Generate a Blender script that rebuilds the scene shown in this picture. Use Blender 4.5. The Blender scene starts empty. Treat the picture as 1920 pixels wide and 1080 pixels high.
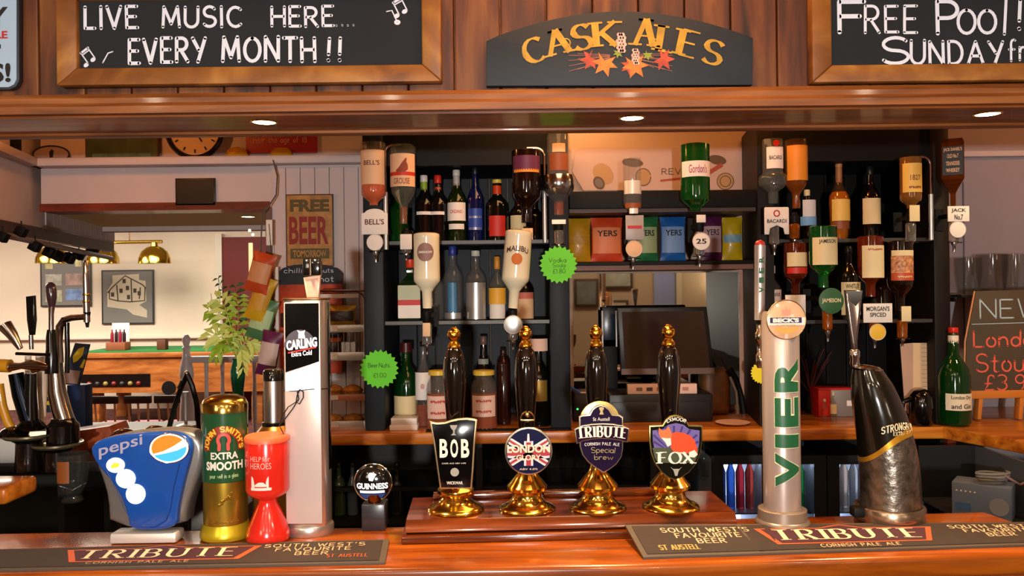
import bpy, bmesh, math, random
from mathutils import Vector, Matrix
from math import radians, sin, cos, pi
random.seed(7)
sc = bpy.context.scene
F = 1500.0; EYE = 1.63; ROLL = radians(.65)
CR, SR = cos(ROLL), sin(ROLL)
# ---------------- camera ----------------
cd = bpy.data.cameras.new('camera'); cam = bpy.data.objects.new('camera', cd); sc.collection.objects.link(cam)
cd.sensor_width = 36.0; cd.lens = 36.0*F/1920.0; cd.clip_start = .05; cd.clip_end = 60
cam.matrix_world = Matrix(((CR, SR, 0, 0), (0, 0, -1, 0), (-SR, CR, 0, EYE), (0, 0, 0, 1)))
sc.camera = cam
# ---------------- world, exposure, lights ----------------
sc.view_settings.view_transform = 'Standard'; sc.view_settings.look = 'None'
sc.view_settings.gamma = 1; sc.view_settings.use_curve_mapping = False
sc.view_settings.exposure = 0.0
sc.cycles.use_denoising = True; sc.cycles.max_bounces = 9; sc.cycles.transmission_bounces = 8
sc.cycles.caustics_reflective = False; sc.cycles.caustics_refractive = False
sc.cycles.sample_clamp_indirect = 4.0
w = bpy.data.worlds.new('world'); sc.world = w; w.use_nodes = True
w.node_tree.nodes['Background'].inputs[0].default_value = (1, .6, .34, 1)
w.node_tree.nodes['Background'].inputs[1].default_value = .06
WARM = (1, .66, .36); CREAM = (1, .83, .62); COOL = (.93, .95, 1)
def lamp(name, kind, loc, power, col, size=.1, rot=(0, 0, 0), sy=None, spot=None):
    l = bpy.data.lights.new(name, kind); l.energy = power; l.color = col
    if kind == 'AREA':
        l.size = size
        if sy: l.shape = 'RECTANGLE'; l.size_y = sy
    else: l.shadow_soft_size = size
    if spot: l.spot_size = radians(spot); l.spot_blend = .6
    o = bpy.data.objects.new(name, l); o.location = loc; o.rotation_euler = rot; sc.collection.objects.link(o); return o
lamp('customer_room_key', 'SPOT', (0.0, -1.5, 1.50), 330, (1, .96, .92), .035, (radians(90), 0, 0), None, 110)  # stands in for the camera flash, set back to even its falloff
for x_, y_ in ((-1.5, -.2), (-.5, -.2), (.5, -.2), (1.5, -.2), (-1.0, -1.3), (0, -1.3), (1.0, -1.3)):
    lamp('customer_ceiling_spot', 'SPOT', (x_, y_, 2.45), 15, (1, .82, .6), .03, (radians(25), 0, 0), None, 150)
lamp('customer_side_fill', 'AREA', (-1.6, -.9, 1.9), 9, (1, .8, .6), .5, (radians(75), 0, radians(-35)))  # added fill for highlights in the brass, not a lamp on the wall
lamp('servery_ceiling_light', 'AREA', (.2, 2.45, 2.44), 24, (1, .5, .2), .5, (0, 0, 0), 2.4)
lamp('back_bar_spot', 'SPOT', (1.9, 2.3, 2.3), 22, (1, .72, .4), .05, (radians(35), 0, radians(30)), None, 70)
lamp('mirror_wall_fill', 'AREA', (1.4, -1.6, 2.4), 16, (1, .84, .66), 2.4, (radians(-25), 0, 0), .3)  # added fill, brightens the customer wall that the mirror shows
for x_ in (-1.6, .9, 2.3):
    lamp('servery_warm_lamp', 'POINT', (x_, 2.7, 2.42), 6, (1, .38, .09), .05)
for x in (-3.8, -7.0):
    lamp('far_room_light', 'AREA', (x, 7.8, 2.95), 260, (1, .9, .76), 2.2)
for px, py in ((495, 224), (1185, 217), (1852, 212)):
    lamp('downlight_beam', 'SPOT', ((px-960)*1.66/F+.002, 1.66, 1.975), 62, WARM, .03, (0, 0, 0), None, 100)

# ---------------- placing ----------------
def W(px, py, D):
    dx, dy = px-960.0, 540.0-py
    return Vector(((dx*CR-dy*SR)*D/F*1.0, D, EYE+(dx*-SR+dy*CR)*D/F)) if False else Vector(((dx*CR+dy*SR)*D/F, D, EYE+(-dx*SR+dy*CR)*D/F))
class K:
    """local frame of a thing whose base stands at pixel (px,py), depth D"""
    def __init__(s, px, py, D, z=None):
        s.D = D; s.s = D/F; s.b = W(px, py, D)
        s.off = 0 if z is None else z-s.b.z
        if z is not None: s.b.z = z
    def p(s, px, py):
        v = W(px, py, s.D); return (v.x-s.b.x, v.z-s.b.z)
    def pp(s, L): return [s.p(a, b) for a, b in L]
# ---------------- materials ----------------
def lin(h):
    h = h.lstrip('#'); r = []
    for i in (0, 2, 4):
        c = int(h[i:i+2], 16)/255; r.append(c/12.92 if c <= .04045 else ((c+.055)/1.055)**2.4)
    return (*r, 1)
_M = {}
def mat(name, col, rough=.5, metal=0, trans=0, emit=0, ecol=None, coat=0, ior=1.45, noise=0, nscale=30, bump=0, alpha=1, spec=None, brush=None):
    if name in _M: return _M[name]
    m = bpy.data.materials.new(name); m.use_nodes = True; nt = m.node_tree; b = nt.nodes['Principled BSDF']; I = b.inputs
    I['Base Color'].default_value = lin(col); I['Roughness'].default_value = rough; I['Metallic'].default_value = metal
    I['Transmission Weight'].default_value = trans; I['IOR'].default_value = ior; I['Coat Weight'].default_value = coat
    I['Coat Roughness'].default_value = .08
    if spec is not None: I['Specular IOR Level'].default_value = spec
    if alpha < 1: I['Alpha'].default_value = alpha
    if emit: I['Emission Color'].default_value = lin(ecol or col); I['Emission Strength'].default_value = emit
    if noise or bump:
        tc = nt.nodes.new('ShaderNodeTexCoord'); no = nt.nodes.new('ShaderNodeTexNoise')
        mp = nt.nodes.new('ShaderNodeMapping'); nt.links.new(tc.outputs['Object'], mp.inputs[0]); nt.links.new(mp.outputs[0], no.inputs['Vector'])
        if brush: mp.inputs['Scale'].default_value = brush
        no.inputs['Scale'].default_value = nscale; no.inputs['Detail'].default_value = 5
        if noise:
            cr = nt.nodes.new('ShaderNodeValToRGB'); c = lin(col)
            cr.color_ramp.elements[0].position = .3; cr.color_ramp.elements[1].position = .7
            cr.color_ramp.elements[0].color = (*[v*(1-noise) for v in c[:3]], 1); cr.color_ramp.elements[1].color = (*[min(1, v*(1+noise*.6)) for v in c[:3]], 1)
            nt.links.new(no.outputs['Fac'], cr.inputs[0]); nt.links.new(cr.outputs[0], I['Base Color'])
        if bump:
            bm = nt.nodes.new('ShaderNodeBump'); bm.inputs['Strength'].default_value = bump; bm.inputs['Distance'].default_value = .002
            nt.links.new(no.outputs['Fac'], bm.inputs['Height']); nt.links.new(bm.outputs[0], I['Normal'])
    _M[name] = m; return m
def wood(name, dark, mid, light, sc3=(1, 1, 1), rough=.3, coat=.3, knots=False, nscale=6, bump=.15):
    if name in _M: return _M[name]
    m = mat(name, mid, rough, coat=coat); nt = m.node_tree; N = nt.nodes; L = nt.links; b = N['Principled BSDF']
    tc = N.new('ShaderNodeTexCoord'); mp = N.new('ShaderNodeMapping'); mp.inputs['Scale'].default_value = sc3
    oi = N.new('ShaderNodeObjectInfo'); ad = N.new('ShaderNodeVectorMath'); ad.operation = 'ADD'
    cx = N.new('ShaderNodeVectorMath'); cx.operation = 'SCALE'; cx.inputs[0].default_value = (7.3, 3.1, 5.7)
    L.new(oi.outputs['Random'], cx.inputs['Scale']); L.new(tc.outputs['Object'], ad.inputs[0]); L.new(cx.outputs[0], ad.inputs[1]); L.new(ad.outputs[0], mp.inputs[0])
    n1 = N.new('ShaderNodeTexNoise'); n1.inputs['Scale'].default_value = nscale; n1.inputs['Detail'].default_value = 7; n1.inputs['Distortion'].default_value = .6
    L.new(mp.outputs[0], n1.inputs['Vector'])
    cr = N.new('ShaderNodeValToRGB'); e = cr.color_ramp.elements; e[0].position = .32; e[0].color = lin(dark); e[1].position = .7; e[1].color = lin(light)
    q = e.new(.5); q.color = lin(mid); L.new(n1.outputs['Fac'], cr.inputs[0]); out = cr.outputs[0]
    if knots:
        vo = N.new('ShaderNodeTexVoronoi'); vo.inputs['Scale'].default_value = 1.0
        m2 = N.new('ShaderNodeMapping'); m2.inputs['Scale'].default_value = (9, 9, 5.5); L.new(ad.outputs[0], m2.inputs[0])
        dn = N.new('ShaderNodeTexNoise'); dn.inputs['Scale'].default_value = 14; L.new(tc.outputs['Object'], dn.inputs['Vector'])
        mx0 = N.new('ShaderNodeMix'); mx0.data_type = 'VECTOR'; mx0.inputs[0].default_value = .12
        L.new(m2.outputs[0], mx0.inputs[4]); L.new(dn.outputs['Color'], mx0.inputs[5]); L.new(mx0.outputs[1], vo.inputs['Vector'])
        kr = N.new('ShaderNodeValToRGB'); k = kr.color_ramp.elements; k[0].position = .07; k[0].color = (1, 1, 1, 1); k[1].position = .23; k[1].color = (0, 0, 0, 1)
        L.new(vo.outputs['Distance'], kr.inputs[0])
        mx = N.new('ShaderNodeMix'); mx.data_type = 'RGBA'; mx.inputs[7].default_value = lin('2a1108')
        L.new(kr.outputs[0], mx.inputs[0]); L.new(out, mx.inputs[6]); out = mx.outputs[2]
    L.new(out, b.inputs['Base Color'])
    bp = N.new('ShaderNodeBump'); bp.inputs['Strength'].default_value = bump; bp.inputs['Distance'].default_value = .001
    L.new(n1.outputs['Fac'], bp.inputs['Height']); L.new(bp.outputs[0], b.inputs['Normal'])
    return m
# ---------------- stroke font ----------------
def A_(cx, cy, rx, ry, a0, a1, n=None):
    n = n or max(4, int(abs(a1-a0)/20)); return [(cx+rx*cos(radians(a0+(a1-a0)*i/n)), cy+ry*sin(radians(a0+(a1-a0)*i/n))) for i in range(n+1)]
G = {
'A': (.8, [[(0, 0), (.4, 1)], [(.4, 1), (.8, 0)], [(.16, .36), (.64, .36)]]),
'B': (.62, [[(0, 0), (0, 1)], [(0, 1)]+A_(.28, .76, .28, .24, 90, -90)+[(0, .52)], [(.1, .52)]+A_(.32, .26, .3, .26, 90, -90)+[(0, 0)]]),
'C': (.75, [A_(.42, .5, .42, .5, 48, 312)]),
'D': (.7, [[(0, 0), (0, 1)], [(0, 1)]+A_(.25, .5, .45, .5, 90, -90)+[(0, 0)]]),
'E': (.58, [[(0, 0), (0, 1)], [(0, 1), (.56, 1)], [(0, .52), (.48, .52)], [(0, 0), (.58, 0)]]),
'F': (.55, [[(0, 0), (0, 1)], [(0, 1), (.55, 1)], [(0, .52), (.45, .52)]]),
'G': (.78, [A_(.42, .5, .42, .5, 48, 345), [(.5, .42), (.82, .42)]]),
'H': (.7, [[(0, 0), (0, 1)], [(.7, 0), (.7, 1)], [(0, .5), (.7, .5)]]),
'I': (.08, [[(.04, 0), (.04, 1)]]),
'J': (.45, [[(.4, 1), (.4, .25)]+A_(.2, .22, .2, .22, 0, -170)]),
'K': (.66, [[(0, 0), (0, 1)], [(.62, 1), (.04, .42)], [(.18, .55), (.66, 0)]]),
'L': (.52, [[(0, 1), (0, 0)], [(0, 0), (.52, 0)]]),
'M': (.9, [[(0, 0), (.08, 1)], [(.08, 1), (.45, .15)], [(.45, .15), (.82, 1)], [(.82, 1), (.9, 0)]]),
'N': (.7, [[(0, 0), (0, 1)], [(0, 1), (.7, 0)], [(.7, 0), (.7, 1)]]),
'O': (.84, [A_(.42, .5, .42, .5, 90, 450)]),
'P': (.6, [[(0, 0), (0, 1)], [(0, 1)]+A_(.3, .74, .3, .26, 90, -90)+[(0, .48)]]),
'Q': (.84, [A_(.42, .5, .42, .5, 90, 450), [(.5, .25), (.85, -.05)]]),
'R': (.66, [[(0, 0), (0, 1)], [(0, 1)]+A_(.3, .75, .3, .25, 90, -90)+[(0, .5)], [(.25, .5), (.66, 0)]]),
'S': (.66, [A_(.33, .75, .3, .25, 30, 270)+A_(.33, .25, .33, .25, 90, -150)[1:]]),
'T': (.7, [[(0, 1), (.7, 1)], [(.35, 1), (.35, 0)]]),
'U': (.7, [[(0, 1), (0, .33)]+A_(.35, .33, .35, .33, 180, 360)+[(.7, 1)]]),
'V': (.74, [[(0, 1), (.37, 0)], [(.37, 0), (.74, 1)]]),
'W': (1.0, [[(0, 1), (.25, 0)], [(.25, 0), (.5, .8)], [(.5, .8), (.75, 0)], [(.75, 0), (1, 1)]]),
'X': (.7, [[(0, 1), (.7, 0)], [(.7, 1), (0, 0)]]),
'Y': (.74, [[(0, 1), (.37, .48)], [(.74, 1), (.3, 0)]]),
'Z': (.65, [[(0, 1), (.65, 1)], [(.65, 1), (0, 0)], [(0, 0), (.65, 0)]]),
'!': (.1, [[(.07, 1), (.04, .28)], [(.03, .03), (.04, .0)]]), '.': (.1, [[(.04, .02), (.05, 0)]]), ' ': (.45, []),
"'": (.1, [[(.06, 1), (.03, .75)]]), '£': (.6, [A_(.42, .78, .18, .2, 10, 180)+[(.22, .3), (.05, 0), (.6, 0)], [(.05, .42), (.45, .42)]]),
'0': (.6, [A_(.3, .5, .3, .5, 90, 450)]), '1': (.2, [[(0, .8), (.15, 1), (.15, 0)]]), '8': (.55, [A_(.27, .76, .22, .24, 90, 450), A_(.27, .26, .27, .27, 90, 450)]),
'3': (.55, [A_(.25, .75, .28, .25, 140, -90)+A_(.25, .26, .3, .26, 90, -150)[1:]]), '9': (.55, [A_(.27, .7, .26, .28, 0, 360), [(.53, .72), (.5, .2), (.35, 0)]]),
'2': (.55, [A_(.27, .72, .27, .27, 160, -30)+[(0, 0), (.57, 0)]]),
'a': (.5, [A_(.24, .29, .24, .29, 30, 390), [(.5, .6), (.5, 0)]]), 'c': (.45, [A_(.26, .3, .26, .3, 50, 310)]), 'd': (.5, [A_(.25, .29, .25, .29, 0, 360), [(.52, 1), (.5, 0)]]),
'e': (.5, [[(.02, .32), (.48, .34)]+A_(.25, .31, .24, .3, 10, 310)]), 'f': (.4, [A_(.32, .8, .18, .2, 60, 180)+[(.12, 0)], [(0, .55), (.35, .55)]]),
'h': (.48, [[(0, 1), (0, 0)], [(0, .35)]+A_(.24, .37, .22, .23, 170, 0)+[(.48, 0)]]), 'i': (.08, [[(.04, .58), (.04, 0)], [(.04, .78), (.05, .8)]]), 'k': (.42, [[(0, 1), (0, 0)], [(.4, .6), (.02, .25)], [(.12, .33), (.42, 0)]]),
'l': (.1, [[(.08, 1), (.04, 0)]]), 'm': (.8, [[(0, .6), (0, 0)], [(0, .4)]+A_(.2, .38, .2, .22, 170, 0)+[(.4, 0)], [(.4, .4)]+A_(.6, .38, .2, .22, 170, 0)+[(.8, 0)]]),
'n': (.48, [[(0, .6), (0, 0)], [(0, .35)]+A_(.24, .37, .22, .23, 170, 0)+[(.48, 0)]]), 'o': (.5, [A_(.25, .3, .25, .3, 90, 450)]), 'p': (.5, [[(0, .6), (0, -.35)], A_(.25, .3, .25, .3, 180, 540)]),
'r': (.35, [[(0, .6), (0, 0)], [(0, .3)]+A_(.22, .35, .2, .25, 170, 50)]), 's': (.4, [A_(.2, .45, .18, .15, 30, 270)+A_(.2, .15, .2, .15, 90, -150)[1:]]), 't': (.4, [[(.18, .95), (.16, .15)]+A_(.3, .14, .14, .14, 180, 300), [(0, .62), (.38, .62)]]),
'u': (.48, [[(0, .6), (0, .22)]+A_(.24, .22, .24, .22, 180, 360)+[(.48, .6)], [(.48, .5), (.5, 0)]]), 'v': (.45, [[(0, .6), (.22, 0), (.45, .6)]]), 'w': (.7, [[(0, .6), (.18, 0), (.35, .5), (.52, 0), (.7, .6)]]), 'y': (.48, [[(0, .6), (.24, .05)], [(.48, .6), (.1, -.35)]]),
'b': (.5, [[(0, 1), (0, 0)], A_(.25, .3, .25, .3, 180, 540)]), '@': (.6, [A_(.3, .5, .3, .5, 90, 450), A_(.3, .5, .1, .2, 90, 450)]),
'g': (.5, [A_(.25, .3, .25, .3, 0, 360), [(.5, .6), (.5, -.15)]+A_(.25, -.15, .25, .2, 0, -150)]),
}
# ---------------- mesh collector ----------------
_T = {}
class MB:
    def __init__(s): s.v = []; s.f = []
    def add(s, vs, fs):
        o = len(s.v); s.v += [tuple(v) for v in vs]; s.f += [tuple(i+o for i in f) for f in fs]; return s
    def bm(s, b, M=None):
        b.verts.ensure_lookup_table(); b.verts.index_update()
        vs = [(M @ v.co) if M else v.co.copy() for v in b.verts]; s.add(vs, [[v.index for v in f.verts] for f in b.faces]); b.free(); return s
    def box(s, x0, x1, y0, y1, z0, z1, b=0, M=None, seg=2):
        q = bmesh.new(); bmesh.ops.create_cube(q, size=1)
        for v in q.verts: v.co = Vector(((x0+x1)/2+v.co.x*(x1-x0), (y0+y1)/2+v.co.y*(y1-y0), (z0+z1)/2+v.co.z*(z1-z0)))
        if b: bmesh.ops.bevel(q, geom=list(q.edges), offset=b, segments=seg, profile=.5, affect='EDGES')
        return s.bm(q, M)
    def lathe(s, prof, n=24, c=(0, 0, 0), sx=1, sy=1, M=None, ph=0):
        vs = []; fs = []; m = len(prof)
        for r, z in prof:
            for k in range(n):
                a = 2*pi*k/n+ph; p = Vector((c[0]+r*sx*cos(a), c[1]+r*sy*sin(a), c[2]+z)); vs.append(M @ p if M else p)
        for i in range(m-1):
            for k in range(n):
                k2 = (k+1) % n; fs.append((i*n+k, i*n+k2, (i+1)*n+k2, (i+1)*n+k))
        if prof[0][0] > 1e-6: fs.append(tuple(range(n-1, -1, -1)))
        if prof[-1][0] > 1e-6: fs.append(tuple((m-1)*n+k for k in range(n)))
        return s.add(vs, fs)
    def disc(s, cx, y, cz, r, rz=None, t=.004, n=28, b=0):
        """disc facing the camera side (-Y)"""
        return s.prism([(cx+r*cos(2*pi*k/n), cz+(rz or r)*sin(2*pi*k/n)) for k in range(n)], y, y+t, b=b)
    def ring(s, cx, y, cz, r, w, rz=None, n=32):
        pts = [Vector((cx+r*cos(2*pi*k/n), y, cz+(rz or r)*sin(2*pi*k/n))) for k in range(n)]; return s.tube(pts, w, 8, closed=True)
    def prism(s, poly, a, b_, axis='y', b=0, seg=2):
        q = bmesh.new()
        def mk(p, t): return {'y': (p[0], t, p[1]), 'z': (p[0], p[1], t), 'x': (t, p[0], p[1])}[axis]
        f0 = q.faces.new([q.verts.new(mk(p, a)) for p in poly]); 
        r = bmesh.ops.extrude_face_region(q, geom=[f0]); d = Vector(mk((0, 0), b_-a))
        for v in [g for g in r['geom'] if isinstance(g, bmesh.types.BMVert)]: v.co += d
        bmesh.ops.recalc_face_normals(q, faces=q.faces)
        if b:
            caps = [f for f in q.faces if len(f.verts) == len(poly)]
            bmesh.ops.bevel(q, geom=list({e for f in caps for e in f.edges}), offset=b, segments=seg, profile=.5, affect='EDGES')
        return s.bm(q)
    def tube(s, pts, r, n=8, closed=False, flat=1.0):
        pts = [Vector(p) for p in pts]; m = len(pts); R = r if isinstance(r, (list, tuple)) else [r]*m; vs = []; fs = []; up = None
        for i, p in enumerate(pts):
            t = (pts[(i+1) % m]-pts[i-1]) if closed else (pts[min(i+1, m-1)]-pts[max(i-1, 0)])
            t.normalize()
            if up is None: up = Vector((0, 1, 0)) if abs(t.y) < .9 else Vector((1, 0, 0))
            u = up-t*up.dot(t); u.normalize(); up = u; w_ = t.cross(u)
            for k in range(n):
                a = 2*pi*k/n; vs.append(p+(u*cos(a)*flat+w_*sin(a))*R[i])
        for i in range(m if closed else m-1):
            j = (i+1) % m
            for k in range(n): k2 = (k+1) % n; fs.append((i*n+k, i*n+k2, j*n+k2, j*n+k))
        if not closed: fs.append(tuple(range(n-1, -1, -1))); fs.append(tuple((m-1)*n+k for k in range(n)))
        return s.add(vs, fs)
    def ball(s, c, r, sc3=(1, 1, 1), n=16):
        q = bmesh.new(); bmesh.ops.create_uvsphere(q, u_segments=n, v_segments=max(6, n*2//3), radius=r)
        for v in q.verts: v.co = Vector((c[0]+v.co.x*sc3[0], c[1]+v.co.y*sc3[1], c[2]+v.co.z*sc3[2]))
        return s.bm(q)
    # flat print: polygons in the (x,z) plane, laid on a surface by warp(x,z)->point
    def flat(s, polys, y=0, warp=None, step=.004):
        q = bmesh.new()
        for P in polys: 
            try: q.faces.new([q.verts.new((p[0], 0, p[1])) for p in P])
            except ValueError: pass
        if warp:
            xs = [v.co.x for v in q.verts]
            if xs:
                x = min(xs)+step
                while x < max(xs):
                    bmesh.ops.bisect_plane(q, geom=list(q.verts)+list(q.edges)+list(q.faces), plane_co=(x, 0, 0), plane_no=(1, 0, 0)); x += step
            for v in q.verts: v.co = Vector(warp(v.co.x, v.co.z))
        else:
            for v in q.verts: v.co.y = y
        return s.bm(q)
    def rect(s, x0, x1, z0, z1, y=0, warp=None, step=.004): return s.flat([[(x0, z0), (x1, z0), (x1, z1), (x0, z1)]], y, warp, step)
    def text(s, t, x0, x1, z0, z1, y=0, warp=None, bold=.0, rot=0, shear=0, step=.004):
        key = (t, bold, shear)
        if key not in _T:
            c = bpy.data.curves.new('t', 'FONT'); c.body = t; c.offset = bold; c.resolution_u = 3; c.shear = shear
            o = bpy.data.objects.new('t', c); me = bpy.data.meshes.new_from_object(o)
            _T[key] = ([v.co.copy() for v in me.vertices], [tuple(p.vertices) for p in me.polygons])
            bpy.data.objects.remove(o); bpy.data.curves.remove(c); bpy.data.meshes.remove(me)
        V, P = _T[key]; ax, bx = min(v.x for v in V), max(v.x for v in V); ay, by = min(v.y for v in V), max(v.y for v in V)
        pts = [((v.x-ax)/(bx-ax)*(x1-x0), (v.y-ay)/(by-ay)*(z1-z0)) for v in V]
        if rot:
            hx, hz = (x1-x0)/2, (z1-z0)/2
            pts = [(hx+(a-hx)*cos(rot)-(b-hz)*sin(rot), hz+(a-hx)*sin(rot)+(b-hz)*cos(rot)) for a, b in pts]
        pts = [(a+x0, b+z0) for a, b in pts]
        if not warp: return s.add([(a, y, b) for a, b in pts], P)
        q = bmesh.new(); vs = [q.verts.new((a, 0, b)) for a, b in pts]
        for f in P: 
            try: q.faces.new([vs[i] for i in f])
            except ValueError: pass
        xs = [a for a, b in pts]; x = min(xs)+step
        while x < max(xs):
            bmesh.ops.bisect_plane(q, geom=list(q.verts)+list(q.edges)+list(q.faces), plane_co=(x, 0, 0), plane_no=(1, 0, 0)); x += step
        for v in q.verts: v.co = Vector(warp(v.co.x, v.co.z))
        return s.bm(q)
    def stroke(s, pts, pen, warp, mode='pen'):
        if len(pts) < 2: return
        P = [Vector(p) for p in pts]; n = len(P); cl = (P[0]-P[-1]).length < 1e-7; L = []
        for i in range(n):
            a = P[i-1] if i else (P[-2] if cl else P[0]); c = P[i+1] if i < n-1 else (P[1] if cl else P[-1])
            t = (c-a)
            if t.length < 1e-9: t = Vector((1, 0))
            t.normalize(); nn = Vector((-t.y, t.x))
            h = pen/2
            if mode == 'serif': h *= .28+.85*abs(t.y)*(1 if t.x*t.y <= .02 else .62)
            L.append((P[i]+nn*h, P[i]-nn*h))
        s.se = getattr(s, 'se', 0)+1; e_ = 1.5e-5*(s.se % 12); w0 = warp; warp = lambda a, b: (lambda p: (p[0], p[1]-e_, p[2]+e_))(w0(a, b))
        for i in range(n-1):
            q = [L[i][0], L[i][1], L[i+1][1], L[i+1][0]]; s.add([warp(p.x, p.y) for p in q], [(0, 1, 2, 3)])
        if mode == 'pen':
            for p in (P[0], P[-1]):
                s.add([warp(p.x+pen/2*cos(k*pi/4), p.y+pen/2*sin(k*pi/4)) for k in range(8)], [tuple(range(8))])
    def strokes(s, t, x0, x1, z0, z1, y=0, pen=.15, warp=None, mode='pen', gap=.28, jit=0, caps=1.0):
        """hand lettering; pen as a fraction of the letter height"""
        warp = warp or (lambda a, b: (a, y, b)); H = z1-z0; tot = sum(G[c][0]+gap for c in t)-gap; k = (x1-x0)/tot; x = x0; pw = pen*H
        for c in t:
            wd, st = G[c]; dz = random.uniform(-jit, jit)*H; hs = 1+random.uniform(-jit, jit); sl = random.uniform(-jit, jit)*.8
            for pl in st:
                q = [(x+(a+b*sl)*k, z0+dz+b*H*hs) for a, b in pl]; s.stroke(q, pw, warp, mode)
                if mode == 'serif':
                    for e, nb in ((q[0], q[1]), (q[-1], q[-2])):
                        d = Vector(nb)-Vector(e)
                        if abs(d.y) > abs(d.x)*.8 and (abs(e[1]-z0) < H*.06 or abs(e[1]-z1) < H*.06):
                            hw = pw*(1.15 if c != 'I' else 1.1); th = pw*.16; sg = 1 if e[1] < (z0+z1)/2 else -1
                            s.add([warp(e[0]-hw, e[1]), warp(e[0]+hw, e[1]), warp(e[0]+hw, e[1]+sg*th*2), warp(e[0]-hw, e[1]+sg*th*2)], [(0, 1, 2, 3)])
            x += (wd+gap)*k
        return s
    def build(s, name, m, parent=None, loc=None, smooth=40, label=None, kind=None):
        me = bpy.data.meshes.new(name); me.from_pydata(s.v, [], s.f); me.materials.append(m)
        if smooth:
            b = bmesh.new(); b.from_mesh(me); bmesh.ops.remove_doubles(b, verts=b.verts, dist=1e-6)
            bmesh.ops.recalc_face_normals(b, faces=b.faces)
            lim = radians(smooth)
            for e in b.edges:
                e.smooth = not (len(e.link_faces) == 2 and e.calc_face_angle(0) > lim)
            for f in b.faces: f.smooth = True
            b.to_mesh(me); b.free()
        o = bpy.data.objects.new(name, me); sc.collection.objects.link(o)
        if parent: o.parent = parent
        if loc is not None: o.location = loc
        if label: o['label'] = label
        if kind: o['kind'] = kind
        return o
def tag(o, label, cat, group=None, kind=None):
    if label: o['label'] = label
    if cat: o['category'] = cat
    if group: o['group'] = group
    if kind: o['kind'] = kind
    return o
def thing(name, label, cat, loc, group=None, rz=0):
    o = bpy.data.objects.new(name, None); sc.collection.objects.link(o); o.location = loc; o.rotation_euler = (0, 0, rz); o.empty_display_size = .02
    return tag(o, label, cat, group)
def copy_tree(o, parent=None):
    c = o.copy(); sc.collection.objects.link(c); c.parent = parent
    for ch in list(o.children): copy_tree(ch, c)
    return c
def cyl(R, cx=0, cy=0): return lambda x, z: (cx+R*sin((x-cx)/R), cy-R*cos((x-cx)/R), z)
def scale_poly(P, k, kz=None):
    cx = sum(p[0] for p in P)/len(P); cz = sum(p[1] for p in P)/len(P)
    return [(cx+(x-cx)*k, cz+(z-cz)*(kz or k)) for x, z in P]
def inset(P, d):
    n = len(P); ar = sum(P[i][0]*P[(i+1) % n][1]-P[(i+1) % n][0]*P[i][1] for i in range(n)); sg = 1 if ar > 0 else -1; out = []
    for i in range(n):
        a, b, c = Vector(P[i-1]), Vector(P[i]), Vector(P[(i+1) % n]); t1 = (b-a).normalized(); t2 = (c-b).normalized()
        n1 = Vector((-t1.y, t1.x))*sg; n2 = Vector((-t2.y, t2.x))*sg; m_ = (n1+n2)
        if m_.length < 1e-6: m_ = n1
        m_.normalize(); k = d/max(.5, m_.dot(n1)); out.append((b.x+m_.x*k, b.y+m_.y*k))
    return out
def smoothpoly(P, it=1):
    for _ in range(it):
        Q = []
        for i in range(len(P)):
            a, b = P[i], P[(i+1) % len(P)]; Q += [(a[0]*.75+b[0]*.25, a[1]*.75+b[1]*.25), (a[0]*.25+b[0]*.75, a[1]*.25+b[1]*.75)]
        P = Q
    return P
# shared materials
BRASS = mat('polished_brass', 'e8bc58', .13, 1); CHROME = mat('chrome', 'd9d6d2', .12, 1); STEEL = mat('brushed_steel', 'c4bfba', .3, 1)
GOLD = mat('gold_paint', 'c9a04a', .35, .6); BLACK = mat('black_gloss', '0b0908', .12, coat=.5); MATT = mat('matt_black', '070606', .6, spec=.25)
WHITE = mat('white_plastic', 'ded6cf', .4); CREAMP = mat('cream_paper', 'ecdcb4', .7); PAPER = mat('white_paper', 'e6dfd6', .8)
PINKP = mat('pinkish_paper', 'e2bfae', .8); INK = mat('dark_ink', '1c1512', .7); REDP = mat('red_print', 'b32218', .5); CHALK = mat('white_chalk', 'd6d8e4', .85)
CLEAR = mat('clear_glass', '3c4240', .04, alpha=.2, coat=1, spec=.9); WOODB = wood('varnished_bar', '662d06', '87400a', 'a85810', (.8, 7, 7), .24, .3, nscale=4, bump=.03)
# ================= SETTING =================
S = 'structure'
WALLW = mat('white_painted_panel', 'cdbdba', .7, noise=.06, nscale=3); WALLC = mat('cream_plaster', 'e9d9c4', .85, noise=.04, nscale=2)
SOFF = mat('magnolia_ceiling', 'ecd88c', .8); CARPET = mat('patterned_carpet', '5a2c2c', .95, noise=.75, nscale=9)
DARKW = mat('dark_cabinet_paint', '1d1a1b', .45, noise=.2, nscale=8)
def sbox(name, x0, x1, y0, y1, z0, z1, m, parent=None, b=0):
    o = MB().box(x0, x1, y0, y1, z0, z1, b).build(name, m, parent)
    if not parent: o['kind'] = S
    return o
sbox('floor', -10.5, 4, -2.6, 11.4, -.05, 0, CARPET)
sbox('ceiling', -2.6, 4, -2.6, 3.6, 2.5, 2.55, mat('nicotine_ceiling', 'b98a5a', .8))
sbox('ceiling_far', -10.5, 4, 3.6, 11.4, 3.0, 3.05, WALLC)
sbox('wall_back_far', -10.5, 4, 11.2, 11.3, 0, 3.0, WALLC)
sbox('wall_left_far', -10.5, -10.4, 3.6, 11.2, 0, 3.0, WALLC)
sbox('wall_front', -4, 4, -2.5, -2.4, 0, 2.5, mat('customer_wall', 'c4ab8a', .8))
sbox('wall_right', 2.75, 2.85, -2.4, 3.6, 0, 2.5, mat('lilac_white_wall', 'aaa0a2', .8))
sbox('wall_left_near', -4, -3.9, -2.4, 2.0, 0, 2.5, WALLC)
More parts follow.
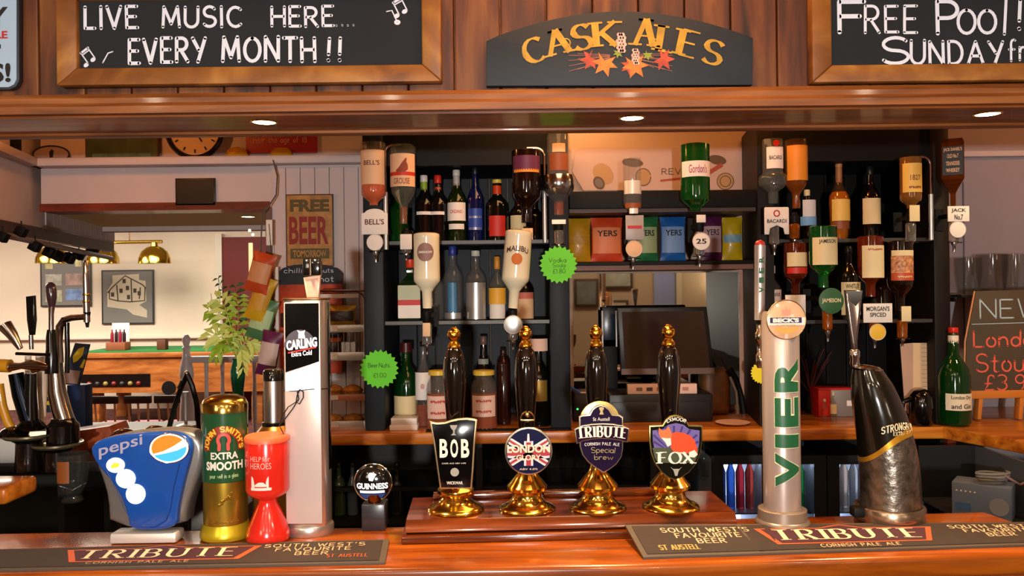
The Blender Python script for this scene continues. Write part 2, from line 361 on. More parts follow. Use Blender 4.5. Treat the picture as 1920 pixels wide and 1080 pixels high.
# header wall above the opening, its deep soffit, panelled wall to its right
hz = 1.985
o = sbox('wall_header', -2.02, -1.03, 3.44, 3.56, hz+.02, 2.5, WALLW)
sbox('header_soffit', -2.4, -1.0, 3.57, 4.55, hz+.01, hz+.06, SOFF, o)
sbox('header_upstand', -2.4, -1.0, 4.45, 4.55, hz-.015, 3.0, WALLW, o)
TRIMW = wood('stained_trim', '4a1b0c', '6d2b14', '8a3c1c', (1, 6, 6), .4, .2)
sbox('trim_1', -2.02, -1.03, 3.425, 3.57, hz-.005, hz+.028, TRIMW)
sbox('trim_2', -2.03, -.62, 3.36, 3.44, 2.165, 2.2, WALLW, b=.006)
# left partition: solid above a dark beam
o = MB().prism([(-1.735, 2.0), (-2.335, 4.7), (-2.44, 4.7), (-1.85, 2.0)], 1.90, 3.0, 'z').build('wall_left', WALLW, smooth=0); o['kind'] = S
for i in range(12):
    ya = 3.58+i*.093; MB().prism([(-1.735-(ya-2)*.2222+.006, ya), (-1.735-(ya+.09-2)*.2222+.006, ya+.09), (-1.735-(ya+.09-2)*.2222-.004, ya+.09), (-1.735-(ya-2)*.2222-.004, ya)], 1.93, 2.0, 'z').build('panel_board', WALLW, o, smooth=0)
MB().prism([(-1.70, 1.9), (-2.315, 4.66), (-2.36, 4.66), (-1.745, 1.9)], 1.865, 1.915, 'z').build('trim_3', wood('dark_beam', '2a120a', '3c1a0e', '4c2414', (1, 4, 4), .5, .1))['kind'] = S
MB().prism([(-1.69, 2.0), (-2.005, 3.44), (-2.06, 3.44), (-1.745, 2.0)], 2.165, 2.2, 'z', b=.004).build('trim_4', WALLW)['kind'] = S
# panelled wall between opening and back bar
pw = sbox('wall_panelled', -1.03, -.6, 3.42, 3.56, 0, 2.5, WALLW)
xs = [-1.02+.062*i for i in range(8)]
for i in range(7):
    MB().box(xs[i], xs[i]+.0595, 3.408, 3.42, 1.1, 2.155, .002).build('panel_board', WALLW, pw, smooth=0)
sbox('trim_5', -1.045, -1.018, 3.40, 3.58, 0, hz, mat('brown_jamb', '6a5048', .7))  # jamb in one flat brown
# wall behind the back bar and to its right
WB = mat('beige_alcove_paint', 'bfa48c', .8, noise=.05, nscale=4)
sbox('wall_back', -.6, 1.02, 3.42, 3.56, 0, 2.5, WB)
sbox('wall_back_right', 1.02, 2.75, 3.42, 3.56, 0, 2.5, mat('grey_lilac_wall', 'a1979b', .8, noise=.04, nscale=3))
for x in (1.93, 2.2, 2.47):
    sbox('trim_6', x, x+.004, 3.413, 3.42, 1.1, 2.15, mat('panel_groove', '7d7478', .9))
sbox('trim_7', 1.02, 2.75, 3.39, 3.42, 2.165, 2.19, WALLW, b=.004)
# far room: red door, dado ledge
sbox('door_1', W(413, 600, 11).x, W(540, 600, 11).x, 11.1, 11.19, 0, 2.38, mat('oxblood_paint', '6e1c1a', .6))
sbox('trim_8', -10.4, W(413, 600, 11).x-.02, 11.12, 11.2, .98, 1.02, mat('white_gloss_trim', 'e8dccb', .4), b=.01)
sbox('trim_9', W(413, 600, 11).x-.09, W(413, 600, 11).x, 11.08, 11.2, 0, 2.43, _M['white_gloss_trim'])
MB().box(-8.1, -7.78, 9.6, 9.95, 0, 3.0, .02).build('trim_10', mat('pinkish_pillar', 'c9ab98', .8))['kind'] = S

# ================= CANOPY =================
CAN = wood('canopy_board', '260f05', '58290d', '7e4a1a', (7, 7, .8), .55, .0, knots=True, nscale=3.6)
CANL = wood('canopy_moulding', '623413', '83491c', '9c5e28', (.9, 9, 9), .5, .05, nscale=4)
t = thing('bar_canopy', 'stained pine canopy hanging above the whole bar with boards, ledge and varnished underside', 'canopy', (0, 1.6, 1.98))
x = -1.7; i = 0
while x < 1.75:
    MB().box(x, x+.091, .02, .045, .03, .52, .003).build('board', CAN, t, smooth=0); x += .0935
MB().box(-1.75, 1.8, .045, .17, .006, .52).build('carcass', CANL, t, smooth=0)
m = MB(); m.prism([(-.02, .004), (-.02, .018), (-.012, .026), (-.012, .036), (-.004, .046), (.02, .046), (.02, .004)], -1.75, 1.8, 'x'); m.build('ledge', CANL, t, smooth=25)
m = MB(); m.box(-1.75, 1.8, .0, .16, 0, .006); m.build('soffit', wood('varnished_soffit', '5a2a0c', '824414', 'a0581c', (.8, 7, 7), .38, .25, nscale=4, bump=.03), t, smooth=0)
m = MB(); m.box(-1.75, 1.8, .155, .19, -.006, .03, .003); m.build('rear_lip', CANL, t)
for n_, (px, lb) in enumerate(((495, 'round recessed downlight under the canopy, left of the three'), (1185, 'round recessed downlight under the canopy below the arched ale sign'), (1852, 'round recessed downlight under the canopy, right of the three'))):
    q = thing('downlight', lb, 'light', (W(px, 220, 1.66).x, 1.66, 1.9805), 'canopy downlights')
    MB().lathe([(.0, -.0012), (.023, -.0012), (.023, .0004)], 24).build('lens', mat('lamp_lens', 'fff0cf', .5, emit=22, ecol='ffdca0'), q)
    MB().tube([(.0255*cos(a*pi/14), .0255*sin(a*pi/14), 0) for a in range(28)], .0028, 8, True).build('bezel', BRASS, q)

# ---- chalkboards and signs on the canopy ----
FRW = wood('frame_wood', '6e3d12', '8a531c', 'a8702c', (.9, .9, .9), .5, .0, nscale=12)
SLATE = mat('slate_board', '14171c', .8, noise=.15, nscale=6)
def board(name, label, px0, px1, ix0, ix1, y0, iy0, iy1, y1, letter, extra=None):
    k = K(px0, y1, 1.6); t = thing(name, label, 'sign', k.b)
    (a0, _), (b0, _) = k.p(ix0, 100), k.p(ix1, 100); X1 = k.p(px1, 100)[0]; z0 = 0; zi = k.p((px0+px1)/2, iy1)[1]-k.p((px0+px1)/2, y1)[1]; H = (y1-y0)*k.s; Hi = (y1-iy0)*k.s
    f = lambda P: MB().prism(P, -.012, .018, b=.003).build('frame_rail', FRW, t)
    f([(0, 0), (X1, 0), (b0, zi), (a0, zi)]); f([(0, H), (a0, Hi), (b0, Hi), (X1, H)]); f([(0, 0), (a0, zi), (a0, Hi), (0, H)]); f([(X1, 0), (X1, H), (b0, Hi), (b0, zi)])
    MB().box(a0-.003, b0+.003, 0, .01, zi-.003, Hi+.003).build('slate', SLATE, t, smooth=0)
    m = MB(); letter(m, k); m.build('lettering', CHALK, t, smooth=0); return t
def note(m, k, x, y, s, a):
    R = lambda u, v: (k.p(x, y)[0]+(u*cos(a)-v*sin(a))*s*k.s, k.p(x, y)[1]+(u*sin(a)+v*cos(a))*s*k.s)
    wp = lambda p, q: (p, -.0008, q)
    for u in (0, 9):
        m.flat([[R(u+3*cos(j*pi/5), 2.2*sin(j*pi/5)) for j in range(10)]], -.0008); m.stroke([R(u+2.6, 0), R(u+3.2, 13)], 1.3*k.s*s, wp)
    m.stroke([R(3.2, 13), R(12.4, 13)], 2.4*k.s*s, wp); m.stroke([R(3.2, 10.4), R(12.4, 10.4)], 1.2*k.s*s, wp)
def lk1(m, k):
    Z = lambda x, y: k.p(x, y)
    def w_(t, x0, x1, yb, yt, pen=.15):
        a, z0 = Z(x0, yb); b, z1 = Z(x1, yt); m.strokes(t, a, b, z0, z1, -.0008, pen, jit=.03, gap=.3)
    w_('LIVE', 160, 258, 53, 11); w_('MUSIC', 306, 453, 51, 12); w_('HERE', 510, 625, 50, 12); w_('....', 630, 664, 49, 12, .1)
    w_('EVERY', 243, 385, 118, 72); w_('MONTH', 418, 590, 116, 70); w_('!!', 614, 640, 113, 70)
    note(m, k, 744, 30, 1.9, .5); note(m, k, 162, 122, 1.8, .65)
    m.stroke([Z(745, 42), Z(735, 20), Z(725, 22)], .0025, lambda a, b: (a, -.0008, b)); m.flat([[(Z(745+6*cos(j), 42+5*sin(j))) for j in [q*pi/5 for q in range(10)]]], -.0008)
    m.stroke([Z(193, 118), Z(203, 100), Z(212, 97)], .0025, lambda a, b: (a, -.0008, b))
board('framed_chalkboard', 'framed slate chalkboard on the canopy chalked LIVE MUSIC HERE EVERY MONTH', 112, 828, 150, 792, -30, 3, 131, 163, lk1)
def lk2(m, k):
    Z = lambda x, y: k.p(x, y)
    def w_(t, x0, x1, yb, yt, pen=.12, gap=.3):
        a, z0 = Z(x0, yb); b, z1 = Z(x1, yt); m.strokes(t, a, b, z0, z1, -.0008, pen, jit=.03, gap=gap)
    w_('F', 1574, 1620, 62, 3, .14); w_('REE', 1622, 1718, 62, 12, .11); w_('P', 1758, 1795, 62, 0); w_('oo', 1796, 1866, 62, -12, .08, .1); w_('l', 1880, 1886, 64, -5, .08); w_('!', 1908, 1914, 56, 0)
    w_('S', 1653, 1702, 120, 70, .13); w_('UNDAY', 1708, 1880, 121, 76, .13); w_('from', 1892, 1975, 114, 73, .11)
board('framed_chalkboard', 'framed slate chalkboard on the canopy chalked FREE POOL SUNDAY, cut by the right edge', 1520, 2260, 1556, 2224, -30, -3, 125, 157, lk2)
# blue notice at far left
k = K(-30, 168, 1.605); t = thing('enamel_notice', 'pale blue rounded notice on the canopy, cut by the left edge of the picture', 'sign', k.b)
P = k.pp([(-80, 168), (18, 168), (30, 162), (36, 150), (36, -10), (-80, -10)]); MB().prism(P, 0, .012, b=.001).build('backing', mat('notice_edge', '23262b', .5), t)
MB().prism(inset(P, .0045), -.002, .002).build('face', mat('pale_blue_enamel', '9fb6cc', .4), t)
m = MB(); a = k.p(0, 53); m.text('Y', k.p(-22, 0)[0], k.p(16, 0)[0], a[1], k.p(0, 14)[1], -.003, bold=.02); m.text('S!', k.p(-18, 0)[0], k.p(20, 0)[0], k.p(0, 155)[1], k.p(0, 119)[1], -.003, bold=.03); m.rect(k.p(-4, 0)[0], k.p(2, 0)[0], k.p(0, 92)[1], k.p(0, 84)[1], -.003); m.build('lettering', INK, t, smooth=0)
m = MB(); m.text('RE', k.p(-10, 0)[0], k.p(15, 0)[0], k.p(0, 73)[1], k.p(0, 59)[1], -.003, bold=.03); m.build('red_lettering', REDP, t, smooth=0)
# arched ale sign
k = K(1162, 162, 1.6, z=2.026); t = thing('arched_ale_sign', 'arched dark sign on the canopy ledge painted CASK ALES above autumn leaves', 'sign', k.b)
P = k.pp([(912, 162), (1410, 160)]+[(1411, 72)]+[(1411-498*u, 20+52*abs(2*u-1)**1.9+4*u) for u in [j/24 for j in range(1, 24)]]+[(912, 78)])
MB().prism(P, -.004, .014, b=.0015).build('panel', mat('blue_slate_paint', '1c2229', .6, noise=.12, nscale=5), t)
GL = mat('gold_lettering', 'b98a26', .45, .2, noise=.3, nscale=40)
m = MB()
def arcw(cx, cy, R):  # px arc
    def f(x, z): 
        a = x/R; px = cx+(R+z)*sin(a); py = cy-(R+z)*cos(a); q = k.p(px, py); return (q[0], -.0055, q[1])
    return f
wf = arcw(1163, 573, 480)
for ch, x, wd, h0, h1, pn in (('C', -178, 38, 0, 46, .24), ('A', -136, 42, 2, 50, .24), ('S', -88, 34, 2, 50, .24), ('K', -48, 40, 4, 52, .24), ('A', 22, 38, 6, 58, .22), ('L', 66, 30, 0, 50, .24), ('E', 104, 34, 0, 50, .24), ('S', 148, 36, 0, 46, .24)):
    m.strokes(ch, x+4, x+wd, h0+2, h1, warp=wf, pen=pn, mode='serif')
for cx in (1061, 1224):
    m.stroke([k.p(cx+8*cos(j*.5), 82-8*sin(j*.5)) for j in range(-2, 8)], .0022, lambda a, b: (a, -.0055, b))
m.build('lettering', GL, t, smooth=0)
def leaf(cx, cy, r, a, n=5):
    P = []
    for j in range(n*2+1):
        an = a+(j-n)/n*2.3; rr = r*(1 if j % 2 == 0 else .5)*(1-.12*abs(j-n)/n*2); P.append(k.p(cx+rr*sin(an), cy+rr*cos(an)))
    return [k.p(cx-2, cy-3)]+P
for q_ in ((1134, 118, 30, -.25), (1190, 122, 30, .1)): MB().flat([leaf(*q_)], -.0062).build('orange_leaf', mat('orange_leaf_paint', 'd9772a', .6, noise=.4, nscale=60), t, smooth=0)
for q_ in ((1108, 112, 24, -1.0), (1240, 112, 26, 1.1), (1180, 124, 20, -.5)): MB().flat([leaf(*q_)], -.0059).build('red_leaf', mat('red_leaf_paint', 'b8452a', .6, noise=.4, nscale=60), t, smooth=0)
m = MB()
for sg in (-1, 1):
    for j in range(11): m.stroke([k.p(1163+sg*20, 104+j), k.p(1163+sg*(80+20*sin(j*2.1)), 102+j*3.3)], .0009, lambda a, b: (a, -.0057, b))
m.build('barley_ears', mat('barley_paint', '9c5f4c', .7), t, smooth=0)
m = MB()
for cx, cy, sc_ in ((1163, 82, 1), (1190, 108, .8)):
    for r_ in range(6):
        for c_ in range(-1, 2):
            u, v = cx+c_*6*sc_*(1-abs(r_-2.5)*.14)+(r_ % 2)*2, cy+(r_-2.5)*6*sc_; m.flat([[k.p(u+4*sc_*cos(q*pi/3), v+4.2*sc_*sin(q*pi/3)) for q in range(6)]], -.0068-.0001*r_)
m.build('hop_cone', mat('hop_paint', 'd8ad9c', .7, noise=.4, nscale=120), t, smooth=0)
for q_ in ((1158, 100, 12, .3), (1214, 104, 12, -.4)): MB().flat([leaf(*q_)], -.0063).build('green_leaf', mat('green_leaf_paint', '86902c', .6), t, smooth=0)

# ================= BAR =================
t = thing('bar_counter', 'long varnished mahogany bar counter across the foreground', 'counter', (0, 1.5, 0))
top = [(-1.7, 1.503), (.2, 1.522), (1.0, 1.565), (1.7, 1.61), (1.7, 1.69), (1.135, 1.69), (1.115, 1.743), (1.09, 1.857), (.6, 1.83), (-.3, 1.79), (-1.7, 1.765)]
m = MB(); m.prism([(a, b-1.5) for a, b in top], 1.055, 1.1, 'z', b=.010, seg=3); m.build('worktop', WOODB, t)
m = MB(); m.prism([(a, b-1.5) for a, b in [(-1.7, 1.56), (.2, 1.58), (1.7, 1.65), (1.05, 1.8), (-1.7, 1.73)]], 0, 1.055, 'z'); m.build('front_panel', wood('bar_front', '4a1c0a', '6a2c10', '84401c', (5, 5, 1), .3, .4), t, smooth=0)
m = MB(); m.prism([(a, b-1.5) for a, b in [(-1.7, 1.535), (.2, 1.553), (1.0, 1.6), (1.7, 1.64), (1.7, 1.66), (-1.7, 1.57)]], 1.03, 1.055, 'z', b=.004); m.build('moulding', wood('bar_moulding', '5a240a', '7e3712', '9c4c1c', (1, 7, 7), .25, .5), t)
# plinth under the pumps
PLW = wood('plinth_wood', '3c1606', '5c2608', '7c370d', (.8, 7, 7), .16, .9, nscale=4, bump=.03)
t = thing('pump_plinth', 'raised varnished wooden plinth on the bar carrying the four hand pumps', 'plinth', (.115, 1.795, 1.1), rz=radians(2.6))
MB().box(-.357, .362, -.12, .085, 0, .016, .004).build('lower_step', PLW, t)
m = MB(); m.prism([(-.095, .016), (-.107, .021), (-.103, .034), (-.093, .044), (.085, .044), (.085, .016)], -.348, .354, 'x'); m.build('upper_step', PLW, t)
for x0, x1 in ((-.30, -.055), (-.045, .235)): MB().box(x0, x1, .055, .083, .044, .058, .003).build('rear_strip', PLW, t)
# ================= BACK BAR =================
ZC = 1.10
BCW = wood('back_counter_wood', '94480c', 'bc6a1a', 'd88a2c', (1, 7, 7), .3, .4, nscale=4)
t = thing('back_counter', 'honey varnished wooden back counter behind the pumps, turning towards the viewer at the right', 'counter', (0, 2.95, 0))
P = [(-.72, 0), (1.583, 0), (1.707, -.28), (1.95, -.83), (2.74, -.83), (2.74, .46), (-.72, .46)]
MB().prism(P, ZC-.045, ZC, 'z', b=.006, seg=3).build('worktop', BCW, t)
CAB = mat('black_under_cabinet', '0c0a0a', .5)
m = MB(); m.box(-.72, -.69, .05, .46, 0, ZC-.045); m.box(-.72, 1.55, .40, .46, 0, ZC-.045); m.build('carcass', CAB, t, smooth=0)
m = MB(); m.prism([(1.60, .02), (1.625, .02), (1.995, -.80), (2.74, -.80), (2.74, .45), (1.60, .45)], 0, .86, 'z'); m.build('return_base', wood('return_base_wood', '2a1008', '3d180a', '4d2410', (4, 4, 1), .5), t, smooth=0)
for x in (-.13, .52, 1.6): MB().box(x-.012, x+.012, .03, .40, 0, ZC-.045).build('upright', CAB, t, smooth=0)
MB().box(-.69, .51, .10, .40, .86, .875).build('glass_shelf', CAB, t, smooth=0)
MB().box(1.60, 1.63, -.0, .03, .86, ZC-.045).build('corner_post', TRIMW, t, smooth=0)
SL = mat('slate_blue_grey_paint', '1f2228', .5, spec=.25, noise=.25, nscale=7, bump=.1, brush=(6, 6, .6)); SLD = mat('near_black_paint', '0a0908', .6, spec=.2, noise=.2, nscale=7)
DKB = mat('dark_brown_paint', '140d07', .5, spec=.3, noise=.2, nscale=8)
def bay(label, x0, x1, mst, mbk, nplank, shz, st=.075, depth=.42):
    t = thing('bottle_bay', label, 'shelving', ((x0+x1)/2, 3.0, ZC+.0005), 'tall bottle bays')
    h = 2.255-ZC; w_ = (x1-x0)/2
    for sg in (-1, 1):
        if sg == -1 and x0 > .5: MB().prism([(-w_, 0), (-w_+st, 0), (-w_+st+.012, .383), (-w_+st-.006, .383)], 0, h, 'z').build('stile', mst, t, smooth=20)
        else: MB().box(min(sg*w_, sg*(w_-st)), max(sg*w_, sg*(w_-st)), 0, .4, 0, h, .004).build('stile', mst, t)
    MB().box(-w_+st, w_-st, 0.02, .4, h-.16, h).build('header', MATT, t, smooth=0)
    pw_ = (2*w_-2*st)/nplank
    for i in range(nplank): MB().box(-w_+st+i*pw_+.001, -w_+st+(i+1)*pw_-.001, .385, .4, 0, h-.16, .003).build('back_plank', mbk, t, smooth=0)
    for z in shz:
        s_ = MB().box(-w_+st, w_-st, .02, .385, z-.016-ZC, z-ZC, .002).build('shelf', mst, t)
        MB().box(-w_+st+.002, w_-st-.002, .012, .02, z-.012-ZC, z-ZC+.001).build('highlight_strip', mat('edge_highlight_metal', '4c4a46', .45, .6), s_, smooth=0)  # pale strip paints the highlight along the shelf's front edge
    return t
X = lambda px, D: (px-960)*D/F
zs1 = W(860, 452, 3.02).z; zs2 = W(860, 602, 3.02).z
bay('slate grey shelving bay with plank back, full of bottles, left of the mirror', X(682, 3), X(1068, 3), SL, SL, 8, (zs1, zs2))
zr1 = W(1600, 448, 3.02).z; zr2 = W(1600, 600, 3.02).z
bay('near-black shelving bay full of bottles, right of the mirror', X(1422, 3), X(1782, 3), DKB, SLD, 7, (zr1, zr2), .06)
# ---- middle alcove: shelf box, crisp shelf, mirror ----
xa, xb = X(1069, 3)+.001, X(1421, 3)-.001
t = thing('box_shelf', 'deep black box shelf over the crisp packets, between the two bottle bays', 'shelf', ((xa+xb)/2, 3.0, W(1240, 390, 3.0).z)); wd = (xb-xa)/2
MB().box(-wd, wd, 0, .41, 0, .066, .003).build('fascia', MATT, t)
MB().box(-wd, wd, .012, .41, -.014, 0).build('under_lip', mat('brown_lip', '4a3226', .5), t, smooth=0)
zc_ = W(1240, 490, 3.05).z
t = thing('snack_shelf', 'thin dark shelf holding the row of crisp packets above the mirror', 'shelf', ((xa+xb)/2, 3.03, zc_)); 
MB().box(-wd, wd, 0, .38, -.014, 0, .002).build('board', MATT, t)
MB().box(-wd, wd, .02, .36, -.032, -.014).build('batten', mat('terracotta_batten', '7a4c38', .5), t, smooth=0)
t = thing('back_bar_mirror', 'wall mirror behind the till under the crisp shelf, reflecting the customer side', 'mirror', ((xa+xb)/2, 3.405, ZC+.002))
wr = .995-(xa+xb)/2
MB().box(-wd+.035, wr-.03, 0, .012, .02, zc_-ZC-.04).build('glass', mat('mirror_silver', 'c8c4ba', .02, 1), t, smooth=0)
for a, b, c, d in ((-wd, -wd+.035, 0, zc_-ZC-.036), (wr-.03, wr-.012, 0, zc_-ZC-.036), (-wd+.035, wr-.03, 0, .02)):
    MB().box(a, b, -.004, .014, c, d).build('frame_rail', mat('pinkish_frame', 'b98d78', .5), t, smooth=0)
for px in (1072,):
    sbox('trim_11', X(px, 3.2)-.012, X(px, 3.2)+.012, 3.3, 3.42, ZC+.001, 2.2, mat('beige_jamb', 'b3937c', .7))
# ---- bottles ----
PR = {  # (radius fraction, height fraction)
 'spirit': [(.86, 0), (1, .012), (1, .56), (.93, .62), (.7, .68), (.42, .73), (.36, .78), (.36, .95)],
 'whisky': [(.9, 0), (1, .01), (1, .74), (.95, .80), (.6, .86), (.38, .9), (.34, .95)],
 'wine': [(.9, 0), (1, .01), (1, .55), (.95, .6), (.72, .67), (.45, .73), (.36, .78), (.34, .95)],
 'round': [(.8, 0), (1, .03), (1, .5), (.9, .58), (.6, .66), (.34, .72), (.3, .95)],
 'taper': [(.8, 0), (.85, .02), (1, .5), (.95, .57), (.5, .68), (.32, .74), (.3, .95)],
 'bulb': [(.72, 0), (.74, .02), (.72, .5), (.95, .54), (1, .6), (.95, .68), (.6, .74), (.36, .78), (.34, .95)],
 'jar': [(.9, 0), (1, .03), (1, .68), (.92, .78), (.72, .86), (.7, .9), (.74, .95)],
 'tube': [(.9, 0), (1, .01), (1, .8), (.8, .86), (.42, .9), (.4, .96)],
}
def glassm(col, tr=.75, rough=.04):
    if tr >= .78: return mat('glass_'+col, '%02x%02x%02x' % tuple(int(int(col[i:i+2], 16)*.55) for i in (0, 2, 4)), .05, alpha=.24, coat=1, spec=.9)
    return mat('glass_'+col, col, rough, trans=tr, coat=.4)
def liqm(col): return mat('liquid_'+col, col, .12, coat=1)
def bottle(label, px, y0, y1, w, D, kind='spirit', glass='10240f', cap='141414', caph=.10, lab=(), inv=False, tr=.6, liq=None, lvl=.6, z=None, group=None, name='spirit_bottle', square=False, capw=1.15, tilt=0, neckcap=None):
    """lab: (ytop, ybottom, half-width fraction, material, text, ink material)"""
    k = K(px, y1, D, z); s = k.s; H = W(px, y0, D).z-k.b.z; R = w*s/2
    t = thing(name, label, 'bottle', k.b, group)
    fz = (lambda f: H*(1-f)) if inv else (lambda f: H*f)
    pf = [(r*R, fz(h)) for r, h in PR[kind]]
    n = 4 if square else 20; ph = pi/4 if square else 0
    if square: pf = [((r*1.33 if h < .66 else r*1.1), h_) for (r, h_), (q, h) in zip(pf, PR[kind])]
    if inv: pf = pf[::-1]
    m = MB(); m.lathe(pf, n, ph=ph, sx=1, sy=1); body = m.build('glass_body', glassm(glass, tr), t)
    if liq:
        lo, hi = (pf[0][1], H*lvl); q = [(max(.002, r-.0018), h) for r, h in pf if lo <= h <= hi]
        rr = None
        for (r1, h1), (r2, h2) in zip(pf, pf[1:]):
            if h1 <= hi <= h2: rr = r1+(r2-r1)*(hi-h1)/max(1e-6, h2-h1)-.0018
        q = [(r, h+.002 if i == 0 else h) for i, (r, h) in enumerate(q)]
        if rr: q.append((rr, hi))
        if len(q) > 1: MB().lathe(q, n, ph=ph).build('liquid', liqm(liq), t)
    rc = PR[kind][-1][0]*R*capw
    if cap:
        c0, c1 = fz(1-caph), fz(1.0); c0, c1 = min(c0, c1), max(c0, c1)
        MB().lathe([(rc*.96, c0), (rc, c0+.001), (rc, c1-.002), (rc*.9, c1)], 16).build('cap', mat('cap_'+cap, cap, .35), t)
    if neckcap:
        a, b, c = neckcap; m = MB(); m.lathe([(PR[kind][-1][0]*R*1.06, H*a), (PR[kind][-1][0]*R*1.06, H*b)], 16); m.build('capsule', mat('cap_'+c, c, .4), t)
    def rad(z_):
        for (r1, h1), (r2, h2) in zip(pf, pf[1:]):
            if min(h1, h2) <= z_ <= max(h1, h2): return r1+(r2-r1)*(z_-h1)/((h2-h1) or 1)
        return R
    for i, (a, b, hw, lm, *tx) in enumerate(lab):
        z1_, z0_ = k.p(px, a)[1]+k.off*0-0, k.p(px, b)[1]
        # k.p uses base incl. z override, heights stay in world terms
        zm = (z0_+z1_)/2; rr = rad(zm)
        if square: rr = rr*.7071
        hwid = rr*min(hw, 1.45)
        if square: wp = lambda x, zz, rr=rr: (x, -rr-.0008, zz)
        else: wp = cyl(max(rad(z0_), rad(z1_), rr)+.0007) if kind not in ('bulb',) else cyl(rr+.0012)
        m = MB(); m.rect(-hwid, hwid, z0_, z1_, warp=wp, step=R/6); L = m.build('label', lm, t)
        if tx and tx[0]:
            rows = tx[0].split('|'); rh = (z1_-z0_)/len(rows)
            wp2 = (lambda x, zz, rr=rr: (x, -rr-.0014, zz)) if square else cyl((max(rad(z0_), rad(z1_), rr))+.0014)
            for j, rw in enumerate(rows):
                if not rw.strip(): continue
                if rw == '~':
                    zc = z1_-rh*(j+.5); m = MB(); m.stroke([(-rr*.6+rr*1.2*q/24, zc+rh*.16*sin(q*2.1)*(1 if q % 5 else .2)) for q in range(25)], rh*.09, wp2); m.build('handwriting', tx[1] if len(tx) > 1 else INK, L, smooth=0); continue
                zt = z1_-rh*j; fw = min(1, len(rw)*.19); fx = min(hwid*.8, rr*.66)*max(.35, fw)
                MB().text(rw, -fx, fx, zt-rh*.78, zt-rh*.22, warp=wp2, bold=.015, step=R/5).build('lettering', tx[1] if len(tx) > 1 else INK, L, smooth=0)
    if tilt: t.rotation_euler = (0, tilt, 0)
    return t
# ---- optics ----
BLK = MATT
def optic(label, px, y0, y1, D, y_b=None, badge=None, btext='', plate=None, ptext='', prow=None, pshape='rect', pm=None, cup='clear', wall=3.0, group='optic measures'):
    """dispenser under an upside-down bottle: y0 neck, y1 nozzle tip; badge=(y,r,material); plate=(x0,x1,y0,y1)"""
    k = K(px, y1, D); s = k.s; H = k.p(px, y0)[1]; t = thing('optic_measure', label, 'optic', k.b, group)
    r = 9*s
    MB().lathe([(.25*r, 0), (.3*r, H*.12), (.55*r, H*.16), (.55*r, H*.22)], 14).build('nozzle', STEEL, t)
    MB().lathe([(.6*r, H*.20), (1.0*r, H*.24), (1.05*r, H*.62), (.7*r, H*.68)], 16).build('measure_cup', mat('optic_clear', 'e8e4dc', .08, trans=.9) if cup == 'clear' else mat('optic_amber', 'd06a10', .08, trans=.7), t)
    MB().lathe([(.7*r, H*.66), (.95*r, H*.69), (.95*r, H*.9), (.62*r, H*.93), (.5*r, H*1.0)], 16).build('collar', BLK, t)
    m = MB(); m.box(-.3*r, .3*r, .2*r, wall-D-.0005 if wall > D else .05, H*.75, H*.84); m.box(-.9*r, .9*r, wall-D-.006, wall-D-.0005, H*.5, H*.98); m.build('bracket', BLK, t, smooth=0)
    m = MB(); m.tube([(-1.5*r, -.3*r, H*.2), (1.5*r, -.3*r, H*.2)], .12*r, 6); m.tube([(0, -.3*r, H*.2), (0, -.3*r, H*.06)], .12*r, 6); m.build('push_bar', BLK, t)
    if badge:
        by, br, bm_ = badge; x, z_ = k.p(px, by); R_ = br*s
        f = 1.15*r
        MB().disc(x, -f-.004, z_, R_, t=.004, b=.0008).build('badge', bm_, t); MB().ring(x, -f-.004, z_, R_, .0012).build('badge_rim', mat('badge_rim', 'c8beb4', .4), t)
        if btext: MB().text(btext, x-R_*.6, x+R_*.6, z_-R_*.3, z_+R_*.3, -f-.0048, bold=.02).build('badge_mark', INK, t, smooth=0)
    if plate:
        a, b, c, d = plate; (x0, z1), (x1, z0) = k.p(a, c), k.p(b, d); f = 1.15*r; pm = pm or PAPER
        if pshape == 'arch':
            xm = (x0+x1)/2; hw = (x1-x0)/2; P = [(x0, z0), (x1, z0), (x1, z1-hw*.35)]+[(xm+hw*.75*cos(q), z1-hw*.35+hw*.35*sin(q)) for q in (radians(10*j) for j in range(1, 18))]+[(x0, z1-hw*.35)]
        elif pshape == 'round':
            P = [((x0+x1)/2+(x1-x0)/2*cos(2*pi*j/28), (z0+z1)/2+(z1-z0)/2*sin(2*pi*j/28)) for j in range(28)]
        elif pshape == 'legs':
            xm = (x0+x1)/2; hw = (x1-x0)/2; P = [(x0, z0), (x0+hw*.35, z0), (x0+hw*.45, z0+hw*.5), (xm, z0+hw*.75), (x1-hw*.45, z0+hw*.5), (x1-hw*.35, z0), (x1, z0), (x1, z1-.004), (x1-.003, z1), (x0+.003, z1), (x0, z1-.004)]
        else: P = [(x0, z0), (x1, z0), (x1, z1), (x0, z1)]
        pl = MB().prism(P, -f-.006, -f-.002, b=.0006).build('brand_plate', pm, t)
        for j, (tx, u0, u1, v0, v1, im) in enumerate(prow or []):
            MB().text(tx, x0+(x1-x0)*u0, x0+(x1-x0)*u1, z0+(z1-z0)*v0, z0+(z1-z0)*v1, -f-.0068, bold=.02).build('lettering', im, pl, smooth=0)
    return t
GB = 'bottles hung upside down in the optics'; GS1 = 'bottles on the upper shelf of the left bay'; GS2 = 'bottles on the lower shelf of the left bay'; GS3 = 'bottles standing on the back counter'; GR = 'bottles on the right bay shelves'
LP = mat('peach_label', 'ddb48c', .6); LC = mat('cream_label', 'e2cf9e', .6); LW = mat('white_label', 'e8e2dc', .6); LY = mat('yellow_label', 'e0a930', .5); LR = mat('red_label', 'c0281c', .5); LB = mat('blue_label', '23409a', .4); LBK = mat('black_label', '16130f', .5); LS = mat('silver_label', 'b9bab8', .3, .7); LG = mat('green_label', '2d5a34', .5); LO = mat('amber_label', 'd98c28', .5); LV = mat('plum_label', '5b2348', .5); LBR = mat('brown_label', '8c4a26', .5)
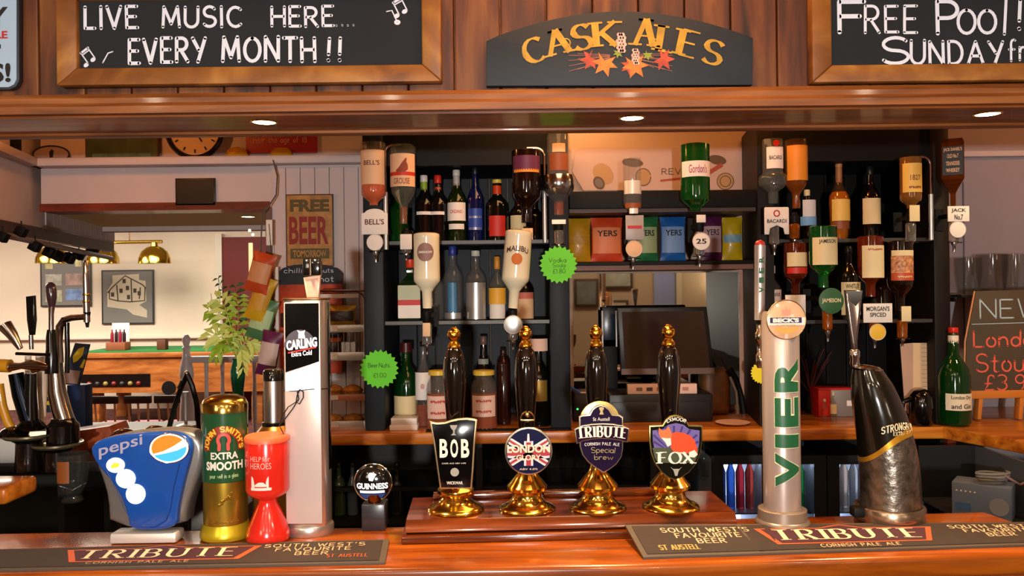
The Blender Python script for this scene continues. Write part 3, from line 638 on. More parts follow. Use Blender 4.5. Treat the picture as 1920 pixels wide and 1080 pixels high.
# left bay optics on the stiles
bottle('upside-down amber whisky bottle with a cream label, leftmost in the left bay', 701, 268, 392, 47, 2.9, 'whisky', 'f2e4cc', None, lab=[(284, 348, 1.2, LP, '|BELL\'S||', mat('burgundy_ink', '5e1d1c', .6))], inv=True, tr=.9, liq='e05a14', lvl=.42, group=GB)
optic('optic measure with a white arch-topped nameplate, leftmost in the left bay', 705, 392, 492, 2.9, badge=(455, 15, PAPER), plate=(680, 729, 393, 440), pshape='arch', prow=[("BELL'S", .13, .87, .38, .6, mat('burgundy_ink', '5e1d1c', .6))])
bottle('upside-down clear whisky bottle with a red game bird on its label', 757, 272, 428, 48, 2.9, 'round', 'c8d0b8', None, lab=[(291, 325, 1.25, LP), (325, 332, 1.25, LR), (332, 352, 1.25, LP, 'GROUSE', LBR)], inv=True, tr=.92, liq='8a4410', lvl=.25, group=GB)
k = K(757, 428, 2.9); m = MB()
bp = [(745, 323), (752, 316), (757, 308), (761, 303), (764, 299), (766, 301), (765, 306), (768, 313), (768, 321), (763, 325), (756, 326), (748, 327)]
m.flat([k.pp(bp)], warp=cyl(24*k.s+.0016), step=.003); m.build('bird_mark', mat('russet_ink', '8c3a20', .6), bpy.data.objects['spirit_bottle.001'], smooth=0)
optic('optic measure with a small white tag under the game bird bottle', 762, 428, 488, 2.9, plate=(752, 774, 440, 468))
bottle('upside-down dark rum bottle with a purple and orange label in the left bay', 988, 282, 425, 55, 2.9, 'spirit', '1c0c08', None, lab=[(295, 322, 1.1, LV), (320, 326, 1.0, LO)], inv=True, tr=.3, group=GB)
optic('optic measure with a small cream tag under the dark rum bottle', 987, 425, 478, 2.9, plate=(978, 999, 429, 450), pm=LP)
bottle('upside-down bottle with red and clear top and a silvery bulb, by the chrome tube', 1048, 253, 412, 58, 2.9, 'bulb', 'e4ddd4', None, lab=[(290, 322, .95, LBR), (272, 288, .6, LP)], inv=True, tr=.93, liq='8a3208', lvl=.2, group=GB)
MB().lathe([(.040, 0), (.0545, .02), (.0585, .036), (.0585, .056), (.055, .072)], 20).build('silver_band', mat('silvered_glass', 'c9d2d8', .15, 1), bpy.data.objects['spirit_bottle.003'], loc=(0, 0, .088))
optic('clear optic measure with a white collar above the green price star', 1048, 412, 470, 2.9, plate=(1034, 1060, 413, 421), pm=mat('bright_white', 'fbf8ee', .4))
# big pale bottles hung in front
MILK = 'e6dcbc'
def milky(label, px, y0, y1, w, tilt, logo):
    k = K(px, y1, 2.72); H = k.p(px, y0)[1]; R = w/2*k.s; t = thing('spirit_bottle', label, 'bottle', k.b, GB)
    m = MB(); m.lathe([(.34*R, 0), (.38*R, .22*H), (.62*R, .28*H), (.98*R, .36*H), (R, .40*H), (.97*R, .93*H), (.99*R, .95*H), (.96*R, .985*H), (.8*R, H)], 24); m.build('milk_glass_body', mat('milk_glass', MILK, .15, coat=.6), t)
    logo(t, k, R, H); t.rotation_euler = (0, tilt, 0); return t
def lg1(t, k, R, H):
    wp = cyl(R+.001); c = .74*H; r = R*.66
    L = MB().flat([[(r*cos(q*pi/14), c+r*1.05*sin(q*pi/14)) for q in range(28)]], warp=wp, step=.004).build('round_logo', mat('mauve_brown_print', '8a6860', .5), t)
    MB().text('SMIRNOFF', -r*.8, r*.8, c-.004, c+.004, warp=cyl(R+.0016), bold=.02).build('lettering', PAPER, L, smooth=0)
def lg2(t, k, R, H):
    wp = cyl(R+.001)
    def arc(x, z): return wp(x, z-(x/R)**2*.012)
    MB().text('MALIBU', -R*.85, R*.85, H*.73, H*.80, warp=arc, bold=.02, step=.003).build('lettering', mat('brown_print', '4a2c1c', .6), t, smooth=0)
    MB().flat([[(R*.4*cos(q*pi/10), H*.63+R*.42*sin(q*pi/10)) for q in range(20)]], warp=wp, step=.004).build('sun_logo', mat('orange_print', 'c46a1c', .6), t, smooth=0)
milky('large upside-down milky white bottle with a round brown logo', 801, 437, 578, 50, 0, lg1)
milky('large upside-down milky white bottle with an orange sun, tilted slightly', 962, 432, 578, 52, radians(5), lg2)
optic('black optic measure under the milky bottle with the round logo', 801, 576, 664, 2.72, plate=(794, 808, 605, 630), pm=LP)
optic('optic measure with a silvery round badge under the milky tilted bottle', 962, 574, 655, 2.72, badge=(608, 17, LS))
# chrome optic stands
def stand(label, px, ytop, ybot, x2, D=2.93):
    k = K(px, ybot, D); t = thing('optic_stand', label, 'stand', k.b, 'chrome optic stands'); s = k.s
    a, z1 = k.p(px, ytop); b, z2 = k.p(x2, ytop-3); sg = 1 if b > 0 else -1
    MB().tube([(0, 0, 0), (0, 0, z1*.55)], 4.2*s, 10).build('outer_tube', mat('pale_aluminium', 'd8d4d0', .35, .7), t)
    MB().tube([(0, 0, z1*.5), (0, 0, z1-.03)]+[(sg*.03*(1-cos(q)), 0, z1-.03+.03*sin(q)) for q in (radians(15*j) for j in range(1, 7))]+[(b, 0, z1)], 2.6*s, 10).build('hook_arm', CHROME, t)
    m = MB(); 
    for f in (.15, .45): m.box(-.008, .008, 0, 3.0-D-.0005, z1*f, z1*f+.02)
    m.build('wall_clip', BLK, t, smooth=0)
stand('chrome optic stand tube beside the white arch-topped nameplate', 724, 272, 468, 752)
stand('chrome optic stand tube left of the silvery bulb bottle', 1022, 278, 455, 988)
stand('chrome optic stand tube at the right of the right bay', 1746, 294, 450, 1704)
# upper shelf left bay
B = lambda *a, **k: bottle(*a, **k)
B('black wine-like bottle with a green and silver capsule, leftmost on the upper shelf', 796, 329, 449, 36, 3.1, 'wine', '0a0c0c', 'd8d8d4', .1, neckcap=(.70, .9, '7fa834'), z=zs1, tr=.1, group=GS1, lab=[(398, 404, .8, LW)])
B('black wine-like bottle with a red capsule on the upper shelf', 822, 329, 449, 36, 3.1, 'wine', '0a0a0c', 'c8281a', .12, neckcap=(.66, .82, 'c24a2c'), z=zs1, tr=.1, group=GS1, lab=[(398, 404, .8, LW)])
B('green bottle with silver capsule and white label lettered in red', 857, 319, 449, 36, 3.1, 'wine', '1c3208', 'd8d4c8', .08, neckcap=(.76, .92, 'a9a9ac'), z=zs1, tr=.6, group=GS1, lab=[(381, 415, 1.2, LW, '|CINZANO|', REDP), (421, 431, .9, LW)])
B('tall cobalt blue bottle with a silver ball stopper', 892, 313, 449, 31, 3.1, 'wine', '0e1c5c', '1a1a20', .1, z=zs1, tr=.5, group=GS1, lab=[(392, 432, 1.0, LB), (406, 410, .8, LS), (427, 432, .8, LS)])
B('dark bottle with a yellow cap, red neck and slanting red label', 933, 337, 449, 44, 3.1, 'spirit', '0c100a', 'cdbc4c', .06, neckcap=(.76, .9, 'b8380f'), z=zs1, tr=.2, group=GS1, lab=[(406, 444, .75, LR)])
B('small dark bottle with a gold neck half hidden behind the tilted milky bottle', 972, 362, 449, 34, 3.12, 'wine', '1a1408', 'c8b04a', .08, z=zs1, tr=.3, group=GS1, lab=[(405, 440, 1.0, LC)])
B('dark green bottle standing behind the game bird bottle', 748, 356, 449, 42, 3.15, 'wine', '0d5a1c', '0d3a14', .1, z=zs1, tr=.7, group=GS1)
B('squat black bottle behind the chrome tube, rightmost on the upper shelf', 1003, 372, 449, 38, 3.15, 'wine', '0c0806', '1a0c08', .1, z=zs1, tr=.2, group=GS1)
# lower shelf left bay
B('green herbal liqueur bottle with orange cap and white label, leftmost on the lower shelf', 770, 486, 600, 40, 3.1, 'spirit', '123018', 'd8401c', .14, z=zs2, tr=.4, group=GS2, lab=[(535, 562, 1.1, mat('pale_green_label', 'b9c4a8', .6)), (562, 572, 1.1, LR), (572, 596, 1.1, LW)], square=True)
B('clear bottle behind the milky bottle on the lower shelf', 815, 492, 600, 40, 3.13, 'spirit', 'dfe6e2', 'b8b8b8', .1, z=zs2, tr=.95, group=GS2)
B('clear gin bottle with a blue cap and blue motif', 850, 461, 600, 36, 3.1, 'spirit', 'cfd8e2', '2a3a90', .13, z=zs2, tr=.9, group=GS2, lab=[(530, 585, .45, mat('blue_motif', '2f6f9c', .4)), (586, 597, 1.0, LS)])
B('frosted silver vodka bottle with a pale cap', 893, 470, 600, 40, 3.1, 'spirit', 'd8d6d2', 'ddd6c4', .08, z=zs2, tr=.85, group=GS2, lab=[(530, 598, 1.2, LS)])
B('yellow labelled pale bottle with a golden capsule', 933, 481, 600, 34, 3.1, 'taper', 'c8d0c0', 'c88a30', .2, z=zs2, tr=.8, group=GS2, lab=[(540, 570, 1.2, LY), (570, 597, 1.2, LW)])
B('dark bottle with a red shoulder and pale label, rightmost on the lower shelf', 985, 500, 600, 34, 3.12, 'wine', '140c0a', '6a1c12', .1, z=zs2, tr=.3, group=GS2, lab=[(548, 560, 1.1, mat('coral_label', 'c46a58', .6)), (560, 597, 1.1, LP)])
# on the counter, left bay
B('green gin bottle with a dark red cap and cream label behind the left price star', 763, 642, 800, 48, 3.15, 'round', '0c4a18', '4a1414', .12, z=ZC, tr=.6, group=GS3, capw=1.5, lab=[(740, 782, 1.1, LC)])
B('clear bottle of amber drink with a white label and pourer', 795, 640, 800, 32, 3.1, 'wine', 'dcd8d0', '18120e', .06, z=ZC, tr=.92, liq='a03c08', lvl=.26, group=GS3, lab=[(697, 748, 1.1, LW, '|@|', REDP)])
B('glass jar with a yellow lid and pinkish label, left of the first pump', 823, 694, 800, 46, 3.02, 'jar', 'e8dccc', 'd9b944', .08, z=ZC, tr=.9, liq='a8440c', lvl=.62, group='yellow-lidded glass jars', name='glass_jar', capw=1.1, lab=[(740, 782, 1.0, PINKP, '~|~', REDP)])
B('glass jar with a yellow lid and pinkish label, between the first and second pumps', 908, 694, 800, 50, 3.02, 'jar', 'e8dccc', 'd9b944', .08, z=ZC, tr=.9, liq='a8440c', lvl=.62, group='yellow-lidded glass jars', name='glass_jar', capw=1.1, lab=[(739, 778, 1.0, PINKP, '~|~', REDP)])
B('black bottle with a grey neck band standing behind the jar', 908, 630, 800, 36, 3.16, 'wine', '0c0c0c', '6a5048', .1, z=ZC, tr=.1, group=GS3, lab=[(672, 682, 1.1, mat('grey_band', '8c8f86', .5))])
B('tall brown glass bottle between the jar and the second pump', 945, 656, 800, 26, 3.12, 'tube', '3c1a12', '2a140e', .06, z=ZC, tr=.5, group=GS3)
B('dark bottle with a gold label and pale neck tag beside the right stile', 1011, 640, 800, 40, 3.08, 'wine', '0b0d0a', '2a2010', .08, z=ZC, tr=.2, group=GS3, lab=[(711, 750, .85, mat('gold_foil_label', '9a7a34', .4, .5)), (634, 657, 1.0, PINKP)])
B('dark bottle just left of the first pump, behind the jar', 866, 690, 800, 34, 3.2, 'wine', '2a1408', '1a100a', .1, z=ZC, tr=.3, group=GS3)
# middle: two optics hung from the box shelf
bottle('upside-down clear bottle with bright chrome bands in front of the box shelf', 1186, 297, 404, 34, 2.88, 'tube', 'e0e0dc', None, inv=True, tr=.9, group=GB, lab=[(340, 365, 1.2, mat('chrome_glint_paint', 'f4f0e4', .25, .35)), (382, 391, 1.2, LBR), (392, 402, 1.2, mat('chrome_glint_paint', 'f4f0e4', .25, .35))])  # bands coloured near white to stand for bright chrome reflections
optic('optic measure with a grey nameplate in front of the crisps', 1187, 404, 505, 2.88, badge=(467, 15, LP), plate=(1171, 1205, 405, 450), pm=mat('grey_plate', 'a09a98', .4), prow=[('-', .1, .9, .45, .58, REDP)], wall=3.0)
bottle('upside-down green gin bottle with a white band label', 1304, 271, 402, 54, 2.88, 'whisky', '0c5a1a', None, inv=True, tr=.55, group=GB, lab=[(305, 334, 1.3, LW, "Gordon's", mat('rose_ink', 'b0586a', .6))])
optic('optic measure with a round white badge below the green gin bottle', 1312, 402, 500, 2.88, badge=(453, 16, PAPER), plate=(1303, 1320, 404, 418), btext='25', wall=3.0)
# right bay optics
bottle('upside-down white rum bottle with a red dot label and pale green bulb', 1450, 262, 388, 52, 2.9, 'bulb', 'c9dcd8', None, inv=True, tr=.9, group=GB, lab=[(278, 318, .95, LW, '|BACARDI|', INK)])
MB().disc(0, 0, 0, .0115, t=.0006).build('red_dot', REDP, bpy.data.objects['spirit_bottle.%03d' % (len([o for o in bpy.data.objects if o.name.startswith('spirit_bottle')])-1)], loc=(0, -.0405, .225))
optic('optic measure with a white legged nameplate and red ring above it', 1452, 388, 478, 2.9, plate=(1429, 1475, 390, 440), pshape='legs', pm=PAPER, prow=[('BACARDI', .1, .9, .42, .56, INK), ('O', .36, .64, .64, .9, REDP)])
bottle('upside-down whisky bottle with a large yellow label beside the white rum', 1493, 262, 398, 42, 2.93, 'spirit', 'c88a3c', None, inv=True, tr=.8, liq='8a3a08', lvl=.45, group=GB, lab=[(275, 340, 1.15, LO, '|||', LBR)])
optic('optic measure full of golden drink under the large yellow label', 1490, 398, 462, 2.93, cup='amber')
bottle('upside-down small whisky bottle with a yellow label by the right chrome tube', 1708, 295, 396, 38, 2.9, 'whisky', 'b87a34', None, inv=True, tr=.6, group=GB, lab=[(308, 362, 1.25, mat('bright_yellow_label', 'ecc25c', .5), '|1827|~', LBR)])
optic('optic measure with a pale cup under the small yellow-labelled bottle', 1708, 392, 470, 2.9, plate=(1699, 1718, 386, 416), pm=LC)
# square whisky bottle at far right
k = K(1787, 388, 2.9); t = thing('spirit_bottle', 'square upside-down whisky bottle with a black label, seen corner on, farthest right', 'bottle', k.b, GB, rz=radians(-28))
H = k.p(1787, 262)[1]; R = .036
q = [(.012, 0), (.013, .2*H), (.024, .27*H), (R*1.414, .4*H), (R*1.414, .94*H), (R*1.2, H)]
MB().lathe(q, 4, ph=pi/4).build('glass_body', glassm('7a3c14', .7), t, smooth=20)
for f in (0, 1):
    o = MB().rect(-R*.9, R*.9, .46*H, .88*H, -R-.0008).build('label', LBK, t, smooth=0); o.rotation_euler = (0, 0, -pi/2*f)
    if not f:
        MB().text('JACK DANIEL\'S', -R*.8, R*.8, .8*H, .86*H, -R-.0014, bold=.02).build('lettering', LP, o, smooth=0)
        MB().text('OLD No.7', -R*.5, R*.5, .71*H, .77*H, -R-.0014, bold=.02).build('lettering', LP, o, smooth=0)
        MB().text('TENNESSEE', -R*.6, R*.6, .6*H, .66*H, -R-.0014, bold=.02).build('lettering', LP, o, smooth=0); MB().text('WHISKEY', -R*.6, R*.6, .5*H, .56*H, -R-.0014, bold=.02).build('lettering', LP, o, smooth=0)
    else:
        for j in range(4): MB().text('OLD TIME', -R*.6, R*.6, (.49+.1*j)*H, (.55+.1*j)*H, -R-.0014, bold=.02).build('lettering', LO, o, smooth=0)
optic('optic measure with a black and white nameplate and round badge, farthest right', 1789, 386, 472, 2.9, badge=(431, 15, PAPER), plate=(1770, 1810, 388, 416), pm=PAPER, prow=[('JACK', .15, .85, .55, .85, INK), ('No.7', .3, .7, .1, .45, INK)], wall=3.0)
# right bay lower row of hung bottles
bottle('upside-down amber bottle with cream label and red band, lower left of the right bay', 1492, 455, 556, 42, 2.93, 'spirit', 'a83c10', None, inv=True, tr=.75, liq='9a2c06', lvl=.7, group=GB, lab=[(474, 500, 1.1, LC), (502, 513, 1.1, LR)])
optic('optic measure with a plain white nameplate beside the silver tower badge', 1487, 553, 622, 2.93, plate=(1468, 1506, 553, 590), pm=PAPER)
bottle('upside-down green whiskey bottle with a large cream label', 1544, 424, 545, 50, 2.8, 'spirit', '0f6a24', None, inv=True, tr=.6, group=GB, lab=[(446, 497, 1.2, LC, 'JAMESON||', INK)])
optic('optic measure with a round green nameplate', 1552, 540, 640, 2.8, plate=(1530, 1577, 540, 588), pshape='round', pm=LG, prow=[('JAMESON', .12, .88, .4, .6, LC)], cup='amber')
bottle('upside-down spiced rum bottle with a cream label and orange neck', 1633, 443, 562, 46, 2.8, 'spirit', 'a8380c', None, inv=True, tr=.75, liq='c04a08', lvl=.5, group=GB, lab=[(461, 521, 1.1, LC, '~|||', REDP)])
optic('optic measure with a hand-written white card and a yellow round badge', 1640, 560, 652, 2.8, badge=(622, 15, mat('golden_badge', 'e6b83c', .4)), plate=(1613, 1667, 569, 604), prow=[("MORGAN'S", .1, .9, .6, .85, INK), ('SPICED', .22, .78, .3, .52, INK)], cup='amber')
bottle('upside-down dark rum bottle with a colourful seafaring label', 1688, 452, 590, 46, 2.8, 'spirit', '241008', None, inv=True, tr=.5, group=GB, lab=[(470, 480, 1.1, LC), (480, 512, 1.15, mat('colourful_label', 'c98a5c', .5, noise=.8, nscale=90)), (512, 526, 1.15, mat('orange_red_label', 'b84a20', .5), '~', LC)])
optic('optic measure with a tall pale tag and orange drop below the seafaring label', 1692, 575, 650, 2.8, plate=(1684, 1702, 574, 602), pm=LC, cup='amber')
# right bay shelf bottles
B('small bottle with a white label and pale blue band, right bay top shelf', 1514, 356, 448, 32, 3.1, 'round', '1c1408', 'e8d8a0', .12, z=zr1, tr=.3, group=GR, lab=[(376, 407, 1.2, LW), (407, 424, 1.2, mat('sky_blue_label', '7fb2dc', .5))])
B('amber whisky bottle with an orange capsule and golden label on the right bay top shelf', 1574, 305, 448, 38, 3.1, 'taper', 'c08030', 'd08a50', .06, neckcap=(.74, .95, 'c47a48'), z=zr1, tr=.85, liq='c86a10', lvl=.62, group=GR, lab=[(375, 415, 1.15, mat('bright_yellow_label', 'ecc25c', .5)), (415, 430, 1.15, LBR)])
B('dark brandy bottle with a cream label on the right bay top shelf', 1632, 312, 448, 36, 3.1, 'wine', '0d0a08', '161616', .12, z=zr1, tr=.2, group=GR, lab=[(373, 421, 1.2, LC)])
B('tall dark bottle with a big cream label behind the tap handle', 1592, 461, 600, 40, 3.05, 'wine', '1c1814', '20180f', .1, z=zr2, tr=.5, group=GR, lab=[(529, 590, 1.1, LC, 'WHITLEY|||', INK)])
B('clear bottle with white script standing behind the slim tap handle', 1447, 498, 600, 36, 3.05, 'spirit', 'a8988c', 'd8b8a8', .14, z=zr2, tr=.8, group=GR, lab=[(543, 575, 1.0, PINKP, 'Absolut|', INK)])
B('dark red bottle at the right end of the right bay lower shelf', 1738, 505, 600, 30, 3.15, 'wine', '2a0c08', '1a0a08', .1, z=zr2, tr=.4, group=GR)
B('brown bottle on the lower shelf behind the spiced rum', 1655, 500, 600, 34, 3.2, 'wine', '3a1408', '1a0a08', .1, z=zr2, tr=.4, group=GR)
# ================= HAND PUMPS =================
ZP = 1.144
def PX(L, s): return [(r*s, h*s) for r, h in L]
BASEP = [(52, 0), (53.5, 2.5), (51, 6), (44, 9), (36, 13), (30, 19), (27, 25), (27, 31), (33, 34), (37, 38), (37.5, 44), (33, 49), (29, 54), (24, 60), (18, 67), (14, 76), (12, 84)]
BASEB = [(52, 0), (53.5, 2.5), (51, 6), (44, 9), (36, 13), (29, 19), (26, 24), (27, 27), (33, 30), (35, 34), (34, 39), (28, 42), (16, 45), (12, 52), (11, 60)]
HAND = [(11, 52), (12, 110), (14.5, 150), (18, 195), (21.5, 235), (22, 258), (20, 280), (15, 297), (10.5, 303)]
FIN = [(10.5, 302), (12.5, 305), (12, 309), (8, 314), (7, 317), (10.5, 320), (12.8, 326), (12, 333), (8, 338), (6, 339), (5, 342), (0, 344)]
BLKP = mat('black_porcelain', '0a0605', .08, coat=1)
def pump(label, px, yb, base, tiltk=0):
    s = 1.76/F; x = W(px, yb, 1.76).x; t = thing('hand_pump', label, 'beer pump', (x, 1.76, ZP), 'hand pumps')
    MB().lathe(PX(base, s), 40).build('brass_base', BRASS, t)
    MB().lathe(PX(HAND, s), 28).build('handle', BLKP, t); MB().lathe(PX(FIN, s), 24).build('finial', mat('warm_brass', 'e8ae3c', .15, 1), t)
    return t, K(px, yb, 1.735)
def clipmount(t, s, h):
    MB().box(-.008, .008, -.034, -.008, (h-8)*s, (h+8)*s).build('clip_mount', BRASS, t)
# BOB
t, k = pump('hand pump with a black tapering clip, leftmost of the four', 855, 958, BASEB)
def KP(k, t, y=-.04):  # pixel -> local of pump at clip plane depth
    D = 1.76+y
    def f(px, py): v = W(px, py, D); return (v.x-t.location.x, v.z-t.location.z)
    return f
f = KP(k, t); s = 1.72/F; fl = lambda L: [f(a, b) for a, b in L]
P = fl([(806, 789), (812, 791), (822, 792), (834, 791), (846, 787), (860, 784), (876, 783), (890, 785), (895, 787), (891, 830), (888, 880), (885, 916), (825, 916), (820, 880), (813, 830)])
c = MB().prism(P, -.044, -.036, b=.0015).build('pump_clip', mat('pale_gold_edge', 'c4ae84', .25, .8), t)
MB().prism(inset(P, .0036), -.0462, -.042, b=.0008).build('clip_face', mat('clip_black', '050506', .14), c)
m = MB(); 
for ch, a, b in (('B', 825, 840), ('O', 845, 859), ('B', 865, 880)):
    x0, z0 = f(a, 857); x1, z1 = f(b, 822)
    if ch == 'O': m.text('O', x0, x1, z0, z1, -.0469, bold=.03)
    else: m.text('B', x0, x1, z0, z1, -.0469, bold=.03)
m.build('lettering', mat('ivory_print', 'e6ddd0', .5), c, smooth=0)
m = MB(); x0, z0 = f(829, 869); x1, z1 = f(874, 866); m.text('CASK ALE ABV 4.0%', x0, x1, z0, z1, -.0468); x0, z0 = f(838, 907); x1, z1 = f(868, 901); m.text('WICKWAR', x0, x1, z0, z1, -.0468, bold=.02); m.build('small_lettering', mat('ivory_print', 'e6ddd0', .5), c, smooth=0)
x, z = f(853, 884); MB().flat([[(x+8*s*cos(q*pi/12), z+8*s*sin(q*pi/12)) for q in range(24)]], -.0468).build('round_seal', mat('grey_print', '9a968c', .6), c, smooth=0)
m = MB(); m.flat([fl([(844, 796), (858, 796), (856, 802), (853, 806), (853, 812), (856, 815), (846, 815), (850, 811), (850, 806), (846, 802)])], -.0468); m.build('goblet_mark', _M['grey_print'], c, smooth=0)
clipmount(t, s, 70)
# round London clip
t, k = pump('hand pump with a round flag-pattern clip topped by a small crown', 989, 957, BASEP)
f = KP(k, t); fl = lambda L: [f(a, b) for a, b in L]; x, z = f(991, 845); R = 45*s
c = MB().disc(x, -.044, z, R, t=.008, n=48, b=.0015).build('pump_clip', mat('silver_edge', 'c9c0a8', .2, .9), t)
NV = mat('navy_enamel', '14183c', .12)
MB().disc(x, -.0462, z, R*.93, t=.004, n=48).build('clip_face', NV, c)
def cl(poly):  # clip polygon to disc
    out = []
    for p in poly:
        d = Vector((p[0]-x, p[1]-z)); L_ = d.length
        if L_ > R*.91: d *= R*.91/L_
        out.append((x+d.x, z+d.y))
    return out
def band(x0, y0, x1, y1, w_, y): 
    a, b = Vector(f(x0, y0)), Vector(f(x1, y1)); d = (b-a).normalized(); n_ = Vector((-d.y, d.x))*w_*s/2; N = 10
    for i in range(N): 
        p, q = a.lerp(b, i/N), a.lerp(b, (i+1)/N); yield cl([p+n_, q+n_, q-n_, p-n_])
WE = mat('white_enamel', 'ddd8d8', .25, coat=.5); RE_ = mat('red_enamel', 'a62632', .25, coat=.5)
m = MB()
for b_ in ((950, 822, 1032, 872, 12), (1032, 822, 950, 872, 12), (948, 847, 1034, 847, 22), (991, 826, 991, 872, 17)): m.flat(list(band(*b_, 0)), -.0468)
m.build('white_cross', WE, c, smooth=0)
m = MB()
for b_ in ((950, 822, 1032, 872, 4.5), (1032, 822, 950, 872, 4.5), (948, 847, 1034, 847, 13), (991, 826, 991, 872, 9)): m.flat(list(band(*b_, 0)), -.0472)
m.build('red_cross', RE_, c, smooth=0)
m = MB(); x0, z0 = f(951, 848); x1, z1 = f(1031, 832); m.text('LONDON', x0, x1, z0, z1, -.048, bold=.04); x0, z0 = f(968, 862); x1, z1 = f(1014, 851); m.text('GLORY', x0, x1, z0, z1, -.048, bold=.03)
x0, z0 = f(974, 880); x1, z1 = f(1008, 876); m.text('ABV 4.0%', x0, x1, z0, z1, -.048); m.build('lettering', mat('cream_print', 'e2cfae', .4), c, smooth=0)
m = MB(); m.flat([fl([(989, 812), (992, 812), (993, 826), (996, 828), (985, 828), (988, 826)])], -.048); m.build('tower_mark', WE, c, smooth=0)
m = MB(); xc, zc2 = f(989, 790)
m.ball((xc, -.04, f(989, 778)[1]), 4.5*s); m.ball((xc, -.04, f(989, 789)[1]), 3*s); m.box(xc-13*s, xc+13*s, -.044, -.036, f(0, 801)[1], f(0, 797)[1], .001)
for sg in (-1, 1): m.tube([(xc+sg*13*s*cos(q), -.04, f(0, 798)[1]+15*s*sin(q)) for q in (radians(12*j) for j in range(0, 8))], 1.6*s, 6)
m.build('crown', mat('pale_brass', 'd9c58c', .2, 1), c); clipmount(t, s, 100)
# Tribute
t, k = pump('hand pump with a purple shield clip and a curved banner', 1121, 953, BASEP)
f = KP(k, t); fl = lambda L: [f(a, b) for a, b in L]; PU = mat('deep_purple_enamel', '1c1030', .12); SE = mat('silver_edge', 'c9c0a8', .2, .9)
x, z = f(1125, 790); c = MB().disc(x, -.038, z, 38*s, t=.004, n=40, b=.001).build('pump_clip', mat('gilt_plate', 'd2bb7a', .25, .9), t)
P = fl([(1085, 800), (1085, 780), (1092, 777), (1104, 776), (1110, 766), (1118, 760), (1126, 758), (1134, 760), (1142, 766), (1148, 776), (1160, 777), (1168, 781), (1168, 800), (1168, 840), (1165, 856), (1155, 870), (1142, 880), (1131, 886), (1118, 878), (1102, 866), (1091, 852), (1086, 836)])
MB().prism(P, -.046, -.038, b=.0015).build('shield_edge', SE, c); MB().prism(inset(P, .003), -.0482, -.044).build('clip_face', PU, c)
P = fl([(1076, 803), (1090, 796), (1108, 793), (1128, 792), (1148, 793), (1166, 796), (1179, 802), (1175, 828), (1160, 824), (1145, 822), (1128, 821), (1110, 822), (1094, 825), (1080, 831)])
MB().prism(P, -.052, -.046, b=.0015).build('banner_edge', SE, c); MB().prism(inset(P, .0022), -.0535, -.05).build('banner', mat('banner_maroon', '240c20', .12), c)
def arcT(cx, cy, R_, y_):
    def g(x_, z_): a = x_/R_; px = cx+(R_+z_)*sin(a); py = cy-(R_+z_)*cos(a); q = f(px, py); return (q[0], y_, q[1])
    return g
MB().strokes('TRIBUTE', -44, 43, 0, 20, warp=arcT(1128, 1137, 320, -.0541), pen=.2, mode='serif', gap=.4).build('lettering', mat('ivory_print', 'e6ddd0', .5), c, smooth=0)
m = MB(); m.strokes('CORNISH PALE ALE', -32, 32, 0, 5, warp=arcT(1128, 1137, 304, -.049), pen=.18, gap=.3); x0, z0 = f(1111, 788); x1, z1 = f(1142, 781); m.text("St Austell", x0, x1, z0, z1, -.049); m.build('small_lettering', mat('ivory_print', 'e6ddd0', .5), c, smooth=0)
m = MB(); m.strokes('Special', 1108-1128, 1152-1128, 0, 10, warp=arcT(1128, 1155, 308, -.049), pen=.1, gap=.15); m.strokes('brew', -14, 20, 0, 9, warp=arcT(1128, 1168, 308, -.049), pen=.1, gap=.15); m.build('script_lettering', mat('gold_print', 'b09a60', .4), c, smooth=0)
m = MB(); m.flat([fl([(1122, 764), (1125, 762), (1129, 762), (1132, 764), (1129, 770), (1131, 776), (1123, 776), (1125, 770)])], -.049); m.build('crest_mark', _M['gold_print'], c, smooth=0); clipmount(t, s, 90)
# Fox
t, k = pump('hand pump with a shield clip picturing an orange fox, rightmost of the four', 1257, 950, BASEP)
f = KP(k, t); fl = lambda L: [f(a, b) for a, b in L]
P = fl([(1216, 797), (1241, 796), (1247, 786), (1256, 779), (1266, 777), (1277, 780), (1286, 787), (1291, 796), (1316, 797), (1316, 825), (1313, 848), (1305, 868), (1291, 885), (1276, 895), (1264, 899), (1252, 895), (1238, 884), (1226, 867), (1219, 848), (1216, 825)])
c = MB().prism(P, -.046, -.038, b=.0015).build('pump_clip', mat('antique_gold_edge', '7d6b3c', .3, .8), t)
Pi = inset(P, .0028); MB().prism(Pi, -.0482, -.044).build('clip_face', mat('black_green_enamel', '0c0e08', .12), c)
m = MB(); m.flat([fl([(1222, 806), (1242, 803), (1252, 795), (1266, 792), (1280, 795), (1290, 803), (1310, 806), (1309, 830), (1306, 850), (1228, 850), (1223, 828)])], -.0488); m.build('purple_sky', mat('violet_enamel', '6a5aa0', .3, coat=.5), c, smooth=0)
m = MB(); cx, cy = 1262, 850
for j in range(11):
    a = radians(-80+16*j); x1, y1 = cx+58*sin(a), cy-54*cos(a)
    x1 = max(1224, min(1308, x1)); y1 = max(797, y1); m.flat([fl([(cx, cy), (x1-2.2*cos(a), y1-2.2*sin(a)), (x1+2.2*cos(a), y1+2.2*sin(a))])], -.0491)
m.build('ray', mat('dark_violet_ray', '38306c', .3), c, smooth=0)
m = MB(); m.flat([fl([(1222, 838), (1308, 838), (1306, 852), (1300, 866), (1232, 866), (1226, 856)])], -.0494); m.build('green_band', mat('moss_enamel', '3c4420', .4), c, smooth=0)
FX = mat('fox_orange_enamel', 'd9481c', .3, coat=.5)
m = MB(); m.flat([fl([(1254, 822), (1256, 812), (1266, 808), (1280, 810), (1292, 815), (1300, 823), (1305, 838), (1306, 852), (1296, 852), (1288, 848), (1272, 850), (1262, 846), (1256, 838)])], -.0498); m.build('fox_body', FX, c, smooth=0)
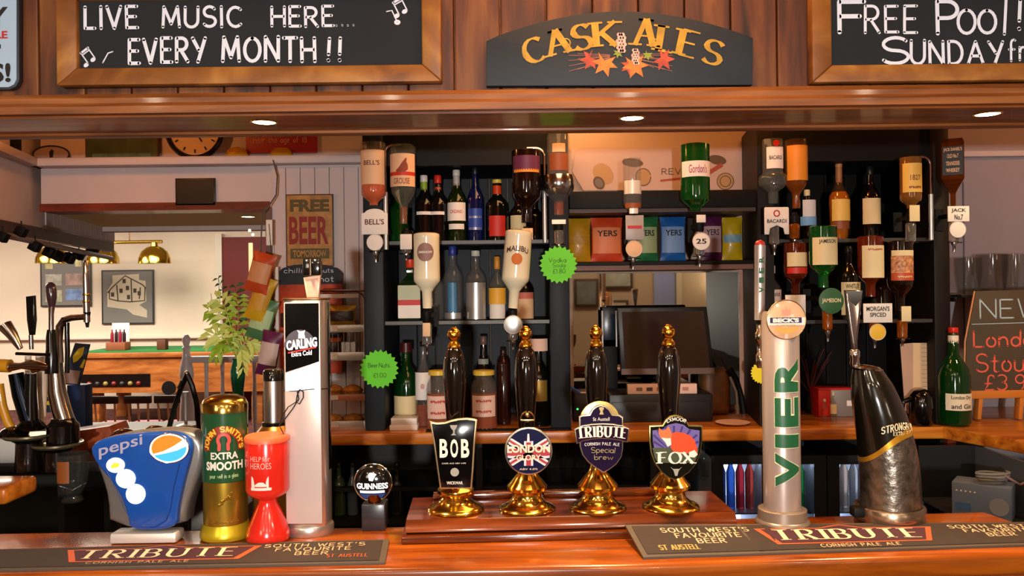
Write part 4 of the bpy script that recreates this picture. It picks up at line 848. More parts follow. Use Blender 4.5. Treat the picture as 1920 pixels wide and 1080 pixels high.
m = MB(); m.flat([fl([(1234, 800), (1240, 806), (1246, 804), (1252, 798), (1256, 806), (1258, 816), (1254, 826), (1244, 824), (1236, 818), (1233, 810)])], -.0501); m.build('fox_head', mat('fox_pale_orange', 'e0703c', .3, coat=.5), c, smooth=0)
m = MB(); m.flat([fl([(1238, 819), (1248, 820), (1256, 820), (1257, 832), (1250, 836), (1246, 828)])], -.0503); m.build('fox_chest', mat('ivory_print', 'e6ddd0', .5), c, smooth=0); m = MB(); m.flat([fl([(1290, 846), (1300, 842), (1306, 850), (1300, 856), (1290, 855)])], -.0503); m.build('fox_tail_tip', mat('ivory_print', 'e6ddd0', .5), c, smooth=0)
m = MB()
for ch, a, b in (('F', 1233, 1250), ('O', 1252, 1276), ('X', 1277, 1299)):
    x0, z0 = f(a, 867); x1, z1 = f(b, 846); m.strokes(ch, x0+.002, x1-.002, z0, z1, -.0507, .26, mode='serif')
m.build('lettering', mat('ivory_print', 'e6ddd0', .5), c, smooth=0)
m = MB(); m.strokes('EXMOOR', -17, 17, 0, 6, warp=arcT(1266, 820, 33, -.0507), pen=.2); m.build('small_lettering', mat('ivory_print', 'e6ddd0', .5), c, smooth=0)
m = MB(); m.flat([fl([(1255, 873), (1260, 877), (1272, 877), (1277, 873), (1271, 880), (1268, 890), (1264, 890), (1261, 880)])], -.0507); m.build('stag_mark', _M['grey_print'], c, smooth=0); clipmount(t, s, 80)

# ================= BEER TOWERS ON THE BAR =================
ZB = 1.1
# -- blue soft-drink dispenser
k = K(270, 1004, 1.70, z=ZB); t = thing('drink_dispenser', 'blue soft drink dispenser with a round lit badge and three lit buttons', 'drinks dispenser', k.b)
P = k.pp([(176, 842), (179, 870), (190, 900), (200, 935), (203, 990), (345, 990), (350, 950), (362, 915), (376, 880), (382, 850), (378, 828), (362, 812), (330, 806), (285, 808), (232, 814), (196, 824)])
sh = lambda P, d=0: P
MB().prism(smoothpoly(P, 1), .0, .06, b=.012, seg=3).build('body_shell', mat('gunmetal_shell', '8c8884', .3, .6), t)
P = k.pp([(200, 990), (204, 985), (345, 983), (348, 1003), (330, 1006), (206, 1009), (200, 1005)])
MB().box(k.p(201, 0)[0], k.p(325, 0)[0], -.018, .03, 0, .023, .006).build('foot', mat('satin_silver_foot', 'd8d0c8', .4, .3), t)
P = k.pp([(176, 840), (184, 828), (200, 820), (232, 813), (285, 808), (330, 808), (354, 815), (365, 828), (364, 850), (352, 892), (343, 930), (338, 958), (336, 988), (249, 992), (245, 962), (234, 930), (216, 900), (196, 878), (182, 858)])
PB = smoothpoly(P, 2); BLU = mat('pepsi_blue_plastic'.replace('pepsi_', ''), '164a9e', .22, coat=.8)
fr = MB().prism(PB, -.016, .012, b=.006, seg=4).build('front_cover', BLU, t)
Pg = k.pp([(206, 878), (226, 915), (240, 950), (252, 972), (272, 984), (298, 984), (318, 972), (326, 950), (332, 910), (343, 866)])
MB().tube([(a, -.0165, b) for a, b in Pg], .0009, 6).build('panel_line', mat('dark_blue_groove', '0e2f6e', .3), fr)
EM = lambda n, c, e: mat(n, c, .4, emit=e)
for j, (x, y, rx, ry, cc, em) in enumerate(((224, 869, 17, 14, 'f8f4d8', 1.1), (243, 894, 18, 17.5, 'fdfcf4', 1.5), (261.5, 922.5, 18, 18.5, 'fcfdf0', 1.5))):
    a, b = k.p(x, y); bt = MB().disc(a, -.0185, b, rx*k.s, ry*k.s, t=.003, b=.0008).build('lit_button', EM('lit_button_%d' % (j > 0), cc, em), t)
    if j == 0: MB().flat([[(a+dx*k.s, b+dz*k.s) for dx, dz in ((-9, -2), (-2, 5), (9, 4), (6, -3), (-5, -6))]], -.0188).build('lemon_mark', EM('lemon_mark', 'e9c53c', .6), bt, smooth=0)
a, b = k.p(324.5, 837); rx, ry = 36*k.s, 27*k.s
bd = MB().disc(a, -.020, b, rx, ry, t=.005, b=.001).build('badge', EM('badge_white', 'f4f2f4', 1.0), t)
def ell(t0, t1, kx=.9, n=16): return [(a+rx*kx*cos(radians(t0+(t1-t0)*j/n)), b+ry*kx*sin(radians(t0+(t1-t0)*j/n))) for j in range(n+1)]
MB().flat([ell(38, 205)+[(a-rx*.3, b-ry*.2), (a+rx*.2, b+ry*.12)]], -.0206).build('orange_field', EM('badge_orange', 'e8741c', .7), bd, smooth=0)
MB().flat([ell(212, 368)+[(a+rx*.4, b-ry*.15), (a-rx*.2, b-ry*.35)]], -.0206).build('blue_field', EM('badge_blue', '3aa4dc', .7), bd, smooth=0)
MB().ring(a, -.0195, b, rx*1.02, .0012, ry*1.02).build('badge_rim', CHROME, bd)
a0 = radians(15.5)
def slant(u, v): p = k.p(193+u*cos(a0)+v*sin(a0)*-.1, 853-u*sin(a0)-v); return (p[0], -.0166, p[1])
MB().text('pepsi', 0, 84, -6, 20, warp=slant, bold=.015, step=200).build('lettering', mat('lilac_silver_print', 'b8b4d0', .3, .3), fr, smooth=0)
# -- green & gold smooth ale tower
k = K(424, 1006, 1.728, z=ZB); s = k.s; t = thing('beer_tower', 'green and gold cylindrical beer tower with a red horseshoe', 'beer tower', k.b, rz=radians(19))
q = lambda y: k.p(424, y)[1]
GM = mat('brushed_gold_metal', 'b29032', .3, .85, noise=.15, nscale=30)
MB().lathe([(39.5*s, .02), (40*s, .024), (40*s, q(897))], 40).build('gold_body', GM, t)
MB().lathe([(43*s, 0), (46*s, .004), (46.5*s, .010), (45*s, .018), (42*s, .026), (40.5*s, .034), (0, .034)], 40).build('yellow_foot', mat('yellow_gold_foot', 'c8b024', .3, .55), t)
MB().lathe([(42*s, q(896)), (42*s, q(768))], 40).build('green_band', mat('bottle_green_enamel', '1c4a2a', .2, coat=.8), t)
MB().lathe([(42.5*s, q(770)), (42.5*s, q(757)), (38*s, q(748)), (24*s, q(741)), (0, q(738))], 40).build('domed_cap', mat('bright_gold_cap', 'd6b45a', .15, 1), t)
MB().ring(0, 0, 0, .1, .1) if 0 else None
wp = cyl(42*s+.0008); R = 42*s; m = MB()
cz = q(832); cx0 = -2*s
def archw(rad_off, base=27): 
    def g(x, z): 
        rr = (base+z)*s; a = x/base; return wp(cx0+rr*sin(a)*.98, cz+rr*cos(a))
    return g
gb = t.children[1]
ring_pts = [[(cx0+r1*s*sin(radians(a)), cz+r1*s*cos(radians(a))) for a, r1 in ((j*10, 40), ((j+1)*10, 40), ((j+1)*10, 26), (j*10, 26))] for j in range(-10, 10)]
MB().flat(ring_pts, warp=wp, step=.01).build('red_arch', mat('red_arch_print', '8c2a16', .4), gb, smooth=0)
MB().strokes("JOHN SMITH'S", -46, 46, 1.5, 10.5, warp=lambda x, z: (lambda p: (p[0]*1.0, p[1]-.0008, p[2]))(archw(0, 28)(x, z)), pen=.27, gap=.34).build('arch_lettering', mat('yellow_print', 'e8b83a', .4), gb, smooth=0)
m = MB(); hp = [(cx0+10*s*sin(radians(a)), q(818)+11*s*cos(radians(a))) for a in range(-130, 131, 20)]; m.stroke([(cx0-8*s, q(835))]+hp+[(cx0+8*s, q(835))], 6*s, wp); m.build('horseshoe', mat('red_white_print', 'cc4a40', .4), gb, smooth=0)
m = MB(); m.text('EXTRA', -26*s, 24*s, q(853), q(840), warp=wp, bold=.03); m.text('SMOOTH', -36*s, 34*s, q(873), q(857), warp=wp, bold=.04); m.build('lettering', mat('ivory_print', 'e6ddd0', .5), gb, smooth=0)
MB().strokes('pour well in a glass', -28*s, 24*s, q(887), q(880), warp=wp, pen=.12, gap=.2).build('script_lettering', mat('pale_green_print', 'a8c08c', .5), gb, smooth=0)
m = MB(); wg = cyl(40*s+.001)
for j in range(16): 
    a = random.uniform(-1, 1); m.ball(wg((a*14-2)*s, q(931+a*-14+random.uniform(-5, 5))), 2.4*s, n=6)
for j in range(18): m.ball(wg((-26+j*2.9)*s, q(969)), 1.2*s, n=6)
m.build('embossed_crest', GM, t, kind='stuff')
# -- red charity box
k = K(503, 1008, 1.705, z=ZB); s = k.s; q = lambda y: k.p(503, y)[1]
t = thing('charity_box', 'red plastic charity collecting box on a flared foot', 'collection box', k.b, rz=radians(14))
RD = mat('glossy_red_plastic', 'd8281a', .2, coat=.6)
MB().lathe([(38*s, 0), (40.5*s, .004), (40*s, .018), (36*s, .032), (24*s, q(955)), (17*s, q(940)), (18*s, q(935)), (30*s, q(928)), (38*s, q(921)), (40*s, q(915)), (40.5*s, q(824)), (39*s, q(820))], 40).build('body', RD, t)
MB().lathe([(41.5*s, q(826)), (41.5*s, q(818)), (39*s, q(815)), (0, q(814))], 40).build('lid', mat('orange_red_lid', 'e0603a', .4), t)
wp = cyl(40.5*s+.0008); LR_ = mat('pink_white_print', 'eeb0a0', .5)
m = MB(); m.text('HELP', -31*s, -9*s, q(857), q(848), warp=wp, bold=.0); m.text('for', -7*s, 7*s, q(857), q(848), warp=wp); m.text('HEROES', -31*s, 9*s, q(871), q(860), warp=wp); m.build('lettering', LR_, t, smooth=0)
m = MB(); m.rect(-30*s, 9*s, q(910), q(905), warp=wp); m.flat([[(x*s, q(y)) for x, y in L_] for L_ in ([(-29, 906), (-29, 884), (-25, 887), (-23, 896), (-22, 906)], [(1, 906), (-1, 896), (1, 888), (4, 884), (4, 906)], [(-22, 900), (-14, 895), (-6, 895), (0, 900), (0, 903), (-22, 903)])], warp=wp); m.build('stretcher_emblem', mat('pale_print', 'f4dccf', .5), t, smooth=0)
# cord between box and tower handle
m = MB()
def cp(px, py, D): v = W(px, py, D); return v
# -- tall silver lager tower with lit panel
k = K(580, 997, 1.755, z=ZB); s = k.s; q = lambda y: k.p(578, y)[1]; xo = k.p(575, 780)[0]
t = thing('beer_tower', 'tall silver beer tower with a black and lit white front panel', 'beer tower', k.b)
MB().lathe([(44*s, 0), (45*s, .003), (45*s, .017), (44*s, .02), (38*s, .021)], 48, sx=1.02, sy=.9).build('base_ring', mat('satin_aluminium', 'c8bcb4', .28, .85), t)
rr = lambda w_, d_, r_: smoothpoly([(-w_+r_, -d_), (w_-r_, -d_), (w_, -d_+r_), (w_, d_-r_), (w_-r_, d_), (-w_+r_, d_), (-w_, d_-r_), (-w_, -d_+r_)], 2)
H = q(562)
col = MB().prism([(a+0*s, b) for a, b in rr(41*s, 32*s, 14*s)], .02, H, 'z', b=.0012).build('column', mat('satin_aluminium', 'c8bcb4', .28, .85), t)
MB().box(37*s, 41.5*s, -.012, .012, q(880), q(566), .002).build('side_strip', BLACK, col)
dfr = -32*s-.0012
pan = MB().box(-33*s, 33*s, dfr-.003, dfr+.004, q(972), q(566), .002).build('front_panel', mat('pearl_panel', 'd4c2bc', .3, .25, coat=.4), col)
yy = dfr-.0036
MB().flat([[(-31*s, q(694)), (31*s, q(675)), (31*s, q(568)), (-31*s, q(568))]], yy).build('black_label', mat('clip_black', '050506', .14), pan, smooth=0)
MB().flat([[(-31*s, q(728)), (31*s, q(728)), (31*s, q(677)), (-31*s, q(696))]], yy).build('lit_band', EM('lit_white_band', 'ece6fa', 1.1), pan, smooth=0)
m = MB(); m.flat([[(-4*s+29*s*cos(radians(a)), q(648)+32*s*sin(radians(a))) for a in range(0, 181, 12)]], yy-.0003); m.build('grey_half_disc', mat('grey_half_disc', '55525e', .3, .4), pan, smooth=0)
m = MB(); m.flat([[((x-574)*s, q(y)) for x, y in ((567, 632), (568, 622), (565, 617), (570, 619), (575, 619), (580, 617), (578, 623), (580, 632))]], yy-.0006); m.build('lion_mark', EM('lit_mark', 'f0eef6', .6), pan, smooth=0)
m = MB(); m.text('CARLING', -29*s, 28*s, q(651), q(633), yy-.0009, bold=.04, shear=.15, rot=radians(7)); m.text('Extra Cold', -20*s, 18*s, q(664), q(655), yy-.0006, bold=.02, shear=.1, rot=radians(5)); m.build('lettering', EM('lit_mark', 'f0eef6', .6), pan, smooth=0)
m = MB(); m.flat([[(-26*s, q(657)), (26*s, q(647)), (26*s, q(650)), (-26*s, q(660))]], yy-.0006); m.build('red_swoosh', REDP, pan, smooth=0)
MB().prism(rr(43*s, 34*s, 14*s), H, H+.004, 'z', b=.0012).build('top_cap', mat('bronze_cap', '8f6a48', .3, .9), t)
m = MB(); hx = k.p(585, 560)[0]
hd = MB().prism([(hx-10*s, H+.003), (hx+12*s, H+.003), (hx+16*s, q(515)), (hx-16*s, q(520))], .0, .012, b=.002).build('tap_handle', mat('peach_handle', 'e0b294', .35, coat=.3), t)
MB().prism([(hx-7*s, H+.006), (hx+9*s, H+.006), (hx+12*s, q(521)), (hx-12*s, q(525))], -.0012, .002).build('handle_inlay', mat('rose_beige_inlay', 'b98f80', .3, coat=.3), hd)
MB().box(hx-16*s, hx+16*s, -.006, .022, q(517), q(484), .003).build('handle_top', BLACK, t)
MB().tube([(hx-1*s, -.0075, q(516)), (hx-1*s, -.0075, q(486))], 2.6*s, 8).build('chrome_strip', CHROME, t)
# black cord tied round the tower, looping down to the charity box
CORD = mat('black_cord', '0a0a0c', .6)
m = MB(); zz = q(727); L = rr(42.5*s, 33.5*s+.004, 14*s); m.tube([(a, b, zz+.002*sin(a*60)) for a, b in L], .0012, 6, True)
y_ = dfr-.008
loop = [(572, 727), (568, 735), (566, 748), (572, 752), (579, 740), (579, 730), (573, 725), (568, 730), (571, 742), (560, 760), (545, 780), (536, 790)]
m2 = MB(); m2.tube([(k.p(x, y)[0], y_, k.p(x, y)[1]) for x, y in loop], .0013, 6); m2.tube([(k.p(x, y)[0], y_-.003, k.p(x, y)[1]) for x, y in [(571, 745), (552, 757), (541, 774), (536, 790), (541, 800), (545, 808), (540, 817)]], .0012, 6)
m.f += [tuple(i+len(m.v) for i in f_) for f_ in m2.f]; m.v += m2.v
o = m.build('security_cord', CORD, None, loc=k.b); tag(o, 'black cord tied round the lit silver tower above the red collecting box', 'cord')
# steel tower behind
k = K(516, 1000, 1.86, z=1.0); s = k.s; q = lambda y: k.p(516, y)[1]
t = thing('beer_tower', 'plain steel cylinder tower on a brass cone behind the red collecting box', 'beer tower', k.b)
MB().lathe([(40*s, 0), (40*s, q(822)), (30*s, q(806)), (21*s, q(796))], 32).build('brass_cone', mat('dull_brass', '9c7434', .3, .9), t)
MB().lathe([(22*s, q(797)), (22*s, q(791)), (19*s, q(790))], 32).build('black_collar', BLACK, t)
MB().lathe([(18*s, q(791)), (18*s, q(712))], 32).build('steel_column', STEEL, t); MB().lathe([(19*s, q(713)), (19*s, q(696)), (16*s, q(692)), (0, q(692))], 32).build('black_cap', BLACK, t)
# -- small round stout badge tap
k = K(703, 991, 1.775, z=ZB); s = k.s; q = lambda y: k.p(703, y)[1]
t = thing('beer_tap_badge', 'small black box stand with a round lit black glass badge', 'beer tap', k.b)
MB().box(-22*s, 22*s, -.02, .03, 0, q(941), .003).build('box_stand', mat('charcoal_box', '26262b', .3, coat=.3), t)
MB().lathe([(12*s, q(942)), (14*s, q(936)), (16*s, q(925))], 20).build('bronze_neck', mat('bronze', '8c5a30', .25, 1), t)
cz = q(904); xo = k.p(700, 904)[0]
MB().ball((xo, 0, cz), 35*s, (1, .5, .98), 28).build('round_head', BLACK, t); MB().ring(xo, -.004, cz, 35*s, .0016).build('chrome_rim', CHROME, t)
dm = -.5*35*s
domw = lambda x, z: (x+xo, -.5*math.sqrt(max(0, (35*s)**2-x*x-((z-cz)/.98)**2))-.0009, z)
m = MB(); m.text('GUINNESS', -29*s, 29*s, q(913), q(902), warp=domw, bold=.03, step=.003); m.flat([[(a*s, q(b)) for a, b in ((-5, 897), (-7, 886), (-3, 883), (4, 884), (8, 886), (4, 893), (2, 898))]], warp=domw, step=.002); m.build('lettering', EM('lit_mark2', 'f4f6fa', 1.2), t, smooth=0)
m = MB()
for r0, y0_, y1_ in ((27, 921, 916),): m.rect(-23*s, 23*s, q(921), q(916), warp=domw, step=.003)
m.build('lit_bar', EM('lit_bar', 'b8d0ee', 1.0), t, smooth=0)
m = MB(); m.flat([[(-25*s, q(923)), (25*s, q(923)), (16*s, q(932)), (-16*s, q(932))]], warp=domw, step=.003); m.build('blue_field', EM('blue_glow', '243c70', .5), t, smooth=0)
# -- silver tower with green vertical lettering
k = K(1467, 979, 1.775, z=ZB); s = k.s; q = lambda y: k.p(1467, y)[1]
t = thing('beer_tower', 'silver cylindrical beer tower with large green letters running upwards', 'beer tower', k.b)
SA = mat('warm_satin_silver', 'b8a8a2', .3, .6)
MB().lathe([(49*s, 0), (50*s, .003), (49*s, .009), (45*s, .013), (44*s, .034), (41*s, .036), (35*s, .037)], 44).build('base_ring', mat('grey_taupe_base', '8a7c70', .35, .5), t)
MB().lathe([(34*s, .036), (34*s, q(592)), (30*s, q(584)), (0, q(582))], 44).build('column', SA, t)
wp = cyl(34*s+.0008); wp2 = cyl(34*s+.0012)
def upw(w_, d=0): 
    return lambda x, z: w_(-z*s, q(905)+x*s)
for nm, mm, ww, off, bo in (('lettering_edge', mat('pale_lime_edge', 'cfd0a8', .4), wp, 2, .07), ('lettering', mat('vier_green'.replace('vier_', 'deep_'), '1c5434', .35), wp2, 0, .045)):
    m = MB()
    for ch, a, b in (('V', 0, 62), ('I', 72, 96), ('E', 110, 164), ('R', 174, 236)):
        vs = MB(); vs.text(ch, a-off*.6, b+off*.6, -25-off*.4, 23+off*.4, bold=bo)
        # add slab serifs
        m.add([upw(ww)(v[0], v[2]) for v in []], [])
        qb = bmesh.new(); L_ = [qb.verts.new((-v[2], 0, v[0])) for v in vs.v]
        for f_ in vs.f:
            try: qb.faces.new([L_[i] for i in f_])
            except ValueError: pass
        x = -26
        while x < 26: bmesh.ops.bisect_plane(qb, geom=list(qb.verts)+list(qb.edges)+list(qb.faces), plane_co=(x, 0, 0), plane_no=(1, 0, 0)); x += 3
        for v in qb.verts: v.co = Vector(ww(v.co.x*s, q(905)+v.co.z*s))
        m.bm(qb)
    m.build(nm, mm, t, smooth=0)
cz = q(598); bt = MB().disc(0, -.040, cz, 36*s, t=.005, n=44, b=.001).build('round_badge', mat('peach_lens', 'd8a884', .2, coat=.8), t)
MB().ring(0, -.0395, cz, 36*s, .0012).build('badge_rim', mat('pale_brass', 'd9c58c', .2, 1), bt)
chord = lambda z0, z1: [(-math.sqrt((35*s)**2-(z0)**2), cz+z0), (math.sqrt((35*s)**2-(z0)**2), cz+z0), (math.sqrt((35*s)**2-(z1)**2), cz+z1), (-math.sqrt((35*s)**2-(z1)**2), cz+z1)]
MB().flat([chord(-10*s, 4*s)], -.0408).build('white_band', WHITE, bt, smooth=0)
MB().flat([[(-30*s, cz-6*s), (28*s, cz-6*s), (28*s, cz+4*s), (-30*s, cz+4*s)]], -.0411).build('navy_bar', mat('navy_print', '1a1c4c', .4), bt, smooth=0)
MB().text("BECK'S", -25*s, 23*s, cz-5*s, cz+3*s, -.0415, bold=.06).build('lettering', PAPER, bt, smooth=0)
m = MB(); m.flat([[(22*s*cos(radians(a)), cz-14*s+12*s*sin(radians(a))) for a in range(180, 361, 15)]], -.0411); m.build('amber_field', mat('amber_print', 'd69a50', .3), bt, smooth=0)
MB().text('VIER', -20*s, 20*s, cz-12*s, cz-9*s, -.0411, bold=.04).build('small_lettering', mat('gold_print', 'b09a60', .4), bt, smooth=0)
MB().flat([[(a*s, cz+b*s) for a, b in ((-8, 8), (-8, 20), (-3, 17), (0, 24), (3, 17), (8, 20), (8, 8))]], -.0411).build('castle_mark', mat('salmon_print', 'e8907a', .4), bt, smooth=0)
# tap handle left of it
hp = k.p(1424, 600); D2 = .06
kk = K(1424, 600, 1.84); t2 = MB()
h = thing('tap_handle', 'slim silver tap handle with a red tip and green letters', 'tap handle', (kk.b.x, 1.84, W(1424, 690, 1.84).z)); qq = lambda x, y: (W(x, y, 1.84).x-kk.b.x, W(x, y, 1.84).z-h.location.z)
a, b = qq(1424, 600), qq(1425, 460); hs = 1.84/F
MB().tube([(a[0], 0, a[1]), (b[0], 0, b[1]), (b[0], 0, b[1]+.001)], [9.5*hs, 10.5*hs, 9*hs], 14).build('grip', SA, h)
MB().ball((b[0], 0, b[1]+.002), 9.5*hs, (1, 1, .9), 14).build('red_tip', mat('red_tip', 'c02c24', .3, coat=.5), h)
m = MB(); 
for ch, y in (('V', 548), ('I', 530), ('E', 512), ('R', 492)):
    x0, z0 = qq(1419, y); z1 = z0+9*hs; x1 = x0+11*hs; m.text(ch, x0, x1, z0, z1, -11.2*hs, bold=.05, rot=pi/2)
m.build('lettering', mat('deep_green', '1c5434', .35), h, smooth=0)
m = MB(); c0 = qq(1423, 602); c1 = qq(1423, 690); m.lathe([(5*hs, 0), (8*hs, .01), (8*hs, .03), (5*hs, .035), (6*hs, .06), (9*hs, .065), (9*hs, .08), (6*hs, .085), (6*hs, .112)], 14); m.build('chrome_tap', CHROME, h)
m = MB(); m.lathe([(9*hs, qq(1423, 608)[1]), (9.5*hs, qq(1423, 600)[1])], 14); m.build('black_ring', BLACK, h)
MB().tube([(0, 0, .02), (0, -.03, .012), (.02, -.045, .0), (W(1440, 690, 1.84).x-kk.b.x, -.03, -.02)], 6*hs, 10).build('tap_spout', CHROME, h)
# -- curved black cider tower
k = K(1668, 969, 1.80, z=ZB); s = k.s
t = thing('beer_tower', 'curved black cider tower with a gold swirl and frosted steel lower half', 'beer tower', k.b)
cen = [(1668, 950, 54), (1669, 925, 53.5), (1668, 895, 53), (1666, 865, 52), (1662, 835, 50.5), (1656, 805, 48.5), (1649, 775, 46), (1641, 745, 42), (1634, 718, 36), (1628, 700, 29), (1626, 692, 26)]
n = 48; rings = []
for i in range(len(cen)-1):
    for j in range(4):
        u = j/4; rings.append([cen[i][q_]*(1-u)+cen[i+1][q_]*u for q_ in range(3)])
rings.append(list(cen[-1]))
def ringat(y):
    for (x0, y0, r0), (x1, y1, r1) in zip(cen, cen[1:]):
        if y1 <= y <= y0: u = (y0-y)/(y0-y1); return x0+(x1-x0)*u, r0+(r1-r0)*u
    return (cen[0][0], cen[0][2]) if y > cen[0][1] else (cen[-1][0], cen[-1][2])
bd_ = lambda a: 838-27*cos(a)+14*sin(a)-3*sin(3*a)
def strip(f0, f1, rows, nm, mm, out=0):
    vs = []; fs = []
    for i in range(rows+1):
        for j in range(n):
            a = 2*pi*j/n; y = f0(a)*(1-i/rows)+f1(a)*i/rows; cx, r = ringat(y); x, z = k.p(cx, y); r = r*s+out; vs.append((x+r*cos(a), r*sin(a), z))
    for i in range(rows):
        for j in range(n): j2 = (j+1) % n; fs.append((i*n+j, i*n+j2, (i+1)*n+j2, (i+1)*n+j))
    m = MB(); m.add(vs, fs); return m.build(nm, mm, t)
ICE = mat('frosted_steel', '8f8478', .28, .95, noise=.5, nscale=55, bump=1.0)
strip(lambda a: 950, bd_, 12, 'steel_shell', ICE)
strip(bd_, lambda a: bd_(a)-12-3*cos(a), 2, 'gold_swirl', mat('swirl_gold', 'c9922a', .3, .7), .001)
strip(lambda a: bd_(a)-12-3*cos(a), lambda a: 692, 20, 'black_sleeve', mat('sleeve_black', '110e08', .15, coat=.8))
cx, cz = k.p(1626, 690)
MB().lathe([(0, 0), (27*s, 0), (27.5*s, .004), (20*s, .009), (0, .010)], 30, c=(0, 0, 0)).build('steel_top', CHROME, t, loc=(cx, 0, cz-.003)).rotation_euler = (0, radians(8), 0)
MB().lathe([(61*s, 0), (62.5*s, .003), (62.5*s, .030), (61*s, .033), (56*s, .034), (54*s, .03)], 48).build('base_ring', mat('warm_steel_ring', 'a8937c', .25, .95), t, loc=(0, 0, 0))
MB().box(k.p(1580, 0)[0], k.p(1612, 0)[0], -.03, .0, .012, .034, .005).build('rubber_lever', MATT, t)
def sw(x, z):  # wrap onto the leaning sleeve
    px, py = x, z; i = min(range(len(rings)), key=lambda q_: abs(rings[q_][1]-py)); cx_, cy_, r_ = rings[i]; d = max(-.97, min(.97, (px-cx_)/r_)); return (k.p(px, py)[0], -r_*s*math.sqrt(1-d*d)-.0012, k.p(px, py)[1])
m = MB(); m.strokes('STRONGBOW', 1633, 1701, 0, 12, warp=lambda x, z: sw(x, 806-z-8*sin((x-1633)/72*pi)), pen=.16, gap=.35); m.strokes('EXTRA COLD', 1652, 1697, 0, 6, warp=lambda x, z: sw(x, 808-z-(x-1650)*.05), pen=.17, gap=.4); m.build('lettering', mat('parchment_print', 'cfc2a0', .4), t, smooth=0)
# its tap handle
h0 = k.p(1606, 690); h1 = k.p(1600, 545)
P = [k.p(x, y) for x, y in ((1585, 544), (1618, 544), (1615, 575), (1611, 610), (1608, 640), (1608, 664), (1600, 664), (1597, 640), (1592, 605), (1588, 575))]
hd = MB().prism(P, -.002, .012, b=.004, seg=3).build('tap_handle', mat('smoky_chrome', 'a89c98', .15, 1), t)
MB().flat([[k.p(x, y) for x, y in ((1587, 546), (1616, 546), (1613, 562), (1604, 574), (1590, 562))]], -.0026).build('black_diamond', BLACK, hd, smooth=0)
m = MB(); x, z = k.p(1604, 664); m.lathe([(6*s, -.03), (9*s, -.022), (8*s, -.01), (9.5*s, -.006), (9.5*s, .006), (7*s, .01)], 16, c=(x, .004, z)); m.build('ferrule', CHROME, t)
# ================= BAR RUNNERS =================
RUB = mat('bar_runner_rubber', '2c211c', .75, noise=.12, nscale=40); RUBE = mat('runner_edge', '4c4238', .6)
TXT = mat('runner_cream_print', 'c4a886', .7); TRB = mat('runner_maroon', '3a1524', .7); TRE = mat('runner_orange_line', 'b0502c', .6)
def runner(label, surf, u0s, texts):
    """surf(u,v)->world point on the lying mat; u along, v front->rear"""
    b = Vector(surf(.5, .5)); t = thing('bar_runner', label, 'bar mat', b, 'rubber bar runners'); NU = 48
    def sheet(ua, ub, va, vb, h0, h1, nm, mm):
        m = MB(); vs = []; fs = []
        for h in (h0, h1):
            for i in range(NU+1):
                for j in range(5): p = Vector(surf(ua+(ub-ua)*i/NU, va+(vb-va)*j/4))-b; vs.append((p.x, p.y, p.z+h))
        o = (NU+1)*5
        for i in range(NU):
            for j in range(4): a = i*5+j; fs += [(a+o, a+5+o, a+6+o, a+1+o), (a, a+1, a+6, a+5)]
            for j in (0, 4): a = i*5+j; fs.append((a, a+5, a+5+o, a+o))
        for i in (0, NU):
            for j in range(4): a = i*5+j; fs.append((a, a+1, a+1+o, a+o))
        m.add(vs, fs); return m.build(nm, mm, t, smooth=30)
    sheet(0, 1, 0, 1, 0, .0042, 'mat_edge', RUBE); sheet(.012, .988, .07, .93, .0036, .0058, 'mat_face', RUB)
    def wp(h): 
        def g(u, v): p = Vector(surf(u, v))-b; return (p.x, p.y, p.z+h)
        return g
    W_ = (Vector(surf(1, .5))-Vector(surf(0, .5))).length; hh = (Vector(surf(.5, 1))-Vector(surf(.5, 0))).length
    for kind, tx, u0, u1, v0, v1 in texts:
        if kind == 'T':
            um = (u0+u1)/2
            def fld(e, h, nm, mm):
                m = MB(); ns = 60; vs = []; fs = []
                for i in range(ns+1):
                    q_ = i/ns; u_ = u0-.022+e*.35+(u1-u0+.05-e*.7)*q_; lo = v0-.13+e*1.0; hi = v1+.07-e+.13*max(0, 1-abs(u_-um)/.045)
                    for j in range(5): v_ = lo+(hi-lo)*j/4; vs.append(wp(h)(u_+(v_-.5)*.05*(1 if q_ > .5 else -1)*abs(2*q_-1), v_))
                for i in range(ns):
                    for j in range(4): a_ = i*5+j; fs.append((a_, a_+5, a_+6, a_+1))
                m.add(vs, fs); m.build(nm, mm, t, smooth=0)
            fld(0, .0062, 'logo_line', TRE); fld(.035, .0066, 'logo_field', TRB)
            MB().strokes(tx, 0, (u1-u0)*W_, 0, (v1-v0)*hh, warp=lambda x, z: wp(.0071)(u0+x/W_, v0+z/hh), pen=.15, mode='serif', gap=.42).build('logo_lettering', mat('runner_ivory', 'ddc8a8', .6), t, smooth=0)
        else:
            MB().strokes(tx, 0, (u1-u0)*W_, 0, (v1-v0)*hh, warp=lambda x, z: wp(.0064)(u0+x/W_, v0+z/hh), pen=.13, gap=.35).build('lettering', {'C': TXT, 'O': TRE, 'Y': mat('runner_mustard', 'a08a48', .6)}[kind], t, smooth=0)
    return t
def side(u, extra='O'): return [('C', "SOUTH WEST'S", u, u+.19, .70, .84), ('C', 'FAVOURITE', u+.025, u+.165, .52, .66), ('C', 'BEER', u+.065, u+.125, .34, .48), ]
G2 = lambda px, py: (lambda D: ((px-960)*CR+(540-py)*SR)*D/F)(0)
def onbar(px, py, h=0.0):
    v = W(px, py, 1.0)-Vector((0, 0, EYE)); d = (ZB+h-EYE)/v.z; return Vector((v.x*d, d, ZB+h+.0004))
def surfL(u, v):
    r0, r1 = onbar(-260, 1040), onbar(730, 1015); f0, f1 = onbar(-330, 1079), onbar(722, 1059); return f0.lerp(f1, u).lerp(r0.lerp(r1, u), v)
def surfR(u, v):
    h = .026*max(0, min(1, (.30-u)/.05)); px = 1172+u*850; r = onbar(px, 988-u*6, h); f = onbar(1206+u*874, 1049-u*29); p = f.lerp(r, v); return p
